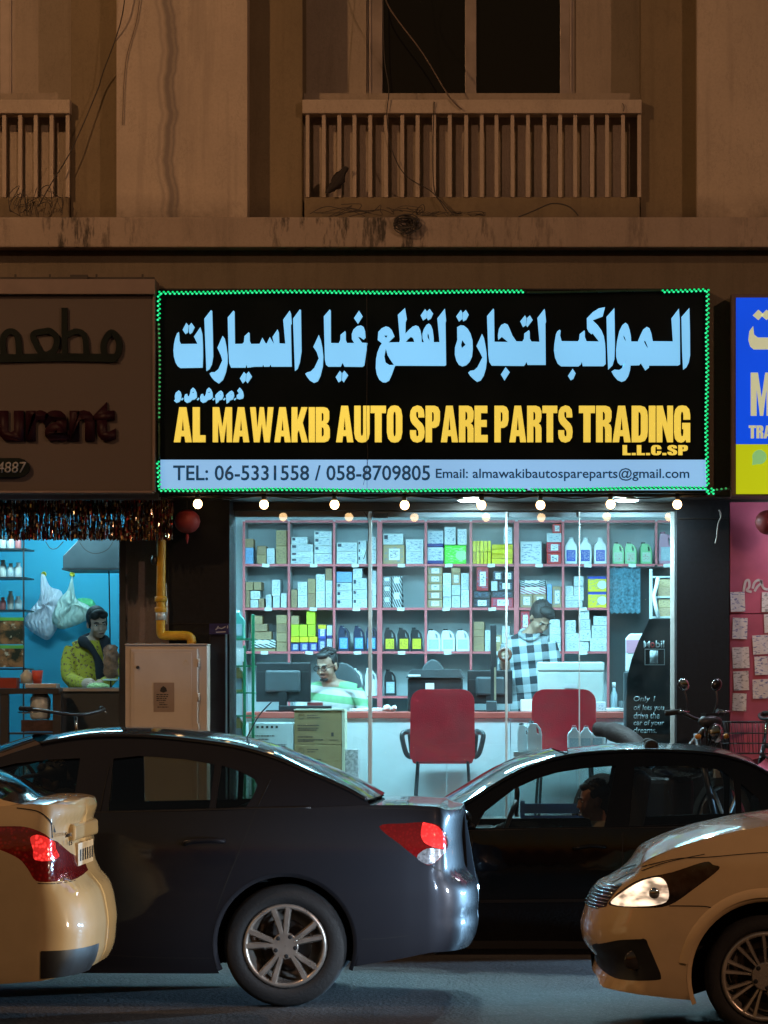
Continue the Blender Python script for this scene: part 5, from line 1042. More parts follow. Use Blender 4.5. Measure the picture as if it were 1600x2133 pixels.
# glass display shelves at the left edge
gs = thing('display_cabinet', 'wire display shelves with crockery at the left edge of the photo', 'shelves', (X(20, 26.4), 26.4, RF))
for y in (1142, 1202, 1208 + 62, 1392, 1420):
    b = MB(); b.box(X(-140, 26.3), X(55, 26.3), 26.3, 26.7, Z(y + 3, 26.3), Z(y, 26.3)); b.build('shelf', M_DFR, gs)
for px in (-138, 49):
    b = MB(); b.box(X(px, 26.3) - 0.006, X(px, 26.3) + 0.006, 26.3, 26.312, RF, Z(1095, 26.3)); b.build('post', M_DFR, gs)
rgc = random.Random(14); n = 0
DISH = [('glass_jar', 'pale glass jar', 'jar', (0.6, 0.72, 0.75)), ('cup_stack', 'stack of white cups', 'cups', (0.75, 0.78, 0.78)), ('sauce_bottle', 'red capped bottle', 'bottle', (0.6, 0.2, 0.2)), ('tub', 'white plastic tub', 'tub', (0.7, 0.75, 0.7))]
for row, (y, yn) in enumerate(((1142, 'top'), (1202, 'second'), (1270, 'third'))):
    for i, px in enumerate((6, 22, 38)):
        nm, ds2, ct2, cc = DISH[(row*3 + i) % 4]; h = rgc.uniform(0.09, 0.15); r_ = rgc.uniform(0.022, 0.03); c = Vector((X(px, 26.45), 26.45, Z(y, 26.3) + 0.001))
        b = MB(); b.lathe([(r_*0.85, 0), (r_, 0.01), (r_, h*0.65), (r_*0.55, h*0.8), (r_*0.6, h)], c, n=14); tag(b.build(nm, mat('dish_%s' % nm, cc, 0.3, var=0.1)), '%s, %s from left on the %s display shelf' % (ds2, ORD[i], yn), ct2)
def poster_mat():
    m, t, bb = new_mat('food_poster'); v = coords(t); n1 = noise(t, v, 9, 5, 0.6); n2 = noise(t, v, 16, 3)
    c = mixc(t, ramp(t, n1, 0.45, 0.6), (0.02, 0.025, 0.015), (0.35, 0.15, 0.06)); c = mixc(t, ramp(t, n2, 0.6, 0.68), c, (0.62, 0.55, 0.42)); t.links.new(c, bb.inputs['Base Color']); bb.inputs['Roughness'].default_value = 0.35; return m
M_POST = poster_mat()
for i, (y0, y1) in enumerate(((1286, 1342), (1344, 1390))):
    t_ = thing('food_poster', '%s dark food picture board with a green heading strip' % ('upper', 'lower')[i], 'poster', W(15, y1, 26.2), 'food picture boards')
    b = MB(); b.pbox(-80, 48, y0 + 7, y1, 26.2, 0.008); b.build('picture', M_POST, t_)
    b = MB(); b.pbox(-80, 49, y0, y0 + 6.8, 26.198, 0.01); b.build('heading', mat('green_heading', (0.15, 0.4, 0.06), 0.4), t_)
# table with tray, red cup and water bag at the left edge
tb_ = thing('side_table', 'dark metal table at the left edge with a tray on it', 'table', (X(40, 25.1), 25.1, PAV_Z)); TZ = Z(1434, 25.0)
b = MB(); b.box(X(-140, 25.0), X(122, 25.0), 25.0, 25.22, TZ - 0.04, TZ); b.build('top', M_DFR, tb_)
for px in (-136, 8, 118):
    b = MB(); b.box(X(px, 25.0) - 0.03, X(px, 25.0) + 0.03, 25.01, 25.07, PAV_Z, TZ - 0.04); b.build('leg', M_DFR, tb_)
b = MB(); b.box(X(8, 25.0), X(118, 25.0), 25.02, 25.2, Z(1530, 25), Z(1526, 25)); b.build('lower_shelf', M_DFR, tb_)
b = MB(); b.lathe([(0.06, 0), (0.075, 0.02), (0.075, 0.15), (0.05, 0.19), (0.022, 0.21), (0.022, 0.235)], (X(84, 25.12), 25.12, Z(1499, 25.05)), n=18); tag(b.build('water_jug', mat('frosted_bottle', (0.5, 0.62, 0.68), 0.25, var=0.3, vs=14)), 'round frosted bottle under the metal table top', 'bottle')
b = MB(); b.box(X(44, 25.05), X(120, 25.05), 25.05, 25.2, Z(1524, 25.05), Z(1500, 25.05)); tag(b.build('dark_crate', mat('brown_crate', (0.06, 0.035, 0.03), 0.7, var=0.5, vs=30)), 'dark brown tray of goods on the table lower shelf', 'crate')
b = MB(); b.box(X(-60, 25.02), X(34, 25.02), 25.02, 25.18, TZ + 0.001, Z(1412, 25.02)); tag(b.build('red_box', mat('brick_red_box', (0.32, 0.05, 0.03), 0.6)), 'brick red box at the left edge of the table', 'box')
b = MB(); b.box(X(52, 25.02), X(118, 25.02), 25.02, 25.2, TZ + 0.001, Z(1424, 25.02)); tag(b.build('foil_tray', M_ALU, bevel=0.006), 'shallow foil tray on the metal table', 'tray')
b = MB(); b.lathe([(0.030, 0), (0.042, 0.095), (0.038, 0.095), (0.027, 0.008)], (X(78, 25.1), 25.1, Z(1424, 25.02) + 0.001), n=16); tag(b.build('red_cup', mat('coral_cup', (0.62, 0.09, 0.06), 0.35)), 'coral red plastic cup on the foil tray', 'cup')
b = MB(); b.lathe([(0.045, 0), (0.05, 0.06), (0.02, 0.09), (0.02, 0.10)], (X(56, 25.12), 25.12, Z(1424, 25.02) + 0.001), n=14); tag(b.build('glass_jar', mat('pale_jar', (0.5, 0.65, 0.66), 0.25)), 'pale glass jar beside the coral cup', 'jar')

# tinsel fringe curtain over the restaurant window
tf = thing('tinsel_curtain', 'glittering red and gold tinsel fringe along the restaurant front', 'curtain', (X(160, 24.75), 24.75, Z(1126, 24.75)))
def tinsel(name, c, rough): return mat(name, c, rough, 0.9, var=0.3, vs=30)
TM = [tinsel('tinsel_red', (0.15, 0.018, 0.014), 0.35), tinsel('tinsel_gold', (0.38, 0.22, 0.08), 0.3), tinsel('tinsel_black', (0.04, 0.024, 0.018), 0.4), tinsel('tinsel_silver', (0.6, 0.5, 0.4), 0.2), emis('tinsel_spark', (1.0, 0.72, 0.38), 0.75, sample=False)]
TM[4] = tinsel('tinsel_bright', (0.9, 0.8, 0.6), 0.12)
b = MB(); rgt = random.Random(77); x = -120.0; lay = 0
while x < 361 or lay < 1:
    if x >= 361: lay = 1; x = -120.0
    w = rgt.uniform(2.2, 3.6); D = 24.72 + 0.03*lay + rgt.uniform(-0.02, 0.03); y = 1041.0 + rgt.uniform(0, 2); yend = 1125 + rgt.uniform(-3, 2); tw = rgt.uniform(0, 3)
    base_m = rgt.choice([0, 0, 1, 2, 2, 2])
    while y < yend:
        hgt = rgt.uniform(4, 8); b.m = base_m if rgt.random() < 0.6 else rgt.choice([0, 1, 2, 2, 3] if rgt.random() < 0.82 else [4]); tw += rgt.uniform(-0.7, 0.7)
        c = W(x, y, D); hw_ = w*D/F/2; dz = -min(hgt, yend - y)*D/F; ca, sa = math.cos(tw)*hw_, math.sin(tw)*hw_*0.9; tl = rgt.uniform(-0.006, 0.006)
        b.add([c + Vector((-ca, -sa, 0)), c + Vector((ca, sa, 0)), c + Vector((ca, sa + tl, dz)), c + Vector((-ca, -sa + tl, dz))], [(0, 1, 2, 3)], False); y += hgt
    x += w*0.75
b.build('fringe', TM, tf, fix=False, kind='stuff')
b = MB(); b.box(X(-400, 24.72), X(361, 24.72), 24.7, 24.78, Z(1041, 24.72), Z(1036, 24.72)); b.build('rail', M_DFR, tf)
b = MB(); b.pbox(-400, 330, 1027.5, 1039, 24.55, 0.5); tag(b.build('awning_box', mat('grey_awning_box', (0.22, 0.23, 0.25), 0.4, 0.4)), 'narrow grey metal box between restaurant sign and tinsel fringe', 'awning box')

# red lantern
ln = thing('paper_lantern', 'dim red round lantern hanging beside the tinsel fringe', 'lantern', W(390, 1086, 24.8)); c = W(390, 1086, 24.8)
b = MB(); prof = [(0.088*math.sin(math.pi*i/14)*(1 + 0.03*(i % 2)) + 0.004, 0.085*math.cos(math.pi*i/14)) for i in range(15)]; b.lathe(prof, c, n=20); b.build('shade', mat('red_lantern_paper', (0.22, 0.02, 0.02), 0.6), ln)
b = MB(); b.tube([c + Vector((0, 0, 0.08)), Vector((c.x, c.y, SOFF_Z - 0.013))], 0.003, 5); b.build('hanger', M_CABLE, ln)
b = MB(); b.lathe([(0.008, -0.09), (0.012, -0.12), (0.002, -0.16)], c, n=8); b.build('tassel', mat('red_tassel', (0.3, 0.02, 0.02), 0.8), ln)

# yellow gas pipe
gp = thing('gas_pipe', 'yellow gas pipe running down the wall to the white cabinet', 'pipe', W(337, 1340, 24.95)); M_YEL = mat('yellow_pipe_paint', (0.52, 0.30, 0.015), 0.45, var=0.25, vs=14); DPp = 24.95
b = MB(); b.tube(spline([W(337, 1040, DPp), W(336, 1150, DPp), W(335, 1255, DPp), W(335, 1312, DPp), W(337, 1321, DPp), W(346, 1324, DPp), W(380, 1324, DPp), W(394, 1326, DPp), W(399, 1334, DPp), W(399, 1350, DPp)], 4), 0.033, 14); b.build('pipe', M_YEL, gp)
for y in (1248, 1270):
    b = MB(); b.lathe([(0.036, -0.02), (0.044, -0.015), (0.044, 0.015), (0.036, 0.02)], W(335, y, DPp), n=14); b.build('coupling', M_YEL, gp)
b = MB(); b.lathe([(0.037, -0.03), (0.037, 0.03)], W(335, 1283, DPp), n=14); b.build('coupling', M_ALU, gp)
b = MB(); b.tube([W(345, 1215, DPp + 0.02), W(347, 1260, DPp), W(346, 1300, DPp)], 0.008, 6); b.build('bracket', M_ALU, gp)
b = MB(); b.lathe([(0.022, -0.03), (0.028, 0.0), (0.02, 0.03)], W(322, 1167, DPp), n=10); b.build('clamp', M_SOCK, gp)

# white utility cabinet
DCB = 24.6
cb = thing('utility_cabinet', 'white metal utility cabinet with a door below the gas pipe', 'cabinet', W(347, 1342, DCB)); M_CAB = mat('cabinet_offwhite', (0.55, 0.50, 0.44), 0.5, var=0.08, vs=3)
b = MB(); b.box(X(261, DCB), X(432, DCB), DCB, DCB + 0.32, PAV_Z, Z(1344, DCB)); b.build('body', M_CAB, cb, bevel=0.006)
b = MB(); b.box(X(260, DCB), X(433, DCB), DCB - 0.015, DCB + 0.33, Z(1344, DCB) + 0.0005, Z(1341, DCB)); b.build('top', M_CAB, cb, bevel=0.004)
b = MB(); b.box(X(272, DCB), X(413, DCB), DCB - 0.018, DCB - 0.001, PAV_Z + 0.08, Z(1351, DCB)); dr = b.build('door', M_CAB, cb, bevel=0.008)
b = MB(); b.box(X(280, DCB), X(400, DCB), DCB - 0.022, DCB - 0.0185, PAV_Z + 0.12, Z(1359, DCB)); b.build('raised_panel', mat('cabinet_offwhite_panel', (0.57, 0.52, 0.45), 0.45, var=0.06), dr, bevel=0.003)
for y in (1390, 1517):
    b = MB(); b.lathe([(0.012, 0), (0.012, -0.012), (0.007, -0.014)], W(287, y, DCB - 0.022), axis='y', n=12); b.build('lock', M_SOCK, dr)
for y in (1381, 1453, 1516):
    b = MB(); b.lathe([(0.008, -0.03), (0.008, 0.03)], W(413, y, DCB - 0.016), n=8); b.build('hinge', M_CAB, dr)
b = MB(); b.pbox(320, 363, 1422, 1483, DCB - 0.0245, 0.002); pt = b.build('notice_plate', mat('engraved_plate', (0.34, 0.27, 0.22), 0.4, 0.3), dr)
b = MB()
for a in lines(326, 356, (1446, 1450, 1454, 1458)) + lines(332, 350, (1463, 1467)) + lines(328, 352, (1472,)): b.pbox(*a, DCB - 0.0258, 0.001)
b.prism([(X(p, DCB), Z(q, DCB)) for p, q in ((341, 1429), (347, 1433), (349, 1440), (341, 1443), (334, 1440), (336, 1433))], DCB - 0.0258, DCB - 0.0248); b.build('engraving', M_SOCK, dr)
b = MB(); tri = [(388, 1375), (394, 1385), (382, 1385), (388, 1375)]; b.tube([W(p, q, DCB - 0.0225) for p, q in tri], 0.0012, 4); b.build('warning_triangle', mat('pale_yellow_ink', (0.55, 0.46, 0.25), 0.6), dr)
# dark standing totem with a small blue sign
tt = thing('standing_panel', 'narrow black standing panel with a small blue Arabic sign', 'panel', (X(458, 24.8), 24.85, PAV_Z))
b = MB(); b.box(X(437, 24.8), X(470, 24.8), 24.8, 24.95, PAV_Z, Z(1318, 24.8)); b.build('post', mat('navy_black_panel', (0.008, 0.009, 0.016), 0.35), tt, bevel=0.005)
b = MB(); b.pbox(436, 477, 1299, 1321, 24.78, 0.02); b.build('sign', mat('indigo_sign', (0.03, 0.03, 0.12), 0.4), tt)
M_SGW = mat('grey_lettering', (0.4, 0.42, 0.5), 0.5)
for pts in ([(470, 1305), (462, 1309), (455, 1308), (449, 1312)], [(455, 1304), (452, 1309)], [(474, 1303), (474, 1309)], [(470, 1316), (450, 1317)]): stroke(pts, 2.2, 'lettering', M_SGW, tt, 24.776, 0.003)
# ------------------------------------------------------------------ pink shop wall at the right edge
DPK = 25.1
pw = thing('pink_shutter_wall', 'pink painted panel wall covered with paper notices', 'wall', (X(1700, DPK), DPK, PAV_Z))
M_PINK = mat('pink_paint', (0.50, 0.11, 0.19), 0.55, var=0.25, vs=3)
for y0, y1 in ((1046, 1278), (1279.6, 1505), (1507, 1760)):
    b = MB(); b.box(X(1520, DPK), X(2400, DPK), DPK, DPK + 0.05, max(PAV_Z, Z(y1, DPK)), Z(y0, DPK)); b.build('panel', M_PINK, pw, bevel=0.004)
b = MB(); b.box(X(1519, DPK), X(2400, DPK), DPK + 0.051, DPK + 0.3, PAV_Z, SOFF_Z); b.build('frame', M_BRONZE, pw)
def notice_mat(name, ink, seed):
    m, t, bb = new_mat(name); g = nd(t, 'ShaderNodeTexCoord').outputs['Object']; mp = nd(t, 'ShaderNodeMapping'); mp.inputs['Scale'].default_value = (28, 1, 75); mp.inputs['Location'].default_value = (seed, 0, seed*2.3); t.links.new(g, mp.inputs[0])
    n1 = noise(t, mp.outputs[0], 1.0, 3, 0.6); c = mixc(t, mth(t, 'MULTIPLY', ramp(t, n1, 0.54, 0.6), 0.75), (0.74, 0.73, 0.74), ink); t.links.new(c, bb.inputs['Base Color']); bb.inputs['Roughness'].default_value = 0.8; return m
NM = [notice_mat('notice_blue', (0.08, 0.12, 0.4), 1.0), notice_mat('notice_grey', (0.2, 0.2, 0.22), 5.0)]
NOT = [(1522,1552,1233,1274,'paper notice with blue writing above the panel joint, next to the pillar'), (1587,1620,1234,1275,'paper notice above the joint at the photo edge'), (1526,1557,1287,1331,'blank looking paper notice just below the panel joint'), (1592,1625,1279,1318,'paper notice below the joint cut by the photo edge'), (1568,1601,1323,1363,'second paper notice down in the outer column'), (1526,1561,1348,1392,'square blue written notice in the column by the pillar'), (1572,1600,1367,1406,'third paper notice down in the outer column'), (1528,1560,1398,1438,'fourth paper notice down in the column by the pillar'), (1568,1601,1415,1455,'lowest paper notice in the outer column'), (1526,1555,1444,1481,'lowest cream notice in the column by the pillar')]
for i, (a, c, d, e, l) in enumerate(NOT):
    D = DPK - 0.008; b = MB(); x0, x1, z0, z1 = X(a, D), X(c, D), Z(e, D), Z(d, D); rows = []
    for j in range(5): rows.append([(x0 + (x1-x0)*k/4, D - 0.0012*math.sin(k*1.3 + j + i) - 0.002, z0 + (z1-z0)*j/4) for k in range(5)])
    an = random.uniform(-0.06, 0.06); cx_, cz = (x0+x1)/2, (z0+z1)/2
    rows = [[(cx_ + (p[0]-cx_)*math.cos(an) - (p[2]-cz)*math.sin(an), p[1], cz + (p[0]-cx_)*math.sin(an) + (p[2]-cz)*math.cos(an)) for p in r_] for r_ in rows]
    b.grid(rows, False); o = b.build('paper_notice', NM[i % 2]); md = o.modifiers.new('thickness', 'SOLIDIFY'); md.thickness = 0.0008; tag(o, l, 'notice', 'paper notices on the pink wall')
wr = thing('wall_lettering', 'white painted Arabic scrawl above the notices on the pink wall', 'lettering', W(1570, 1237, DPK))
for pts in ([(1549, 1232), (1553, 1212), (1560, 1209), (1561, 1222), (1556, 1230), (1566, 1233)], [(1568, 1226), (1572, 1214), (1580, 1208), (1586, 1214), (1578, 1222), (1572, 1232)], [(1586, 1208), (1590, 1224), (1600, 1228)]): stroke(pts, 5, 'letter', M_SGW if False else mat('chalk_white', (0.6, 0.58, 0.6), 0.7), wr, DPK - 0.006, 0.005)
ln2 = thing('paper_lantern', 'dark red round lantern at the right edge before the pink wall', 'lantern', W(1602, 1088, 24.8)); c = W(1602, 1088, 24.8)
b = MB(); b.lathe([(0.095*math.sin(math.pi*i/14)*(1 + 0.03*(i % 2)) + 0.004, 0.09*math.cos(math.pi*i/14)) for i in range(15)], c, n=20); b.build('shade', mat('red_lantern_paper', (0, 0, 0)), ln2)
b = MB(); b.tube([c + Vector((0, 0, 0.08)), Vector((c.x, c.y, SOFF_Z))], 0.003, 5); b.build('hanger', M_CABLE, ln2)
tl = thing('added_tube_light', 'unseen white tube light added under the blue sign to light the pink wall', 'light', W(1760, 1040, 24.6))  # out of view, added to brighten the pink wall
b = MB(); b.tube([W(1680, 1044, 24.55), W(1900, 1044, 24.55)], 0.018, 10); b.build('tube', emis('white_tube', (0.80, 0.84, 1.0), 90.0), tl)
b = MB(); b.pbox(1672, 1908, 1033, 1039, 24.53, 0.06); b.build('housing', M_WHITE, tl)

# ------------------------------------------------------------------ table of oil jugs on the pavement
DT = 25.80; TZ2 = Z(1566, DT)
tb2 = thing('display_table', 'low steel display table inside the glass carrying oil jugs', 'table', (X(1180, DT), DT, FLOOR_Z))
b = MB(); b.box(X(1070, DT), X(1300, DT), DT - 0.12, DT + 0.17, TZ2 - 0.03, TZ2); b.build('top', M_ALU, tb2)
for px in (1076, 1294):
    for y in (DT - 0.10, DT + 0.15):
        b = MB(); b.box(X(px, DT) - 0.015, X(px, DT) + 0.015, y - 0.015, y + 0.015, FLOOR_Z, TZ2 - 0.03); b.build('leg', M_ALU, tb2)
pj = jug_proto('oil_jug', 30*DT/F, 64*DT/F, 0.10, P_WHITE, P_WHITE, P_BLACK, 'handle')
for i, (px, sc, l) in enumerate(((1114, 1.0, 'large white jug with handle on the low table, before the second red chair'), (1092, 0.93, 'white jug half hidden by the large jug on the low table'))):
    o = pj if i == 0 else dup(pj); o.location = (X(px, DT), DT + 0.05*i - 0.02, TZ2 + 0.001); o.scale = (sc, sc, sc); tag(o, l, 'jug', 'white jugs on the low table')
pj = jug_proto('oil_jug', 27*DT/F, 54*DT/F, 0.09, P_WHITE, L_GRY, plastic('dark_red_cap', (0.15, 0.02, 0.02)), 'round')
for i, (px, l) in enumerate(((1196, 'left'), (1221, 'middle'), (1247, 'right'))):
    o = pj if i == 0 else dup(pj); o.location = (X(px, DT), DT + 0.01*i, TZ2 + 0.001); o.rotation_euler = (0, 0, random.uniform(-0.2, 0.2)); tag(o, 'small white jug, %s of three side by side on the low table' % l, 'jug', 'small white jugs on the low table')
b = MB(); b.box(X(1264, DT), X(1300, DT), DT - 0.02, DT + 0.12, TZ2 + 0.001, TZ2 + 0.055, rot=(0, 0, 0.1)); tag(b.build('parts_tray', P_WHITE, bevel=0.012), 'low white tray beside the three small jugs', 'tray')
cr_ = thing('plastic_crate', 'blue plastic crate on the pavement before the glass', 'crate', (X(1150, 24.6), 24.6, PAV_Z)); M_CRT = mat('blue_crate', (0.03, 0.09, 0.22), 0.5)
x0, x1 = X(1085, 24.5), X(1235, 24.5)
b = MB(); b.box(x0, x1, 24.45, 24.75, PAV_Z, PAV_Z + 0.02); b.build('bottom', M_CRT, cr_)
for k in range(5):
    z = PAV_Z + 0.03 + 0.085*k; b = MB(); b.box(x0, x1, 24.45, 24.46, z, z + 0.06); b.box(x0, x1, 24.74, 24.75, z, z + 0.06); b.box(x0, x0 + 0.01, 24.4601, 24.7399, z, z + 0.06); b.box(x1 - 0.01, x1, 24.4601, 24.7399, z, z + 0.06); b.build('slat', M_CRT, cr_)
b = MB()
for x in (x0 - 0.004, x1 - 0.026):
    for y in (24.446, 24.724): b.box(x, x + 0.03, y, y + 0.03, PAV_Z, PAV_Z + 0.45)
b.build('corner_post', M_CRT, cr_)

# ------------------------------------------------------------------ motorcycle
mc = thing('motorcycle', 'dark motorcycle parked on the pavement before the black pillar', 'motorcycle', (X(1378, 24.6), 24.6, PAV_Z), rz=R(-50)); K = 1.02
M_CHROME = mat('chrome', (0.6, 0.6, 0.6), 0.12, 1.0, var=0.05); M_MOTO = mat('motorcycle_paint', (0.01, 0.01, 0.012), 0.25, var=0.1, coat=0.6); M_RUB = mat('rubber', (0.012, 0.012, 0.012), 0.85, var=0.2); M_MIRR = mat('mirror_glass', (0.85, 0.9, 0.92), 0.04, 1.0, var=0.0)
def mpart(name, mb, m, parent=mc, **kw): return mb.build(name, m, parent, world=False, **kw)
def k3(*p): return tuple(K*q for q in p)
for x in (0.66, -0.62):
    b = MB(); b.lathe([(0.25*K, -0.045), (0.30*K, -0.04), (0.315*K, 0), (0.30*K, 0.04), (0.25*K, 0.045)], (x*K, 0, 0.315*K), axis='y', n=28, cap=False); w_ = mpart('wheel', b, M_RUB)
    b = MB(); b.lathe([(0.24*K, -0.02), (0.255*K, -0.02), (0.255*K, 0.02), (0.24*K, 0.02), (0.24*K, -0.02)], (x*K, 0, 0.315*K), axis='y', n=28, cap=False)
    for k in range(6): a = k*math.pi/3; b.tube([(x*K, 0, 0.315*K), (x*K + 0.245*K*math.cos(a), 0, 0.315*K + 0.245*K*math.sin(a))], 0.012, 6)
    mpart('rim', b, M_ALU, w_)
b = MB(); b.tube([k3(0.66, 0.09, 0.315), k3(0.46, 0.09, 0.92)], 0.024, 8); b.tube([k3(0.66, -0.09, 0.315), k3(0.46, -0.09, 0.92)], 0.024, 8); b.tube([k3(0.46, 0, 0.95), k3(0.1, 0, 0.66), k3(-0.3, 0, 0.6), k3(-0.62, 0, 0.315)], 0.03, 8); mpart('fork_and_frame', b, M_TUBE)
b = MB()
for q in range(6): b.tube(spline([k3(0.45, -0.06 + 0.024*q, 1.0), k3(0.54, -0.08 + 0.03*q, 0.95 - 0.02*(q % 3)), k3(0.52, -0.05 + 0.02*q, 0.84), k3(0.46, 0, 0.74)], 4), 0.005, 5)
mpart('cables', b, M_RUB)
b = MB(); b.ellip(k3(0.18, 0, 0.68), 0.27*K, 0.13*K, 0.10*K, 18, 12); mpart('fuel_tank', b, M_MOTO)
b = MB(); b.box(-0.08*K, 0.22*K, -0.13*K, 0.13*K, 0.3*K, 0.62*K); mpart('engine', b, M_TUBE, bevel=0.05, seg=3)
b = MB(); b.tube(spline([k3(0.02, 0, 0.60), k3(-0.12, 0, 0.70), k3(-0.34, 0, 0.87), k3(-0.56, 0, 0.93), k3(-0.70, 0, 0.94)], 5), [0.06]*5 + [0.075]*5 + [0.07]*5 + [0.055]*5 + [0.02], 12); mpart('seat', b, mat('worn_seat_vinyl', (0.018, 0.017, 0.02), 0.7, bump=0.4))
b = MB(); b.lathe([(0.03*K, -0.07), (0.06*K, -0.045), (0.072*K, 0.0), (0.072*K, 0.015)], k3(0.55, 0, 0.92), axis='x', n=18); mpart('headlamp_shell', b, M_MOTO)
b = MB(); b.lathe([(0.069*K, 0.016), (0.055*K, 0.028), (0.01*K, 0.034)], k3(0.55, 0, 0.92), axis='x', n=18); mpart('headlamp_lens', b, M_CHROME)
b = MB(); b.tube(spline([k3(0.36, -0.24, 1.06), k3(0.39, -0.18, 1.07), k3(0.44, -0.08, 1.02), k3(0.45, 0, 1.01), k3(0.44, 0.08, 1.02), k3(0.39, 0.18, 1.07), k3(0.36, 0.24, 1.06)], 4), 0.013, 8); hb_ = mpart('handlebar', b, M_TUBE)
for s_ in (-1, 1):
    b = MB(); b.tube([k3(0.34, s_*0.27, 1.06), k3(0.39, s_*0.17, 1.07)], 0.021, 8); mpart('grip', b, M_RUB, hb_)
    b = MB(); b.tube([k3(0.46, s_*0.25, 1.07), k3(0.44, s_*0.14, 1.07)], 0.007, 6); mpart('lever', b, M_CHROME, hb_)
    b = MB(); b.tube(spline([k3(0.40, s_*0.13, 1.06), k3(0.42, s_*0.14, 1.14), k3(0.40, s_*0.15, 1.22)], 4), 0.006, 6); mr = mpart('mirror', b, M_TUBE)
    b = MB(); b.ellip(k3(0.40, s_*0.155, 1.255), 0.022, 0.05, 0.042, 16, 10, rot=(s_*0.7, 0, 0)); mpart('mirror_shell', b, M_MOTO, mr)
    b = MB(); b.ellip((0.40*K + (0.013 if s_ < 0 else -0.013), s_*0.155*K, 1.255*K), 0.013, 0.044, 0.037, 16, 10, rot=(s_*0.7, 0, 0)); mpart('mirror_face', b, M_MIRR, mr)
b = MB(); b.ellip(k3(0.50, 0, 1.0), 0.05, 0.11, 0.05, 14, 8); b.box(0.47*K, 0.52*K, -0.06, 0.06, 1.0*K, 1.06*K); mpart('instruments', b, M_BLK)
b = MB(); b.box(0.63*K, 0.65*K, -0.09, 0.09, 0.62*K, 0.72*K); mpart('number_plate', b, mat('worn_plate', (0.4, 0.36, 0.3), 0.5))
b = MB(); b.tube(spline([k3(0.95, 0, 0.5), k3(0.82, 0, 0.62), k3(0.66, 0, 0.66), k3(0.48, 0, 0.6)], 4), 0.05, 8); mpart('front_mudguard', b, M_MOTO)
for s_ in (-1, 1):
    b = MB(); b.ellip(k3(0.52, s_*0.13, 0.90), 0.022, 0.026, 0.02, 10, 8); mpart('indicator', b, mat('amber_lens', (0.5, 0.2, 0.02), 0.3))

# ------------------------------------------------------------------ bicycles
def bicycle(label, px, D, rz, k, basket=False):
    t_ = thing('bicycle', label, 'bicycle', (X(px, D), D, PAV_Z), rz=rz); q3 = lambda *p: tuple(k*v for v in p)
    P = lambda n_, mb, m, par=t_: mb.build(n_, m, par, world=False)
    for x in (0.52, -0.52):
        b = MB(); b.lathe([(0.325*k, -0.02), (0.345*k, 0), (0.325*k, 0.02), (0.318*k, 0), (0.325*k, -0.02)], q3(x, 0, 0.345), axis='y', n=30, cap=False); w_ = P('wheel', b, M_RUB)
        b = MB()
        for j in range(14): a = j*math.pi/7; b.tube([q3(x, 0.0, 0.345), (x*k + 0.32*k*math.cos(a), 0.0, 0.345*k + 0.32*k*math.sin(a))], 0.0018, 4)
        P('spokes', b, M_CHROME, w_)
    b = MB()
    for pts in ([(0.52, 0, 0.345), (0.44, 0, 0.62), (0.38, 0, 0.85)], [(0.40, 0, 0.78), (-0.1, 0, 0.30)], [(0.39, 0, 0.84), (-0.20, 0, 0.66)], [(-0.1, 0, 0.30), (-0.24, 0, 0.77)], [(-0.1, 0, 0.30), (-0.52, 0, 0.345)], [(-0.20, 0, 0.66), (-0.52, 0, 0.345)]): b.tube([q3(*p) for p in pts], 0.016, 8)
    P('frame', b, M_TUBE)
    b = MB(); b.tube([q3(0.38, 0, 0.85), q3(0.355, 0, 1.02)], 0.013, 8); P('stem', b, M_CHROME)
    b = MB(); b.tube(spline([q3(0.14, -0.29, 1.06), q3(0.28, -0.24, 1.05), q3(0.37, -0.06, 1.02), q3(0.37, 0.06, 1.02), q3(0.28, 0.24, 1.05), q3(0.14, 0.29, 1.06)], 4), 0.012, 8); hb2 = P('handlebar', b, M_TUBE)
    for s_ in (-1, 1):
        b = MB(); b.tube([q3(0.12, s_*0.295, 1.06), q3(0.25, s_*0.255, 1.053)], 0.018, 8); P('grip', b, M_RUB, hb2)
        b = MB(); b.tube([q3(0.30, s_*0.235, 1.04), q3(0.20, s_*0.30, 1.03), q3(0.13, s_*0.315, 1.035)], 0.006, 6); P('brake_lever', b, M_CHROME, hb2)
    b = MB(); b.tube([q3(-0.36, 0, 0.77), q3(-0.2, 0, 0.775), q3(-0.1, 0, 0.77)], [0.07*k, 0.05*k, 0.02*k], 10); P('saddle', b, M_RUB)
    if basket:
        b = MB(); x0, x1, y0, z0, z1 = 0.42*k, 0.70*k, 0.16*k, 0.78*k, 1.0*k
        for z, e in ((z0, 0.85), (z0 + 0.07*k, 0.9), (z0 + 0.14*k, 0.95), (z1, 1.0)): b.tube([(x0, -y0*e, z), (x1*e + x0*(1-e), -y0*e, z), (x1*e + x0*(1-e), y0*e, z), (x0, y0*e, z), (x0, -y0*e, z)], 0.004, 5)
        for j in range(7):
            yy = -y0 + 2*y0*j/6; b.tube([(x0, yy*0.85, z0), (x0, yy, z1)], 0.002, 4); b.tube([(x1*0.85 + x0*0.15, yy*0.85, z0), (x1, yy, z1)], 0.002, 4); xx = x0 + (x1-x0)*j/6
            for s_ in (-1, 1): b.tube([(x0 + (xx-x0)*0.85, s_*y0*0.85, z0), (xx, s_*y0, z1)], 0.002, 4)
        P('basket', b, M_TUBE)
    return t_
bicycle('bicycle with dark handlebar and silver brake lever by the restaurant table', 112, 24.6, R(-58), 1.05)
bicycle('bicycle with a wire basket behind the black car, by the pink wall', 1692, 24.6, R(205), 1.02, True)
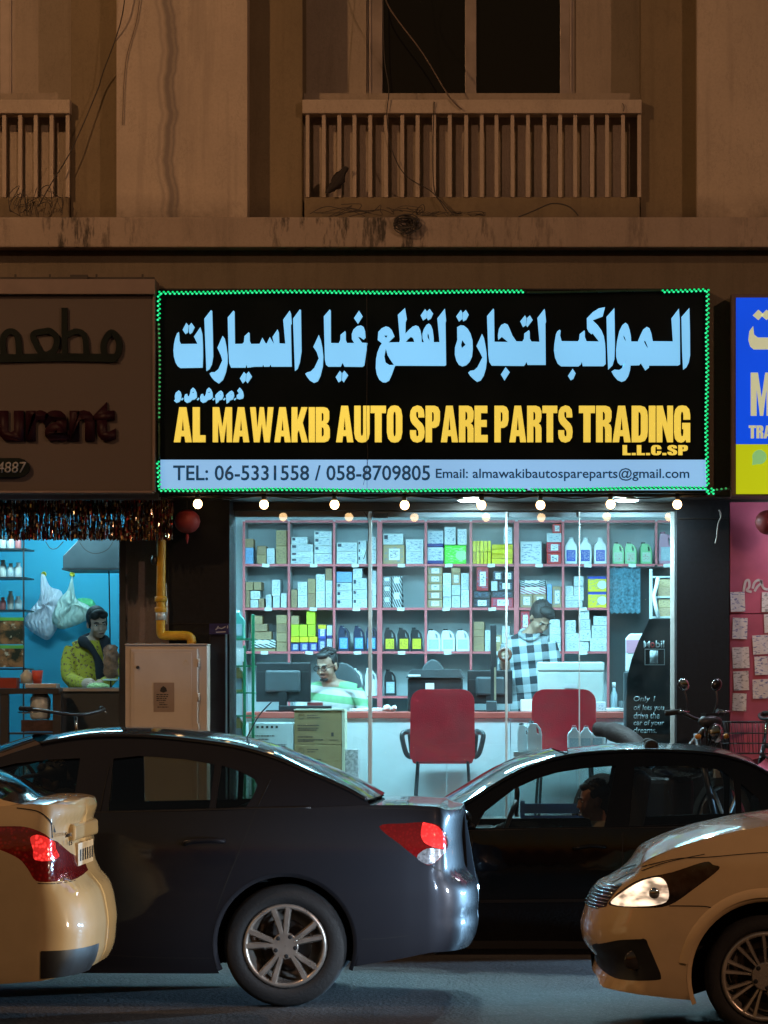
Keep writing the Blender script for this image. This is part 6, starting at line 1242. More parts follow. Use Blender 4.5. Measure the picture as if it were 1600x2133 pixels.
# ------------------------------------------------------------------ cars
M_TYRE = mat('tyre_rubber', (0.010, 0.009, 0.0085), 0.85, var=0.25, vs=20, bump=0.3)
M_WELL = mat('wheel_well_black', (0.004, 0.004, 0.004), 0.95, var=0.0)
M_SEAM = mat('panel_gap_black', (0.003, 0.003, 0.003), 0.8, var=0.0)
M_TRIM = mat('black_car_trim', (0.008, 0.008, 0.009), 0.45, var=0.1)
M_SEAT = mat('dark_seat_cloth', (0.012, 0.012, 0.013), 0.9, var=0.2)
M_CARGLASS = glass('car_side_glass', (0.66, 0.70, 0.69), 1.5)
M_CARGLASS2 = glass('car_tinted_glass', (0.44, 0.47, 0.43), 1.5)
def paint(name, col, metal=0.0, rough=0.4, coat=0.9):
    m, t, b = new_mat(name); b.inputs['Base Color'].default_value = (*col, 1); b.inputs['Metallic'].default_value = metal; b.inputs['Roughness'].default_value = rough; b.inputs['Specular IOR Level'].default_value = 0.06; b.inputs['Coat Weight'].default_value = coat; b.inputs['Coat Roughness'].default_value = 0.05
    v = coords(t); n1 = noise(t, v, 2.5, 5, 0.6); c = mixc(t, ramp(t, n1, 0.35, 0.75), col, tuple(x*0.85 + 0.004 for x in col)); t.links.new(c, b.inputs['Base Color'])   # road dust
    t.links.new(mth(t, 'MULTIPLY_ADD', n1, 0.12, 0.0), b.inputs['Coat Roughness']); return m
def inside(p, poly):
    x, y = p; r = False; n = len(poly); j = n - 1
    for i in range(n):
        xi, yi = poly[i]; xj, yj = poly[j]
        if (yi > y) != (yj > y) and x < (xj - xi)*(y - yi)/(yj - yi) + xi: r = not r
        j = i
    return r
def cdt_panel(outline, regions, step, extra_x=None):
    """triangulate outline with region curves kept as edges; returns verts2d, {region: tris} (None = rest)"""
    vs = []; es = []
    for poly in [outline] + [r[1] for r in regions]:
        b = len(vs); vs += [Vector(p) for p in poly]; es += [(b + i, b + (i+1) % len(poly)) for i in range(len(poly))]
    xs = [p[0] for p in outline]; zs = [p[1] for p in outline]; x = min(xs) + step*0.37
    segs = [(Vector(p), Vector(q)) for poly in [outline] + [r[1] for r in regions] for p, q in zip(poly, poly[1:] + poly[:1])]
    A_ = np.array([[a.x, a.y, b_.x, b_.y] for a, b_ in segs]); d = A_[:, 2:] - A_[:, :2]; L2 = (d**2).sum(1) + 1e-12
    j = 0
    while x < max(xs):
        z = min(zs) + step*(0.3 + 0.5*(j % 2))
        while z < max(zs):
            if inside((x, z), outline):
                w_ = np.array([x, z]) - A_[:, :2]; t_ = np.clip((w_*d).sum(1)/L2, 0, 1); dist = np.sqrt(((w_ - d*t_[:, None])**2).sum(1)).min()
                if dist > step*0.45: vs.append(Vector((x, z)))
            z += step
        x += step; j += 1
    ov, oe, of, *_ = geometry.delaunay_2d_cdt(vs, es, [], 0, 1e-5)
    out = {None: []}
    for r in regions: out.setdefault(r[0], [])
    for f in of:
        c = (sum(ov[i].x for i in f)/len(f), sum(ov[i].y for i in f)/len(f))
        if not inside(c, outline): continue
        key = None
        for r in regions:
            if inside(c, r[1]): key = r[0]
        out[key].append(tuple(f))
    return ov, out
class Car:
    """sedan parallel to the street; outlines are in metres (x along the street, z up) on the near side"""
    def __init__(s, root, Yn, width, xf, xr, af, ar, side, front, rear, top, bot, pf=2.6, pr=3.0):
        s.root, s.Yn, s.hw, s.Yc = root, Yn, width/2, Yn + width/2
        s.top, s.bot = top, bot
        def smooth(tab):
            zz = np.linspace(0.0, 1.4, 281); vv = np.array([interp(tab, z) for z in zz]); k = np.exp(-0.5*(np.arange(-9, 10)/3.2)**2); k /= k.sum(); vp = np.pad(vv, 9, mode='edge'); return zz, np.convolve(vp, k, 'valid')
        s.side, s.front, s.rear = smooth(side), smooth(front), smooth(rear)
        pts = []
        lo, hi = min(xf, xr), max(xf, xr)           # contour runs from the low-x end to the high-x end
        s.lo_is_front = xf < xr
        al, ah = (af, ar) if s.lo_is_front else (ar, af); pl_, ph = (pf, pr) if s.lo_is_front else (pr, pf)
        N = 36
        for i in range(N + 1):
            t_ = (math.pi/2)*i/N; pts.append((lo + al*(1 - math.cos(t_)**(2/pl_)), s.hw*0.965*math.sin(t_)**(2/pl_)))
        n2 = 60
        for i in range(1, n2):
            t_ = i/n2; x = lo + al + (hi - ah - lo - al)*t_; pts.append((x, s.hw*(0.965 + 0.035*math.sin(math.pi*t_)**0.7)))
        for i in range(N + 1):
            t_ = (math.pi/2)*(1 - i/N); pts.append((hi - ah*(1 - math.cos(t_)**(2/ph)), s.hw*0.965*math.sin(t_)**(2/ph)))
        P = np.array(pts); keep = [0]
        for i in range(1, len(P)):
            if np.hypot(*(P[i] - P[keep[-1]])) > 1e-4: keep.append(i)
        P = P[keep]; d = np.diff(P, axis=0); s.U = np.concatenate([[0], np.cumsum(np.hypot(d[:, 0], d[:, 1]))]); s.P = P
        T = np.gradient(P, axis=0); T /= np.hypot(T[:, 0], T[:, 1])[:, None] + 1e-12; Nn = np.stack([-T[:, 1], T[:, 0]], 1)
        k = np.ones(5)/5; 
        for c in (0, 1): Nn[2:-2, c] = np.convolve(Nn[:, c], k, 'valid')
        Nn[0] = (-1, 0); Nn[-1] = (1, 0); Nn /= np.hypot(Nn[:, 0], Nn[:, 1])[:, None]; s.N = Nn
    def S(s, u, z, mirror=False):
        x = np.interp(u, s.U, s.P[:, 0]); y = np.interp(u, s.U, s.P[:, 1]); nx = np.interp(u, s.U, s.N[:, 0]); ny = np.interp(u, s.U, s.N[:, 1])
        end = s.front if (nx < 0) == s.lo_is_front else s.rear
        o = ny*ny*np.interp(z, *s.side) + nx*nx*np.interp(z, *end)
        yy = y + ny*o
        return Vector((x + nx*o, s.Yc + yy if mirror else s.Yc - yy, z))
    def u_of(s, x, z):
        lo, hi = 0.0, s.U[-1]
        for _ in range(40):
            m = (lo + hi)/2
            if s.S(m, z).x < x: lo = m
            else: hi = m
        return (lo + hi)/2
    def lift_poly(s, poly): return [(s.u_of(x, z), z) for x, z in poly]
    def body(s, paint_m, arches, regions, step=0.045, mats={}):
        us = np.unique(np.concatenate([np.linspace(0, s.U[-1], 90)])); x_of = lambda u: float(np.interp(u, s.U, s.P[:, 0]))
        outline = [(u, interp(s.bot, x_of(u))) for u in us] + [(u, interp(s.top, x_of(u))) for u in us[::-1]]
        s.outline = outline
        regs = [('arch', s.lift_poly([(cx_ + r*math.cos(a), cz + r*math.sin(a)) for a in [2*math.pi*k/56 for k in range(56)]])) for cx_, cz, r in arches]
        regs += [(n_, s.lift_poly([(q.x, q.y) for q in spline(p, 4, True)])) for n_, p in regions]
        ov, out = cdt_panel(outline, regs, step)
        objs = {}
        for key, tris in out.items():
            if key == 'arch' or not tris: continue
            for mir in ((False, True) if key is None else (False,)):
                tt = list(tris)
                if mir:
                    for k2, t2 in out.items():
                        if k2 not in (None, 'arch'): tt += t2
                used = sorted({i for f in tt for i in f}); idx = {v: i for i, v in enumerate(used)}
                b = MB(); V = [s.S(ov[i].x, ov[i].y, mir) for i in used]; b.add(V, [tuple(idx[i] for i in f) for f in tt], True)
                o = b.build(key or 'body', mats.get(key, paint_m), s.root, fix=False)
                e = 0.004; NN = []
                for i in used:
                    u, z = ov[i]; a = s.S(min(u + e, s.U[-1]), z, mir) - s.S(max(u - e, 0), z, mir); c = s.S(u, z + e, mir) - s.S(u, z - e, mir); n_ = a.cross(c)
                    n_ = n_ if not mir else -n_; NN.append(n_.normalized() if n_.length > 0 else Vector((0, -1, 0)))
                # make the winding agree with the normals
                me = o.data
                if me.polygons and me.polygons[0].normal.dot(NN[me.polygons[0].vertices[0]]) < 0: me.flip_normals()
                try: me.normals_split_custom_set_from_vertices([tuple(n_) for n_ in NN])
                except Exception: pass
                objs[(key, mir)] = o
        s.objs = objs
        # inner arch lips and wells
        for cx_, cz, r in arches:
            for mir in (False, True):
                b = MB(); rows = []
                for k in range(33):
                    a = math.pi*(-0.12 + 1.24*k/32); x, z = cx_ + r*math.cos(a), cz + r*math.sin(a); p = s.S(s.u_of(x, z), z, mir); sg_ = -1 if mir else 1
                    x2, z2 = cx_ + (r - 0.022)*math.cos(a), cz + (r - 0.022)*math.sin(a)
                    rows.append([p + Vector((0, -0.002*sg_, 0)), Vector((x2, p.y + 0.004*sg_, z2)), Vector((x2, p.y + 0.05*sg_, z2))])
                b.grid(rows); b.build('arch_lip', paint_m, s.root)
                b = MB(); y0 = (s.Yc - s.hw + 0.05 if not mir else s.Yc + s.hw - 0.30); an = [math.pi*(-0.10 + 1.20*k/28) for k in range(29)]; b.grid([[(cx_ + (r + 0.01)*math.cos(a), yy, cz + (r + 0.01)*math.sin(a)) for yy in (y0, y0 + 0.25)] for a in an])
                yb = y0 + 0.25 if not mir else y0; b.grid([[(cx_ + q*math.cos(a), yb, cz + q*math.sin(a)) for q in (r + 0.01, 0.01)] for a in an])
                vs_keep = b; vs_keep.build('wheel_well', M_WELL, s.root, fix=False)
        # floor
        x0, x1 = s.P[0, 0] + 0.25, s.P[-1, 0] - 0.25
        cuts = sorted([(cx_ - r - 0.01, cx_ + r + 0.01) for cx_, cz, r in arches]); b = MB(); xs = x0
        def slab(a, c, e): zf = max(interp(s.bot, a), interp(s.bot, c), interp(s.bot, (a + c)/2)) + 0.03; b.box(a, c, s.Yc - s.hw + e, s.Yc + s.hw - e, zf, zf + 0.05)
        for n_, (a, c) in enumerate(cuts): slab(xs, a, 0.07 if n_ else 0.42); slab(max(x0, a), min(c, x1), 0.31); xs = c
        if xs < x1: slab(xs, x1, 0.42)
        b.build('floor_pan', M_WELL, s.root, fix=False)
    def deck(s, name, m, x0, x1, crown, end=None):
        """hood or boot lid: spans left to right between the top edges"""
        X_ = s.P[:, 0]; us = [u for u in np.linspace(0, s.U[-1], 240) if x0 - 1e-6 <= np.interp(u, s.U, X_) <= x1 + 1e-6]; rows = []
        for u in us:
            x = float(np.interp(u, s.U, X_)); z = interp(s.top, x); p = s.S(u, z); yh_ = s.Yc - p.y; row = []
            for k in range(21):
                v = -1 + 2*k/20; row.append(Vector((p.x, s.Yc + v*yh_, z + crown(x)*(1 - abs(v)**2.4)*min(1, yh_/0.35))))
            rows.append(row)
        b = MB(); b.grid(rows); return b.build(name, m, s.root, fix=False)
    def ribbon(s, pts, w, m, name='panel_gap', off=0.0015, n=8):
        Pp = spline(pts, n); Q = []
        for i, p in enumerate(Pp):
            t_ = (Pp[min(i+1, len(Pp)-1)] - Pp[max(i-1, 0)]).normalized(); nn = Vector((-t_.y, t_.x))*w/2; row = []
            for q in (p + nn, p - nn):
                v = s.S(s.u_of(q.x, q.y), q.y); row.append(v + Vector((0, -off, 0)))
            Q.append(row)
        b = MB(); b.grid(Q); return b.build(name, m, s.root, fix=False)
    def greenhouse(s, outline, windows, paint_m, glass_m, k=0.42, inset=0.05, zb=None, roof_rng=(0, 1), crown=0.05, roof_m=None, bulge=(0.10, 0.12), rear_edge=None, front_edge=None, trim=True):
        zb = zb if zb is not None else min(p[1] for p in outline)
        ztop = max(p[1] for p in outline)
        def lift(x, z, mir=False, d=0.0):
            h = max(0, z - zb); y = s.hw - inset - k*h - 0.25*h*h - d
            return Vector((x, s.Yc + y if mir else s.Yc - y, z))
        s.gl = lift
        ov, out = cdt_panel(outline, [('w%d' % i, w_) for i, w_ in enumerate(windows)], 0.06)
        for mir in (False, True):
            for key, tris in out.items():
                if not tris: continue
                used = sorted({i for f in tris for i in f}); idx = {v: i for i, v in enumerate(used)}
                b = MB(); b.add([lift(ov[i].x, ov[i].y, mir, 0.0 if key is None else 0.012) for i in used], [tuple(idx[i] for i in f) for f in tris], True)
                b.build('cabin_side' if key is None else 'side_window', paint_m if key is None else glass_m, s.root)
            if trim:
                for w_ in windows:
                    b = MB(); n_ = len(w_); rows = []
                    for i in range(n_ + 1):
                        p = w_[i % n_]; rows.append([lift(p[0], p[1], mir, -0.001), lift(p[0], p[1], mir, 0.014)])
                    b.grid(rows); b.build('window_seal', M_TRIM, s.root, fix=False)
        def strip(name, edge, cr0, bx0, m, inner=0.0):
            rows = []
            for ei, (x, z) in enumerate(edge):
                cr_, bx = [q(ei/(len(edge)-1)) if callable(q) else q for q in (cr0, bx0)]
                a = lift(x, z); hw_ = s.Yc - a.y - inner; row = []
                for j in range(17):
                    v = -1 + 2*j/16; w2 = 1 - abs(v)**2.2; row.append(Vector((x + bx*w2, s.Yc + v*hw_, z + cr_*w2)))
                rows.append(row)
            b = MB(); b.grid(rows); return b.build(name, m, s.root, fix=False)
        s.strip = strip
    def wheel(s, cx_, cz, r, rim_r, style, rim_m, mirror=False, y_in=0.02):
        y = s.Yn + y_in if not mirror else 2*s.Yc - s.Yn - y_in; sg_ = 1 if not mirror else -1
        root = s.root; w = 0.2
        b = MB(); pr_ = [(rim_r, 0.03), (rim_r + 0.012, 0.008), (r*0.80, 0.0), (r*0.93, 0.008), (r*0.985, 0.03), (r, 0.055), (r, 0.165), (r*0.98, 0.19), (r*0.9, 0.205), (rim_r, 0.2)]
        b.lathe([(a, sg_*h) for a, h in pr_], (cx_, y, cz), axis='y', n=56, cap=False); t_ = b.build('wheel', M_TYRE, root, fix=False)
        b = MB(); b.lathe([(a, sg_*h) for a, h in ((rim_r + 0.003, 0.028), (rim_r + 0.002, 0.012), (rim_r - 0.012, 0.006), (rim_r - 0.022, 0.012), (rim_r - 0.026, 0.05), (rim_r - 0.05, 0.13), (rim_r*0.55, 0.16))], (cx_, y, cz), axis='y', n=56, cap=False); b.build('rim', rim_m, t_, fix=False)
        b = MB(); b.lathe([(rim_r*0.62, sg_*0.10), (rim_r*0.60, sg_*0.115), (0.02, sg_*0.115)], (cx_, y, cz), axis='y', n=40, cap=False); b.build('brake_disc', mat('brake_disc', (0.09, 0.07, 0.06), 0.45, 0.8), t_, fix=False)
        b = MB(); b.lathe([(rim_r, sg_*0.17), (0.01, sg_*0.171)], (cx_, y, cz), axis='y', n=40, cap=False); b.build('hub_back', M_WELL, t_, fix=False)
        def spoke(a0, w0, w1, d0, d1, twist=0.0):
            r0, r1 = rim_r*0.16, rim_r*0.93; vs = []; K = 5
            for i in range(K + 1):
                f = i/K; rr = r0 + (r1 - r0)*f; a = a0 + twist*f; ca, sa = math.cos(a), math.sin(a); ww = w0 + (w1 - w0)*f; dep = d0 + (d1 - d0)*f
                for tt, dd in ((-ww, dep + 0.018), (-ww*0.55, dep), (ww*0.55, dep), (ww, dep + 0.018)): vs.append((cx_ + ca*rr - sa*tt, y + sg_*dd, cz + sa*rr + ca*tt))
            fs = [(i*4 + j, i*4 + j + 1, i*4 + j + 5, i*4 + j + 4) for i in range(K) for j in range(3)]; b = MB(); b.add(vs, fs, False); b.build('spoke', rim_m, t_)
        if style == 'five_double':
            for k in range(5):
                a = math.pi/2 + k*2*math.pi/5 + 0.12
                spoke(a - 0.15, 0.015, 0.020, 0.012, 0.008, -0.05); spoke(a + 0.15, 0.015, 0.020, 0.012, 0.008, 0.05)
        else:
            for k in range(9):
                a = k*2*math.pi/9 + 0.1
                spoke(a - 0.09, 0.008, 0.0125, 0.026, 0.008, -0.05); spoke(a + 0.09, 0.008, 0.0125, 0.026, 0.008, 0.05)
        b = MB(); b.lathe([(rim_r*0.33, sg_*0.03), (rim_r*0.31, sg_*0.0125), (rim_r*0.30, sg_*0.0115), (0.002, sg_*0.0115)], (cx_, y, cz), axis='y', n=28, cap=False, smooth=False); b.build('hub', rim_m, t_, fix=False)
        for k in range(5):
            a = math.pi/2 + k*2*math.pi/5 + 0.12 + math.pi/5; b = MB(); b.lathe([(0.012, sg_*0.0112), (0.010, sg_*0.0095), (0.001, sg_*0.0095)], (cx_ + 0.055*math.cos(a), y, cz + 0.055*math.sin(a)), axis='y', n=10, cap=False); b.build('lug_nut', M_SEAM, t_, fix=False)
def seat(root, x, y, zf, facing=-1):
    b = MB(); 
    b.box(x - 0.25, x + 0.25, y - 0.2, y + 0.2, zf, zf + 0.22); b.build('seat', M_SEAT, root, bevel=0.06, seg=3)
    xb = x - facing*0.24; b = MB(); b.box(xb - 0.06, xb + 0.06, y - 0.19, y + 0.19, zf + 0.18, zf + 0.74, rot=(0, -facing*0.16, 0)); b.build('seat_back', M_SEAT, root, bevel=0.05, seg=3)
    xh = x - facing*0.335; b = MB(); b.box(xh - 0.045, xh + 0.045, y - 0.11, y + 0.11, zf + 0.76, zf + 0.95, rot=(0, -facing*0.12, 0)); b.build('headrest', M_SEAT, root, bevel=0.04, seg=3)
def lens_mat(name, col, es, rough=0.15, base=(0.10, 0.002, 0.003)):
    m, t, b = new_mat(name); b.inputs['Base Color'].default_value = (*base, 1); b.inputs['Roughness'].default_value = rough; b.inputs['Coat Weight'].default_value = 1.0
    v = coords(t); w_ = nd(t, 'ShaderNodeTexVoronoi'); w_.inputs['Scale'].default_value = 55; t.links.new(v, w_.inputs[0])
    if es > 0:
        b.inputs['Emission Color'].default_value = (*col, 1); t.links.new(mth(t, 'MULTIPLY_ADD', ramp(t, w_.outputs[0], 0.5, 0.1), es, es*0.35), b.inputs['Emission Strength'])
    bn = nd(t, 'ShaderNodeBump'); bn.inputs['Strength'].default_value = 0.3; bn.inputs['Distance'].default_value = 0.004; t.links.new(w_.outputs[0], bn.inputs['Height']); t.links.new(bn.outputs[0], b.inputs['Normal']); return m
L_RED = lens_mat('tail_lens_dark_red', (1, 0.02, 0.02), 0.05); L_REDON = lens_mat('tail_lens_lit', (1.0, 0.035, 0.03), 1.5, base=(0.6, 0.02, 0.02)); L_CLEAR = mat('clear_lamp_lens', (0.5, 0.5, 0.52), 0.15, 0.7, var=0.5, vs=50, coat=1.0)

def px_fn(D): return lambda L: [(X(p, D), Z(q, D)) for p, q in L]

# ---- grey sedan in the middle lane, heading left
YG = 18.37; g = px_fn(YG); XG = lambda p: X(p, YG); ZG = lambda q: Z(q, YG)
car1 = thing('grey_sedan', 'dark grey sedan in the middle lane with its tail lamp lit', 'car', (XG(100), YG + 0.9, 0))
P_GREY = paint('grey_car_paint', (0.017, 0.017, 0.021), 0.25, 0.42)
top = g([(-860, 1790), (-800, 1765), (-700, 1742), (-500, 1722), (-330, 1706), (-200, 1700), (0, 1696), (203, 1694), (440, 1690), (560, 1686), (650, 1683), (760, 1678), (850, 1678), (920, 1682), (944, 1688), (960, 1690), (1000, 1692)])
bot = g([(-870, 2010), (-780, 2032), (-600, 2036), (-300, 2032), (0, 2028), (440, 2030), (700, 2022), (755, 2012), (830, 2000), (896, 1986), (940, 1985), (1000, 1984)])
zr = [(0.10, -0.10), (0.26, -0.06), (0.33, -0.015), (0.43, 0.0), (0.46, -0.012), (0.52, 0.0), (0.62, -0.004), (0.67, -0.022), (0.695, -0.075), (0.80, -0.085), (0.90, -0.095), (0.985, -0.085), (1.03, -0.075), (1.06, -0.09)]
sd = [(0.12, -0.075), (0.2, -0.045), (0.28, -0.030), (0.36, -0.020), (0.45, -0.011), (0.62, 0.0), (0.78, -0.005), (0.86, -0.008), (0.9, -0.014), (1.0, -0.035), (1.07, -0.055)]
ft = [(0.15, -0.12), (0.3, -0.02), (0.5, 0.0), (0.62, -0.02), (0.75, -0.10), (0.86, -0.26), (1.0, -0.4)]
c1 = Car(car1, YG, 1.79, XG(-860), XG(990), 0.62, 0.30, sd, ft, zr, top, bot, 2.4, 3.2)
WZ = 0.329; wx = XG(592.5); wfx = wx - 2.685
tail = g([(789,1722),(844,1716),(885,1714),(915,1722),(930,1748),(928,1775),(896,1803),(870,1789),(832,1759)]); lit = g([(879,1717),(885,1714.5),(912,1723),(927,1748),(926,1768),(905,1766),(884,1756),(876,1740)]); rev = g([(868,1787),(890,1768),(924,1772),(925,1778),(896,1802)])
c1.body(P_GREY, [(wx, WZ + 0.005, 0.385), (wfx, WZ + 0.005, 0.385)], [('tail_lamp', tail), ('brake_lens', lit), ('reversing_lens', rev)], mats={'tail_lamp': L_RED, 'brake_lens': L_REDON, 'reversing_lens': L_CLEAR})
c1.deck('boot_lid', P_GREY, XG(755), XG(1100), lambda x: 0.012)
c1.deck('bonnet', P_GREY, XG(-1000), XG(-330), lambda x: 0.05)
# cabin
ro = [(-330,1706),(-250,1672),(-130,1620),(0,1574),(70,1551),(140,1539),(219,1535),(312,1537),(406,1546),(480,1557),(560,1578),(645,1612),(720,1645),(762,1668),(770,1680)]
gh_out = g(ro + [(650,1684),(440,1691),(203,1696),(0,1699),(-200,1702)])
w1 = g([(-210,1692),(-140,1652),(-60,1612),(20,1592),(90,1584),(156,1581),(152,1640),(146,1690),(0,1694)]); w2 = g([(226,1582),(281,1576),(375,1583),(440,1594),(437,1640),(433,1686),(222,1690),(224,1640)]); w3 = g([(455,1596),(495,1609),(525,1624),(532,1639),(521,1665),(510,1682),(446,1685),(450,1640)])
c1.greenhouse(gh_out, [w1, w2, w3], P_GREY, M_CARGLASS2, k=0.40, inset=0.055, zb=ZG(1700))
roofe = g(ro[4:11]); c1.strip('roof', [p for p in spline([(a[0], a[1]) for a in roofe], 4)], 0.045, 0.0, P_GREY)
c1.strip('rear_window', [(p.x, p.y) for p in spline(g(ro[10:14]), 4)], lambda t: 0.045*(1-t) + 0.008*t, lambda t: 0.05*t, M_DARKGLASS); c1.strip('windscreen', [(p.x, p.y) for p in spline(g(ro[0:5]), 4)], 0.045, -0.12, M_CARGLASS2)
rf = MB(); e_ = [c1.gl(p.x, p.y, False, 0.0) + Vector((0, -0.004, 0.002)) for p in spline(g(ro[4:14]), 6)]; rf.tube(e_, 0.011, 8); rf.build('roof_moulding', P_GREY, car1)
b = MB(); b.tube([c1.gl(p.x, p.y, False, -0.004) for p in spline(g([(-205,1696),(0,1697),(203,1694),(440,1688),(560,1685),(646,1683)]), 4)], 0.008, 6); b.build('waist_trim', M_TRIM, car1)
for pts in ([(219,1594),(212,1640),(205,1694)], [(559,1626),(546,1655),(533,1684)]):
    b = MB(); b.tube([c1.gl(p.x, p.y, False, -0.0005) for p in spline(g(pts), 4)], 0.0035, 5); b.build('panel_gap', M_SEAM, car1)
for pts in ([(203,1697),(200,1760),(205,1900),(222,1990)], [(532,1688),(512,1740),(487,1800),(463,1860),(450,1897)], [(-180,1705),(-190,1800),(-180,1980)], [(900,1806),(930,1822),(952,1830)], [(760,1684),(850,1686),(912,1690)], [(222,1990),(330,1996),(440,1997)]): c1.ribbon(g(pts), 0.006, M_SEAM)
c1.ribbon(g([(752,1958),(800,1956),(850,1950)]), 0.004, M_SEAM)
b = MB(); hp = g([(382,1758),(400,1752),(440,1750),(466,1752)]); b.tube([c1.S(c1.u_of(p.x, p.y), p.y) + Vector((0, -0.03 + 0.03*abs(2*i/12 - 1)**4, 0)) for i, p in enumerate(spline(hp, 4))], 0.013, 8); b.build('door_handle', P_GREY, car1)
b = MB(); hp = g([(78,1766),(96,1760),(130,1758),(156,1760)]); b.tube([c1.S(c1.u_of(p.x, p.y), p.y) + Vector((0, -0.03 + 0.03*abs(2*i/12 - 1)**4, 0)) for i, p in enumerate(spline(hp, 4))], 0.013, 8); b.build('door_handle', P_GREY, car1)
M_RIM = mat('bronze_silver_alloy', (0.46, 0.40, 0.34), 0.32, 0.75, var=0.2, vs=12)
for x in (wx, wfx):
    c1.wheel(x, WZ - 0.002, 0.327, 0.222, 'five_double', M_RIM, False, 0.03); c1.wheel(x, WZ - 0.002, 0.327, 0.222, 'five_double', M_RIM, True, 0.03)
b = MB(); b.tube([(wx, YG + 0.2, 0.3), (wx, YG + 1.6, 0.3)], 0.04, 8); b.tube([(wx - 1.2, c1.Yc, 0.22), (wx - 0.2, c1.Yc + 0.1, 0.2), (wx + 0.55, c1.Yc + 0.3, 0.24)], 0.04, 8); b.box(wx + 0.35, wx + 0.72, c1.Yc - 0.35, c1.Yc + 0.4, 0.27, 0.42); b.build('axle_and_exhaust', M_WELL, car1)
for x, y in ((-0.35, 0.52), (-0.35, 1.27)): seat(car1, XG(160) + x - 0.05, YG + y, 0.42)
b = MB(); b.box(XG(330), XG(460), YG + 0.25, YG + 1.55, 0.4, 0.62); b.box(XG(450), XG(500), YG + 0.25, YG + 1.55, 0.5, 1.05); b.build('rear_bench', M_SEAT, car1, bevel=0.06, seg=3)
b = MB(); b.tube(spline([W(505, 1553, YG + 0.85), W(518, 1530, YG + 0.85), W(540, 1490, YG + 0.85), W(566, 1462, YG + 0.85)], 4), 0.004, 6); b.ellip(W(508, 1551, YG + 0.85), 0.05, 0.03, 0.016, 10, 6); b.build('roof_aerial', M_TRIM, car1)
# rear face details: boot seam, plate recess
b = MB(); b.box(c1.P[-1, 0] - 0.11, c1.P[-1, 0] - 0.093, c1.Yc - 0.26, c1.Yc + 0.26, 0.74, 0.86); b.build('number_plate', mat('plate_white', (0.6, 0.6, 0.58), 0.4), car1)

# ---- black sedan in the far lane, heading left
YB = 22.0; g = px_fn(YB); XB = lambda p: X(p, YB); ZB = lambda q: Z(q, YB)
car2 = thing('black_sedan', 'black sedan in the far lane with a driver at the wheel', 'car', (XB(1300), YB + 0.87, 0))
P_BLK = paint('black_car_paint', (0.0015, 0.0018, 0.003), 0.0, 0.35)
top = g([(560, 1850), (620, 1810), (700, 1775), (800, 1752), (900, 1738), (960, 1732), (1100, 1728), (1400, 1724), (1600, 1718), (1700, 1712), (1850, 1712), (1950, 1716), (2000, 1722)])
bot = g([(560, 1980), (700, 1995), (900, 1992), (1250, 1990), (1600, 1988), (1800, 1985), (1950, 1965), (2010, 1950)])
sd2 = [(0.05, -0.08), (0.15, -0.05), (0.25, -0.03), (0.4, -0.01), (0.55, 0.0), (0.7, -0.006), (0.8, -0.02), (0.9, -0.05)]; ft2 = [(0.1, -0.08), (0.3, 0.0), (0.48, 0.0), (0.6, -0.08), (0.75, -0.3), (0.9, -0.5)]; zr2 = [(0.1, -0.08), (0.3, 0.0), (0.5, -0.01), (0.6, -0.06), (0.9, -0.09)]
c2 = Car(car2, YB, 1.74, XB(560), XB(2010), 0.6, 0.32, sd2, ft2, zr2, top, bot, 2.4, 3.0)
GZB = 0.0; wb_ = (XB(850), XB(1742))
c2.body(P_BLK, [(x, GZB + 0.32, 0.36) for x in wb_], [], step=0.06)
c2.deck('bonnet', P_BLK, XB(400), XB(905), lambda x: 0.05); c2.deck('boot_lid', P_BLK, XB(1700), XB(2200), lambda x: 0.02)
ro = [(905,1738),(917,1692),(987,1648),(1088,1602),(1184,1576),(1294,1566),(1381,1566),(1460,1570),(1512,1576),(1578,1596),(1640,1635),(1700,1690),(1712,1712)]
ro = [(885,1737),(930,1700),(987,1664),(1088,1606),(1184,1577),(1294,1567),(1381,1566),(1460,1570),(1512,1577),(1578,1598),(1640,1640),(1700,1695),(1712,1712)]
gh_out = g(ro + [(1600,1722),(1400,1727),(1100,1731),(960,1735)])
w1 = g([(990,1726),(1010,1692),(1071,1645),(1120,1623),(1162,1611),(1220,1602),(1285,1597),(1272,1660),(1259,1723)]); w2 = g([(1324,1599),(1425,1597),(1504,1605),(1530,1623),(1534,1660),(1534,1714),(1311,1722)]); w3 = g([(1547,1634),(1582,1664),(1596,1699),(1600,1710),(1547,1713)])
c2.greenhouse(gh_out, [w1, w2, w3], P_BLK, M_CARGLASS, k=0.40, inset=0.05, zb=ZB(1732))
c2.strip('roof', [(p.x, p.y) for p in spline(g(ro[4:10]), 4)], 0.045, 0.0, P_BLK); c2.strip('windscreen', [(p.x, p.y) for p in spline(g(ro[0:5]), 4)], 0.045, -0.12, M_CARGLASS); c2.strip('rear_window', [(p.x, p.y) for p in spline(g(ro[9:13]), 4)], 0.045, 0.1, M_CARGLASS2)
b = MB(); b.tube([c2.gl(p.x, p.y) + Vector((0, -0.004, 0.002)) for p in spline(g(ro[1:12]), 5)], 0.013, 8); b.build('roof_moulding', P_BLK, car2)
b = MB(); b.tube([c2.gl(p.x, p.y, False, -0.004) for p in spline(g([(930,1732),(1100,1729),(1400,1725),(1600,1719)]), 4)], 0.008, 6); b.build('waist_trim', M_TRIM, car2)
for pts in ([(1298,1735),(1296,1850),(1300,1970)], [(985,1740),(975,1850),(985,1965)], [(1565,1730),(1590,1800),(1585,1880)], [(985,1965),(1150,1968),(1300,1970)]): c2.ribbon(g(pts), 0.006, M_SEAM)
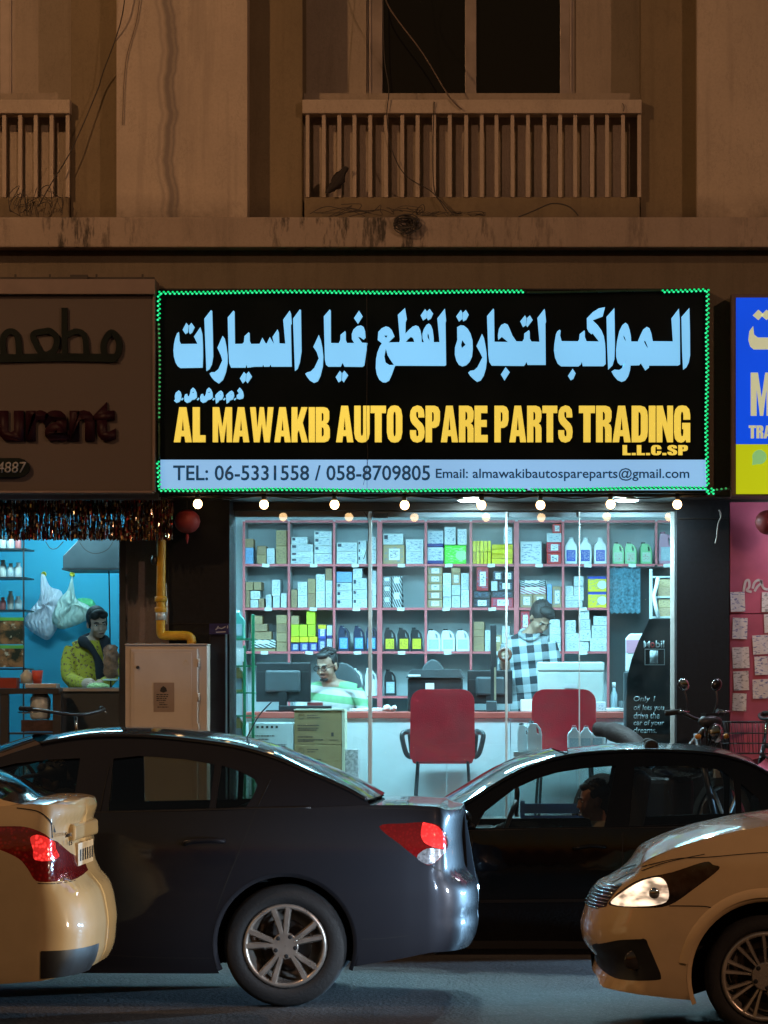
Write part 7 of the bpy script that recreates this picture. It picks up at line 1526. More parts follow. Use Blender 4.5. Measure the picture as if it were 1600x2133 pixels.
for a, c in ((1195, 1262), (1470, 1535)):
    b = MB(); hp = g([(a,1768),((a+c)/2,1762),(c,1764)]); Q = spline(hp, 6); b.tube([c2.S(c2.u_of(p.x, p.y), p.y) + Vector((0, -0.03 + 0.03*abs(2*i/(len(Q)-1) - 1)**4, 0)) for i, p in enumerate(Q)], 0.012, 8); b.build('door_handle', P_BLK, car2)
c2.ribbon(g([(1000,1878),(1200,1876),(1500,1872)]), 0.02, M_TRIM, 'rub_strip', 0.006)
mr = MB(); mr.ellip(W(966, 1706, YB - 0.06), 0.055, 0.10, 0.06, 16, 10); mo = mr.build('door_mirror', P_BLK, car2); b = MB(); b.tube([W(984, 1722, YB + 0.06), W(970, 1715, YB - 0.02)], 0.02, 8); b.build('mirror_foot', M_TRIM, mo)
for x in wb_:
    for mir in (False, True): c2.wheel(x, GZB + 0.302, 0.30, 0.20, 'five_double', mat('plain_alloy', (0.3, 0.3, 0.3), 0.35, 0.7), mir, 0.03)
for y in (0.52, 1.22):
    seat(car2, XB(1250), YB + y, GZB + 0.42); 
b = MB(); b.box(XB(1480), XB(1600), YB + 0.25, YB + 1.5, GZB + 0.4, GZB + 0.6); b.box(XB(1590), XB(1635), YB + 0.25, YB + 1.5, GZB + 0.5, GZB + 1.0); b.build('rear_bench', M_SEAT, car2, bevel=0.06, seg=3)
b = MB(); c = W(1052, 1722, YB + 0.45); rr = 0.18; b.tube([c + Vector((0.07*math.sin(a), rr*math.cos(a), rr*math.sin(a) - 0.02)) for a in [k*math.pi/12 for k in range(25)]], 0.016, 8); b.tube([c, c + Vector((-0.25, 0, -0.1))], 0.03, 8); b.build('steering_wheel', M_TRIM, car2)
b = MB(); b.box(XB(905), XB(1030), YB + 0.15, YB + 1.6, GZB + 0.55, ZB(1738)); b.build('dashboard', M_TRIM, car2, bevel=0.05, seg=3)
b = MB(); c = W(1076, 1622, c2.Yc); b.box(c.x - 0.02, c.x + 0.02, c.y - 0.11, c.y + 0.11, c.z - 0.035, c.z + 0.035); b.tube([c, W(1078, 1650, c2.Yc), W(1075, 1700, c2.Yc)], [0.004, 0.018, 0.012], 6); b.build('mirror_and_charm', M_TRIM, car2)

# ---- yellow taxi at the left edge, heading left, seen from its rear corner
YT = 16.18; g = px_fn(YT); XT = lambda p: X(p, YT); ZT = lambda q: Z(q, YT)
car3 = thing('taxi_sedan', 'yellow taxi sedan at the left edge showing its rear corner and plate', 'car', (XT(235), YT, 0))
P_TAXI = paint('taxi_yellow_paint', (0.58, 0.44, 0.235), 0.0, 0.42)
top = g([(-1830, 1800), (-1700, 1760), (-1500, 1730), (-1300, 1712), (-1100, 1708), (-400, 1700), (-100, 1690), (0, 1680), (60, 1676), (150, 1678), (185, 1684), (200, 1686), (240, 1690)])
bot = g([(-1830, 2010), (-1700, 2045), (-1000, 2060), (-300, 2062), (0, 2052), (78, 2046), (162, 2036), (200, 2026), (235, 2004), (260, 1990)])
sd3 = [(0.25, -0.05), (0.32, -0.02), (0.42, -0.006), (0.6, 0.0), (0.8, -0.004), (0.95, -0.008), (1.05, -0.022), (1.2, -0.06)]
zr3 = [(0.30, -0.085), (0.36, -0.035), (0.42, -0.012), (0.47, -0.008), (0.56, 0.0), (0.68, -0.02), (0.745, -0.045), (0.775, -0.085), (0.83, -0.115), (1.0, -0.13), (1.05, -0.125), (1.09, -0.105), (1.12, -0.10), (1.16, -0.115)]
c3 = Car(car3, YT, 1.70, XT(-1830), XT(178), 0.6, 0.30, sd3, ft, zr3, top, bot, 2.4, 3.2)
tail = g([(-70,1740),(-40,1724),(0,1722),(47,1723),(81,1734),(100,1750),(120,1787),(131,1819),(134,1840),(108,1839),(73,1836),(56,1812),(37,1790),(0,1772),(-40,1762)]); lit = g([(60,1746),(78,1740),(100,1752),(104,1772),(106,1793),(70,1792),(66,1770)])
c3.body(P_TAXI, [(XT(-250), 0.31, 0.35), (XT(-1420), 0.31, 0.35)], [('tail_lamp', tail), ('brake_lens', lit)], mats={'tail_lamp': L_RED, 'brake_lens': L_REDON})
c3.deck('boot_lid', P_TAXI, XT(-60), XT(400), lambda x: 0.022); c3.deck('bonnet', P_TAXI, XT(-2000), XT(-1250), lambda x: 0.05)
ro = [(-1260,1708),(-1000,1570),(-900,1530),(-700,1508),(-500,1512),(-330,1540),(-150,1605),(-60,1640),(0,1668),(36,1676)]
gh_out = g(ro + [(-100,1692),(-400,1702),(-1100,1710)])
w1 = g([(-1120,1698),(-950,1590),(-880,1556),(-690,1540),(-680,1696)]); w2 = g([(-640,1540),(-500,1545),(-340,1570),(-200,1625),(-190,1690),(-640,1696)])
c3.greenhouse(gh_out, [w1, w2], P_TAXI, M_CARGLASS2, k=0.40, inset=0.06, zb=ZT(1705))
c3.strip('roof', [(p.x, p.y) for p in spline(g(ro[2:6]), 4)], 0.045, 0.0, P_TAXI); c3.strip('windscreen', [(p.x, p.y) for p in spline(g(ro[0:3]), 4)], 0.045, -0.12, M_CARGLASS2); c3.strip('rear_window', [(p.x, p.y) for p in spline(g(ro[5:10]), 4)], lambda t: 0.045*(1-t) + 0.02*t, lambda t: 0.05*t, M_DARKGLASS)
c3.ribbon(g([(30,1684),(70,1690),(90,1702),(100,1718),(102,1748)]), 0.005, M_SEAM); c3.ribbon(g([(-60,1700),(-75,1800),(-90,1870)]), 0.004, M_SEAM); c3.ribbon(g([(76,1841),(110,1843),(134,1843)]), 0.004, M_SEAM)
for x in (-250, -1420):
    for mir in (False, True): c3.wheel(XT(x), 0.30, 0.298, 0.19, 'five_double', mat('plain_alloy', (0, 0, 0)), mir, 0.03)
xe = c3.P[-1, 0]
pg = MB(); pg.box(xe - 0.165, xe - 0.105, c3.Yc - 0.42, c3.Yc + 0.42, ZT(1762), ZT(1724)); pg.build('plate_garnish', P_TAXI, car3, bevel=0.022, seg=4)
np_ = MB(); np_.box(xe - 0.128, xe - 0.112, c3.Yc - 0.27, c3.Yc + 0.27, ZT(1818), ZT(1768)); no = np_.build('number_plate', mat('plate_cream', (0.55, 0.46, 0.32), 0.5), car3, bevel=0.003)
np_ = MB(); 
for k in range(6): y = c3.Yc - 0.22 + k*0.085; np_.box(xe - 0.113, xe - 0.1105, y, y + 0.045, ZT(1808), ZT(1796) + 0.03)
np_.build('plate_characters', M_SEAM, no)
b = MB(); rows = []
for k in range(25):
    u = c3.U[-1] - 0.30 - 0.60*k/24; rows.append([c3.S(u, z) + Vector((0.004 if k < 20 else 0.003, -0.004 if k > 14 else 0, 0)) for z in (0.335, 0.38, 0.43, 0.465)])
b.grid(rows); b.build('bumper_insert', M_TRIM, car3, fix=False)
uo = c3.u_of(XT(128), 1.0)
def rear_text(txt, y0, y1, z0, z1):
    o = text_mesh(txt, 0, y1 - y0, z0, z1, 0, 0.003, 'badge', M_CHROME, None); 
    for v in o.data.vertices: v.co = Vector((xe - 0.123 - v.co.y, y0 + v.co.x, v.co.z))
    adopt(o, car3)
rear_text('Sunny', c3.Yc - 0.66, c3.Yc - 0.42, ZT(1752), ZT(1738)); rear_text('1.5', c3.Yc - 0.52, c3.Yc - 0.43, ZT(1768), ZT(1758))


# ---- yellow sedan at the right edge, heading left, headlamp lit
YR = 16.74; g = px_fn(YR); XR_ = lambda p: X(p, YR); ZR = lambda q: Z(q, YR)
car4 = thing('yellow_sedan', 'yellow sedan at the right edge with its headlamp on', 'car', (XR_(2000), YR + 0.86, 0))
P_YEL = paint('warm_yellow_paint', (0.54, 0.39, 0.21), 0.0, 0.42)
top = g([(1195, 1862), (1240, 1856), (1262, 1843), (1290, 1822), (1340, 1794), (1403, 1768), (1469, 1748), (1556, 1728), (1640, 1716), (1800, 1702), (2000, 1694), (2400, 1690), (2700, 1680), (2900, 1676), (3000, 1690)])
bot = g([(1195, 2040), (1226, 2050), (1250, 2066), (1337, 2076), (1438, 2086), (1700, 2092), (2000, 2094), (2600, 2090), (2850, 2060), (3000, 2010)])
sd4 = [(0.1, -0.06), (0.2, -0.025), (0.3, -0.01), (0.5, 0.0), (0.7, -0.004), (0.85, -0.012), (0.95, -0.03), (1.1, -0.06)]
ft4 = [(0.10, -0.06), (0.17, -0.015), (0.235, -0.004), (0.26, -0.055), (0.33, -0.075), (0.375, -0.06), (0.40, -0.02), (0.46, 0.0), (0.52, 0.0), (0.57, -0.015), (0.66, -0.045), (0.71, -0.08), (0.76, -0.15), (0.85, -0.3)]
c4 = Car(car4, YR, 1.73, XR_(1213), XR_(3000), 0.46, 0.32, sd4, ft4, zr2, top, bot, 2.5, 3.0)
hl = g([(1272,1892),(1280,1876),(1294,1861),(1337,1833),(1403,1817),(1469,1796),(1486,1802),(1499,1811),(1447,1852),(1394,1887),(1337,1893)]); hll = g([(1276,1889),(1292,1868),(1337,1838),(1376,1829),(1392,1850),(1388,1880),(1337,1890)]); grl = g([(1226,1904),(1232,1880),(1243,1860),(1262,1849),(1298,1846),(1286,1862),(1270,1884),(1262,1897)]); fog = g([(1236,1982),(1262,1970),(1300,1961),(1342,1957),(1352,1972),(1366,2004),(1378,2036),(1366,2044),(1294,2047),(1262,2038),(1240,2022),(1246,2002)])
M_HL = mat('headlamp_housing', (0.05, 0.04, 0.035), 0.2, 0.6, var=0.4, vs=25, coat=1.0)
def hl_mat():
    m, t, b = new_mat('headlamp_lit_glass'); b.inputs['Base Color'].default_value = (0.6, 0.55, 0.5, 1); b.inputs['Metallic'].default_value = 0.6; b.inputs['Roughness'].default_value = 0.12; b.inputs['Coat Weight'].default_value = 1.0
    n1 = noise(t, coords(t, 'Object', (1, 1, 2.6)), 11, 2, 0.4); b.inputs['Emission Color'].default_value = (1.0, 0.74, 0.52, 1); t.links.new(mth(t, 'MULTIPLY_ADD', ramp(t, n1, 0.36, 0.64), 1.9, 0.25), b.inputs['Emission Strength']); return m
c4.body(P_YEL, [(XR_(1597), 0.30, 0.385), (XR_(2700), 0.30, 0.385)], [('headlamp', hl), ('headlamp_bowl', hll), ('grille', grl), ('fog_lamp_recess', fog)], mats={'headlamp': M_HL, 'headlamp_bowl': hl_mat(), 'grille': M_TRIM, 'fog_lamp_recess': M_TRIM})
c4.deck('bonnet', P_YEL, XR_(1100), XR_(1960), lambda x: 0.028*min(1, max(0, (x - XR_(1215))/0.5)) + 0.008); c4.deck('boot_lid', P_YEL, XR_(2650), XR_(3100), lambda x: 0.02)
ro = [(1950,1694),(2060,1620),(2180,1560),(2260,1536),(2400,1526),(2520,1530),(2620,1560),(2720,1620),(2790,1678)]
c4.greenhouse(g(ro + [(2500,1692),(2200,1696)]), [g([(2070,1684),(2180,1590),(2260,1562),(2350,1556),(2350,1686)]), g([(2390,1556),(2500,1560),(2590,1590),(2650,1684),(2390,1686)])], P_YEL, M_CARGLASS2, k=0.4, inset=0.06, zb=ZR(1698))
c4.strip('roof', [(p.x, p.y) for p in spline(g(ro[3:6]), 4)], 0.045, 0.0, P_YEL); c4.strip('windscreen', [(p.x, p.y) for p in spline(g(ro[0:4]), 4)], 0.045, -0.1, M_CARGLASS2); c4.strip('rear_window', [(p.x, p.y) for p in spline(g(ro[5:9]), 4)], 0.045, 0.08, M_DARKGLASS)
c4.ribbon(g([(1300,1825),(1345,1806),(1410,1790),(1480,1786),(1600,1776),(1800,1766)]), 0.004, M_SEAM); c4.ribbon(g([(1395,1888),(1430,1888),(1470,1889),(1490,1894)]), 0.005, M_SEAM)
c4.ribbon(g([(1272,1854),(1310,1830),(1380,1800),(1469,1780)]), 0.004, M_SEAM)
for z in np.linspace(ZR(1901), ZR(1853), 8):
    xs = sorted(p[0] for p in grl); a, c = None, None
    us = [u for u in np.linspace(0, 1.2, 200) if inside((c4.S(u, float(z)).x, float(z)), grl) or c4.S(u, float(z)).x < XR_(1250)]
    if len(us) > 3:
        b = MB(); b.tube([c4.S(u, float(z)) + Vector((-0.004, -0.004, 0)) for u in np.linspace(0, max(us), 14)], 0.004, 5); b.build('grille_bar', M_CHROME, car4)
b = MB(); c = c4.S(c4.u_of(XR_(1322), ZR(2004)), ZR(2004)); b.lathe([(0.045, 0.01), (0.05, -0.006), (0.04, -0.012), (0.01, -0.014)], c, axis='y', n=18); b.build('fog_lamp', M_HL, car4)
b = MB(); c = c4.S(c4.u_of(XR_(1364), ZR(1862)), ZR(1862)); b.ellip(c + Vector((0, -0.002, 0)), 0.028, 0.014, 0.03, 14, 8); b.build('headlamp_projector', M_CHROME, car4)
c4.ribbon(g([(1246,1974),(1290,1960),(1338,1955)]), 0.012, P_YEL, 'bumper_lip', 0.010)
b = MB(); rows = []
for k in range(33):
    a = math.pi*(0.05 + 0.9*k/32); row = []
    for r_ in (0.385, 0.415, 0.43):
        x, z = XR_(1597) + r_*math.cos(a), 0.30 + r_*math.sin(a); row.append(c4.S(c4.u_of(x, z), z) + Vector((0, -0.010 if r_ < 0.42 else -0.001, 0)))
    rows.append(row)
b.grid(rows); b.build('arch_flare', P_YEL, car4, fix=False)
M_RIM2 = mat('pale_alloy', (0.50, 0.44, 0.37), 0.28, 0.8, var=0.1)
for x in (1597, 2700):
    for mir in (False, True): c4.wheel(XR_(x), 0.298, 0.296, 0.218, 'multi', M_RIM2, mir, 0.03)
for x, y in ((2330, 0.42), (2330, 1.30)): seat(car4, XR_(x), YR + y, 0.42)
# dipped beams, plus an added bluish side spot on the grey car's rear quarter
for y, aim, e, sz, lc in ((YR + 0.22, (-1, -0.03, -0.02), 190, 44, (1.0, 0.86, 0.66)), (YR + 1.50, (-1, 0.03, -0.06), 90, 60, (0.75, 0.88, 1.0)), (YR + 0.26, (-0.62, 0.80, -0.10), 190, 50, (0.55, 0.76, 1.0))):
    l = bpy.data.lights.new('dipped_and_added_beam', 'SPOT'); l.energy = e; l.color = lc; l.spot_size = R(sz); l.spot_blend = 0.7; l.shadow_soft_size = 0.05
    o = bpy.data.objects.new('dipped_and_added_beam', l); COL.objects.link(o); o.location = (XR_(1213) - 0.03, y, 0.66); o.rotation_euler = Vector(aim).to_track_quat('-Z', 'Y').to_euler(); o.parent = car4; o.matrix_parent_inverse = wm(car4).inverted()

# ---- unseen copy of the black sedan, added for beams on road and grey bumper
car5 = dup(car2, name='black_sedan'); tag(car5, 'unseen black sedan added behind the black one for its beams', 'car')
car5.location = (car2.location.x + 5.5, car2.location.y, 0)
for y in (0.28, 1.42):
    l = bpy.data.lights.new('dipped_and_added_beam', 'SPOT'); l.energy = 3000; l.color = (0.34, 0.66, 1.0); l.spot_size = R(74); l.spot_blend = 0.8; l.shadow_soft_size = 0.06
    o = bpy.data.objects.new('dipped_and_added_beam', l); COL.objects.link(o); o.location = (XB(560) + 5.5 - 0.03, YB + y, 0.62); o.rotation_euler = Vector((-1, -0.30, -0.10)).to_track_quat('-Z', 'Y').to_euler(); o.parent = car5; o.matrix_parent_inverse = wm(car5).inverted()
# ------------------------------------------------------------------ people
def skin(name, c): return mat(name, c, 0.55, var=0.12, vs=30)
SK1, SK2, SK3 = skin('skin_brown', (0.27, 0.15, 0.10)), skin('skin_tan', (0.30, 0.17, 0.11)), skin('skin_warm', (0.50, 0.31, 0.23))
M_HAIR = mat('black_hair', (0.008, 0.007, 0.007), 0.5, var=0.3, vs=60, bump=0.6, bs=120)
M_EYEW = mat('eye_white', (0.6, 0.58, 0.55), 0.3, var=0); M_LIP = mat('lip', (0.2, 0.07, 0.06), 0.5, var=0)
def stripes():
    m, t, b = new_mat('green_striped_shirt'); sx = nd(t, 'ShaderNodeSeparateXYZ'); t.links.new(coords(t), sx.inputs[0]); f = mth(t, 'FRACT', mth(t, 'MULTIPLY', mth(t, 'ADD', sx.outputs[2], mth(t, 'MULTIPLY', sx.outputs[0], 0.12)), 8.3))
    t.links.new(mixc(t, mth(t, 'GREATER_THAN', f, 0.5), (0.42, 0.45, 0.43), (0.13, 0.30, 0.15)), b.inputs['Base Color']); b.inputs['Roughness'].default_value = 0.85; return m
def plaid():
    m, t, b = new_mat('black_white_checked_shirt'); sx = nd(t, 'ShaderNodeSeparateXYZ'); mp = nd(t, 'ShaderNodeMapping'); mp.inputs['Rotation'].default_value = (0, 0.10, 0); t.links.new(coords(t), mp.inputs[0]); t.links.new(mp.outputs[0], sx.inputs[0])
    a = mth(t, 'GREATER_THAN', mth(t, 'FRACT', mth(t, 'MULTIPLY', sx.outputs[0], 8.5)), 0.5); c = mth(t, 'GREATER_THAN', mth(t, 'FRACT', mth(t, 'MULTIPLY', sx.outputs[2], 8.0)), 0.5)
    k = mth(t, 'MULTIPLY', mth(t, 'ADD', a, c), 0.5); n1 = mixc(t, k, (0.014, 0.018, 0.024), (0.36, 0.41, 0.43)); t.links.new(n1, b.inputs['Base Color']); b.inputs['Roughness'].default_value = 0.85; return m
def floral():
    m, t, b = new_mat('yellow_floral_blouse'); v = coords(t); n1 = noise(t, v, 42, 3); n2 = noise(t, v, 70, 2)
    c = mixc(t, ramp(t, n1, 0.56, 0.62), (0.50, 0.40, 0.03), (0.16, 0.07, 0.03)); c = mixc(t, ramp(t, n2, 0.62, 0.68), c, (0.42, 0.30, 0.16)); t.links.new(c, b.inputs['Base Color']); b.inputs['Roughness'].default_value = 0.85; return m
def remesh(mb, name, mats_, parent, voxel, assign):
    o = mb.build(name + '_tmp', None); md = o.modifiers.new('r', 'REMESH'); md.mode = 'VOXEL'; md.voxel_size = voxel; md.use_smooth_shade = True
    sm_ = o.modifiers.new('s', 'SMOOTH'); sm_.factor = 0.5; sm_.iterations = 3
    dg = bpy.context.evaluated_depsgraph_get(); me = bpy.data.meshes.new_from_object(o.evaluated_get(dg)); old = o.data; bpy.data.objects.remove(o); bpy.data.meshes.remove(old)
    me.name = name; me.materials.clear()
    for m_ in mats_: me.materials.append(m_)
    for p in me.polygons: p.material_index = assign(p.center); p.use_smooth = True
    r = bpy.data.objects.new(name, me); COL.objects.link(r); adopt(r, parent); return r
class Head:
    def __init__(s, c, yaw, pitch, roll=0.0, k=1.0):
        s.c = Vector(c); s.M = (Euler((0, 0, yaw)).to_matrix() @ Euler((pitch, 0, 0)).to_matrix() @ Euler((0, roll, 0)).to_matrix()); s.k = k; s.e = (s.M.to_euler())
    def p(s, x, y, z): return s.c + s.M @ Vector((x*s.k, y*s.k, z*s.k))
    def el(s, mb, x, y, z, rx, ry, rz, n=14, m=10): mb.ellip(s.p(x, y, z), rx*s.k, ry*s.k, rz*s.k, n, m, rot=s.e)
    def add(s, mb):                                  # face looks along local -y
        s.el(mb, 0, 0.012, 0.03, 0.074, 0.094, 0.088, 20, 14); s.el(mb, 0, -0.022, -0.035, 0.061, 0.068, 0.080, 20, 14); s.el(mb, 0, -0.045, -0.088, 0.036, 0.036, 0.026)
        s.el(mb, 0, -0.094, -0.015, 0.011, 0.014, 0.026); s.el(mb, 0, -0.100, -0.032, 0.016, 0.016, 0.011); s.el(mb, 0, -0.080, 0.018, 0.05, 0.014, 0.009)
        for q in (-1, 1): s.el(mb, q*0.076, 0.012, -0.012, 0.010, 0.018, 0.030); s.el(mb, q*0.038, -0.062, -0.035, 0.022, 0.020, 0.026)
        s.el(mb, 0, -0.082, -0.066, 0.024, 0.012, 0.009)
    def bits(s, parent, brow=True):
        for q in (-1, 1):
            b = MB(); s.el(b, q*0.031, -0.0775, 0.0, 0.012, 0.007, 0.005, 10, 8); eo = b.build('eye', M_EYEW, parent)
            b = MB(); s.el(b, q*0.031, -0.0825, 0.0, 0.006, 0.004, 0.0055, 8, 6); b.build('pupil', M_HAIR, eo)
            b = MB(); b.tube([s.p(q*0.014, -0.094, 0.019), s.p(q*0.032, -0.093, 0.026), s.p(q*0.052, -0.080, 0.019)], 0.0045, 6); b.build('eyebrow', M_HAIR, parent)
        b = MB(); s.el(b, 0, -0.0925, -0.067, 0.021, 0.005, 0.006, 10, 6); b.build('mouth', M_LIP, parent)
def hand(mb, w, d, side, k=1.0, curl=0.5, up=(0, 0, 1)):
    w = Vector(w); d = Vector(d).normalized(); u = Vector(up); sd_ = d.cross(u).normalized()*side; nn = sd_.cross(d).normalized()*side
    mb.ellip(w + d*0.045*k, 0.040*k, 0.040*k, 0.030*k, 12, 8)
    for i, L in enumerate((0.070, 0.078, 0.073, 0.058)):
        o = w + d*0.078*k + sd_*(0.030 - 0.02*i)*k; p1 = o + d*L*0.5*k - u*0.006; p2 = p1 + (d*(1 - curl) - u*curl).normalized()*L*0.5*k; mb.tube([o - d*0.03*k, o, p1, p2], [0.0095*k, 0.0095*k, 0.0088*k, 0.0072*k], 7)
    o = w + d*0.03*k + sd_*0.03*k; mb.tube([o, o + (d*0.6 + sd_*0.8).normalized()*0.035*k, o + (d*1.0 + sd_*0.55).normalized()*0.065*k], [0.012*k, 0.0105*k, 0.0085*k], 7)
def hair_cap(h, parent, extra=(), name='hair', thick=1.09, tufts=60):
    b = MB(); h.el(b, 0, 0.028, 0.048, 0.074*thick, 0.088*thick, 0.082*thick, 24, 16); h.el(b, 0, 0.065, 0.0, 0.066, 0.052, 0.072, 20, 12)
    h.el(b, 0, -0.052, 0.094, 0.056, 0.034, 0.028, 16, 10)
    for q in (-1, 1): h.el(b, q*0.069, 0.0, 0.045, 0.009, 0.028, 0.032)
    for e in extra: h.el(b, *e)
    rgh = random.Random(3)
    for i in range(tufts):                              # loose tufts break the outline
        a, t_ = rgh.uniform(0, 6.28), rgh.uniform(0.0, 1.15); x, y, z = 0.078*math.sin(t_)*math.cos(a), 0.03 + 0.09*math.sin(t_)*math.sin(a), 0.05 + 0.088*math.cos(t_)
        if z < 0.04 and y < 0.0: continue
        p0 = h.p(x, y, z); p1 = h.p(x*1.12 + rgh.uniform(-0.012, 0.012), 0.03 + (y - 0.03)*1.10 + rgh.uniform(-0.012, 0.012), z + rgh.uniform(-0.004, 0.010)); b.tube([p0, (p0 + p1)/2, p1], [0.008, 0.007, 0.002], 5)
    return b.build(name, M_HAIR, parent)

# ---- seated man in a striped shirt
D_ = 27.45; hc = W(681, 1387, D_); pm = thing('person', 'seated man with glasses in a green and white striped shirt', 'person', (hc.x, hc.y, FLOOR_Z)); Hd = Head(hc, R(-28), R(14), 0, 1.02)
b = MB(); Hd.add(b); o_ = lambda x, y, z: hc + Vector((x, y, z))
b.tube([o_(0.01, 0.02, -0.06), o_(0.03, 0.05, -0.13), o_(0.035, 0.06, -0.19)], [0.052, 0.054, 0.065], 12)
b.ellip(o_(0.04, 0.07, -0.30), 0.185, 0.115, 0.16, 20, 14); b.ellip(o_(0.045, 0.06, -0.46), 0.165, 0.13, 0.2, 20, 14); b.ellip(o_(0.045, 0.06, -0.66), 0.18, 0.15, 0.14, 20, 14)
b.tube([o_(-0.15, 0.06, -0.20), o_(0.04, 0.06, -0.165), o_(0.23, 0.06, -0.20)], [0.06, 0.075, 0.06], 12)
for q, ex, hx in ((-1, -0.20, -0.16), (1, 0.285, 0.13)):
    sx_ = 0.04 + q*0.185; b.tube(spline([o_(sx_, 0.06, -0.20), o_(ex, 0.03, -0.32), o_(ex, -0.04, -0.43), o_((ex + hx)/2, -0.17, -0.455), o_(hx, -0.29, -0.43)], 4), [0.062]*4 + [0.056]*4 + [0.048]*4 + [0.038]*4 + [0.028], 12); hand(b, o_(hx, -0.29, -0.43), (-q*0.2, -1, -0.1), q, 0.95, 0.4)
    b.tube(spline([o_(0.045 + q*0.09, 0.02, -0.72), o_(0.05 + q*0.12, -0.35, -0.72), o_(0.05 + q*0.12, -0.40, -0.80), o_(0.05 + q*0.12, -0.36, -1.08)], 4), [0.085]*4 + [0.07]*4 + [0.055]*4 + [0.045], 12); b.ellip(o_(0.05 + q*0.12, -0.42, -1.125), 0.045, 0.12, 0.04, 12, 8)
M_STRIPE = stripes(); M_TROU = mat('dark_trousers', (0.02, 0.02, 0.028), 0.9)
def asg(p):
    d = p - hc
    if d.z < -0.62: return 2
    if d.z > -0.125 or (d.z > -0.17 and (d - Vector((0.03, 0.05, 0))).xy.length < 0.085): return 0
    if d.y < -0.07 and d.z < -0.35 : return 0
    return 1
bo = remesh(b, 'body', [SK1, M_STRIPE, M_TROU], pm, 0.0065, asg); Hd.bits(pm); hair_cap(Hd, pm, thick=1.04)
b = MB(); Hd.el(b, 0, -0.080, -0.052, 0.030, 0.014, 0.008); Hd.el(b, 0, -0.066, -0.094, 0.036, 0.026, 0.016); b.build('beard', M_HAIR, pm)
b = MB()
for q in (-1, 1): b.tube([Hd.p(q*0.033 + 0.024*math.cos(a), -0.103, 0.0 + 0.018*math.sin(a)) for a in [k*math.pi/8 for k in range(17)]], 0.0028, 6); b.tube([Hd.p(q*0.057, -0.10, 0.004), Hd.p(q*0.078, -0.03, 0.006), Hd.p(q*0.08, 0.02, 0.0)], 0.0025, 6)
b.tube([Hd.p(-0.01, -0.105, 0.004), Hd.p(0.01, -0.105, 0.004)], 0.0028, 6); b.build('glasses', M_SEAM, pm)

# ---- standing man in a checked shirt, head bowed
D_ = 27.9; hc = W(1126, 1288, D_); pm2 = thing('person', 'standing man in a black and white checked shirt with bowed head', 'person', (X(1108, D_), D_, FLOOR_Z)); Hd = Head(hc, R(30), R(42), R(6), 1.02)
b = MB(); Hd.add(b); hc2 = W(1108, 1300, D_); o_ = lambda x, y, z: hc2 + Vector((x, y, z))
b.tube([hc + Vector((-0.01, 0.05, -0.03)), o_(-0.01, 0.06, -0.07), o_(-0.03, 0.07, -0.13)], [0.052, 0.056, 0.07], 12)
b.ellip(o_(-0.03, 0.06, -0.25), 0.18, 0.12, 0.17, 20, 14); b.ellip(o_(-0.02, 0.05, -0.45), 0.165, 0.12, 0.22, 20, 14); b.ellip(o_(-0.01, 0.05, -0.66), 0.17, 0.125, 0.17, 20, 14)
b.tube([o_(-0.19, 0.06, -0.17), o_(-0.03, 0.07, -0.115), o_(0.13, 0.05, -0.15)], [0.06, 0.078, 0.06], 12)
b.tube(spline([o_(-0.19, 0.06, -0.17), o_(-0.225, 0.06, -0.34), o_(-0.21, 0.0, -0.45), o_(-0.21, -0.25, -0.36), o_(-0.215, -0.42, -0.28)], 4), [0.062]*4 + [0.058]*4 + [0.05]*4 + [0.04]*4 + [0.028], 12); hand(b, o_(-0.215, -0.43, -0.275), (-0.05, -1, 0.25), -1, 1.0, 0.7)
b.tube(spline([o_(0.14, 0.05, -0.15), o_(0.19, 0.04, -0.32), o_(0.20, -0.03, -0.46), o_(0.12, -0.20, -0.56), o_(0.06, -0.32, -0.60)], 4), [0.062]*4 + [0.056]*4 + [0.048]*4 + [0.038]*4 + [0.028], 12); hand(b, o_(0.06, -0.32, -0.60), (-0.3, -1, -0.2), 1, 1.0, 0.5)
for q in (-1, 1): b.tube([o_(-0.01 + q*0.085, 0.05, -0.75), o_(-0.01 + q*0.095, 0.04, -1.1), o_(-0.01 + q*0.10, 0.05, -1.44)], [0.09, 0.065, 0.048], 12); b.ellip(o_(-0.01 + q*0.10, 0.0, -1.475), 0.045, 0.13, 0.04, 12, 8)
M_PLAID = plaid()
def asg(p):
    d = p - hc2
    if d.z < -0.80: return 2
    if (p - hc).length < 0.155 and p.z > hc.z - 0.10: return 0
    if d.z > -0.075 and abs(d.x) < 0.10: return 0
    if d.y < -0.36 and d.z > -0.42 or d.y < -0.30: return 0
    return 1
remesh(b, 'body', [SK2, M_PLAID, M_TROU], pm2, 0.0065, asg); Hd.bits(pm2); hair_cap(Hd, pm2, extra=((0, -0.03, 0.10, 0.07, 0.055, 0.04), (0.02, -0.06, 0.085, 0.05, 0.035, 0.03)), thick=1.16)
b = MB(); b.tube(spline([o_(-0.10, 0.0, -0.085), o_(-0.02, -0.045, -0.125), o_(0.06, 0.0, -0.085), o_(0.05, 0.09, -0.05), o_(-0.07, 0.10, -0.05), o_(-0.10, 0.0, -0.085)], 5), 0.018, 8); b.build('collar', M_PLAID, pm2)

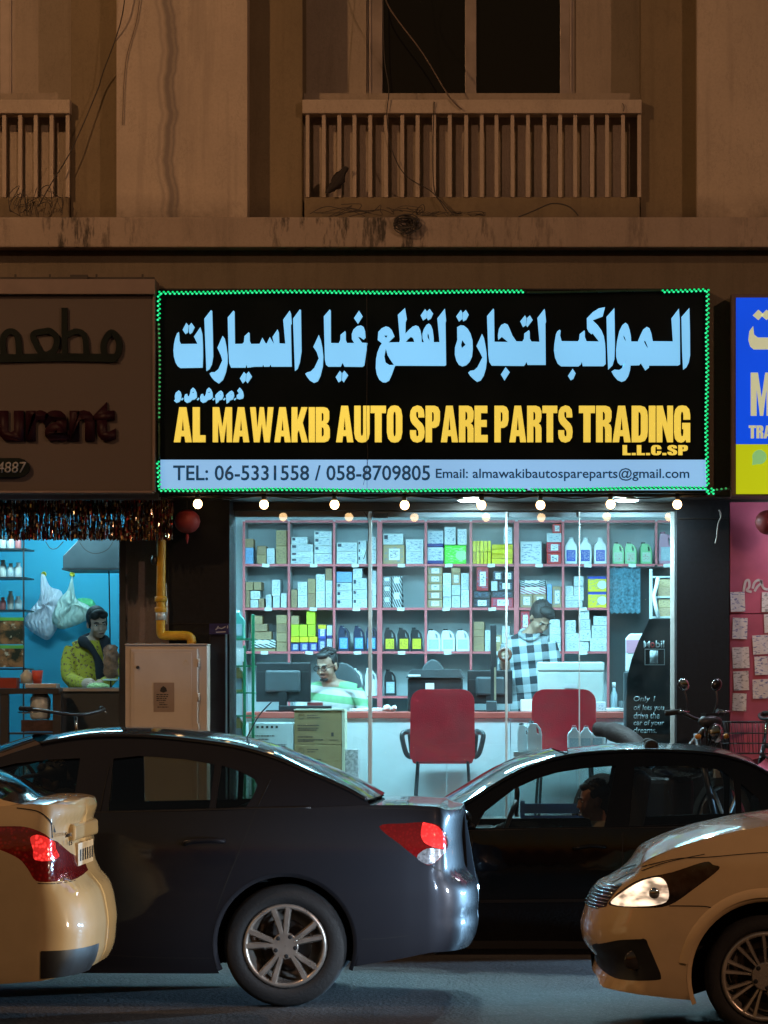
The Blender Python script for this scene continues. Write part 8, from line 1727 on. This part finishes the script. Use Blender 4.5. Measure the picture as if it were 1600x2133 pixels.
# ---- woman in a yellow blouse at the restaurant window
D_ = 27.0; hc = W(203, 1298, D_); pw_ = thing('person', 'woman in a yellow floral blouse and dark scarf behind the service window', 'person', (X(180, D_), D_, RF)); Hd = Head(hc, R(24), R(12), R(-6), 0.98)
b = MB(); Hd.add(b); o_ = lambda x, y, z: hc + Vector((x, y, z))
b.tube([o_(-0.01, 0.03, -0.05), o_(-0.035, 0.05, -0.13), o_(-0.05, 0.06, -0.18)], [0.045, 0.047, 0.06], 12)
b.ellip(o_(-0.07, 0.06, -0.28), 0.15, 0.115, 0.15, 20, 14); b.ellip(o_(-0.09, 0.05, -0.45), 0.15, 0.13, 0.2, 20, 14); b.ellip(o_(-0.09, 0.06, -0.68), 0.18, 0.15, 0.2, 20, 14)
b.tube([o_(-0.19, 0.05, -0.20), o_(-0.05, 0.06, -0.15), o_(0.08, 0.04, -0.21)], [0.055, 0.068, 0.055], 12)
b.tube(spline([o_(-0.20, 0.04, -0.20), o_(-0.225, -0.02, -0.34), o_(-0.19, -0.12, -0.44), o_(-0.08, -0.34, -0.47), o_(0.03, -0.52, -0.475)], 4), [0.066]*4 + [0.062]*4 + [0.056]*4 + [0.044]*4 + [0.03], 12); hand(b, o_(0.03, -0.52, -0.475), (0.4, -1, -0.1), 1, 0.85, 0.5)
b.tube(spline([o_(0.09, 0.04, -0.21), o_(0.13, -0.02, -0.34), o_(0.12, -0.14, -0.44), o_(0.09, -0.36, -0.47), o_(0.07, -0.46, -0.475)], 4), [0.056]*4 + [0.052]*4 + [0.046]*4 + [0.038]*4 + [0.026], 12); hand(b, o_(0.07, -0.46, -0.475), (-0.1, -1, -0.1), -1, 0.85, 0.5)
b.lathe([(0.20, -0.80), (0.23, -1.0), (0.26, -1.45)], o_(-0.09, 0.06, 0), n=20)
M_FLOR = floral(); M_SCARF = mat('dark_scarf', (0.012, 0.012, 0.02), 0.9, var=0.3)
def asg(p):
    d = p - hc
    if d.z > -0.135 and d.xy.length < 0.12: return 0
    if d.y < -0.45: return 0
    if d.z < -0.80: return 2
    return 1
remesh(b, 'body', [SK3, M_FLOR, M_SCARF], pw_, 0.0065, asg); Hd.bits(pw_); hair_cap(Hd, pw_, extra=((0, 0.115, -0.03, 0.045, 0.045, 0.05), (0.064, 0.02, 0.022, 0.017, 0.055, 0.062), (-0.064, 0.02, 0.022, 0.017, 0.055, 0.062), (0.03, -0.055, 0.075, 0.045, 0.035, 0.035), (-0.03, -0.055, 0.075, 0.045, 0.035, 0.035)), thick=1.1, tufts=0)
b = MB()
for q, off in ((-1, 0.0), (1, 0.0)):
    pts = [o_(-0.12, 0.06, -0.13), o_(-0.10, -0.04, -0.15), o_(-0.035, -0.085, -0.20), o_(0.02, -0.10, -0.30), o_(0.045, -0.11, -0.42), o_(0.05, -0.10, -0.50)] if q < 0 else [o_(0.03, 0.10, -0.12), o_(0.06, 0.0, -0.15), o_(0.075, -0.075, -0.23), o_(0.085, -0.09, -0.34), o_(0.085, -0.09, -0.50)]
    Q = spline(pts, 5); b.tube(Q, [0.034 + 0.01*math.sin(i*0.4) for i in range(len(Q))], 10)
b.tube(spline([o_(-0.12, 0.06, -0.13), o_(-0.05, 0.13, -0.10), o_(0.03, 0.10, -0.12)], 5), 0.035, 10); b.build('scarf', M_SCARF, pw_)

# ---- driver of the black car
def driver(hc, label, skin_m, shirt, yaw, car_z, cap=False, hairy=True):
    t_ = thing('person', label, 'person', (hc.x + 0.12, hc.y, car_z)); Hd = Head(hc, yaw, R(4), 0, 1.0); o_ = lambda x, y, z: hc + Vector((x, y, z))
    b = MB(); Hd.add(b); b.tube([o_(0.02, 0, -0.06), o_(0.05, 0, -0.18)], [0.05, 0.06], 12); b.ellip(o_(0.08, 0, -0.32), 0.13, 0.19, 0.17, 18, 12); b.ellip(o_(0.10, 0, -0.52), 0.14, 0.17, 0.16, 18, 12)
    b.tube([o_(0.06, -0.18, -0.22), o_(0.06, 0, -0.18), o_(0.06, 0.18, -0.22)], [0.06, 0.07, 0.06], 12)
    for q in (-1, 1):
        b.tube(spline([o_(0.06, q*0.18, -0.22), o_(0.0, q*0.21, -0.40), o_(-0.2, q*0.19, -0.42), o_(-0.36, q*0.14, -0.32)], 4), [0.06]*4 + [0.05]*4 + [0.04]*4 + [0.03], 12); hand(b, o_(-0.36, q*0.14, -0.32), (-1, 0, 0.4), q, 0.95, 0.7, up=(-0.4, 0, 1))
        b.tube(spline([o_(0.08, q*0.09, -0.62), o_(-0.30, q*0.13, -0.58), o_(-0.50, q*0.13, -0.80)], 4), [0.085]*4 + [0.065]*4 + [0.05], 10)
    remesh(b, 'body', [skin_m, shirt], t_, 0.009, lambda p: 0 if ((p - hc).z > -0.13 or (p - hc).x < -0.25) else 1); Hd.bits(t_)
    if hairy: hair_cap(Hd, t_, thick=1.03)
    if cap:
        b = MB(); Hd.el(b, 0, 0.02, 0.06, 0.085, 0.10, 0.07, 18, 12); Hd.el(b, 0, -0.11, 0.055, 0.06, 0.07, 0.012, 14, 8); b.build('cap', M_TRIM, t_)
    return t_
driver(W(1236, 1668, YB + 0.52), 'driver of the black car seen in profile through the front window', skin('skin_red_lit', (0.33, 0.16, 0.10)), mat('cream_shirt', (0.4, 0.34, 0.26), 0.9), R(-82), 0.0)
driver(W(112, 1634, YG + 0.54), 'driver of the grey car, a dark capped silhouette behind the glass', skin('skin_dark', (0.05, 0.03, 0.02)), M_SEAT, R(-80), 0.0, cap=True)
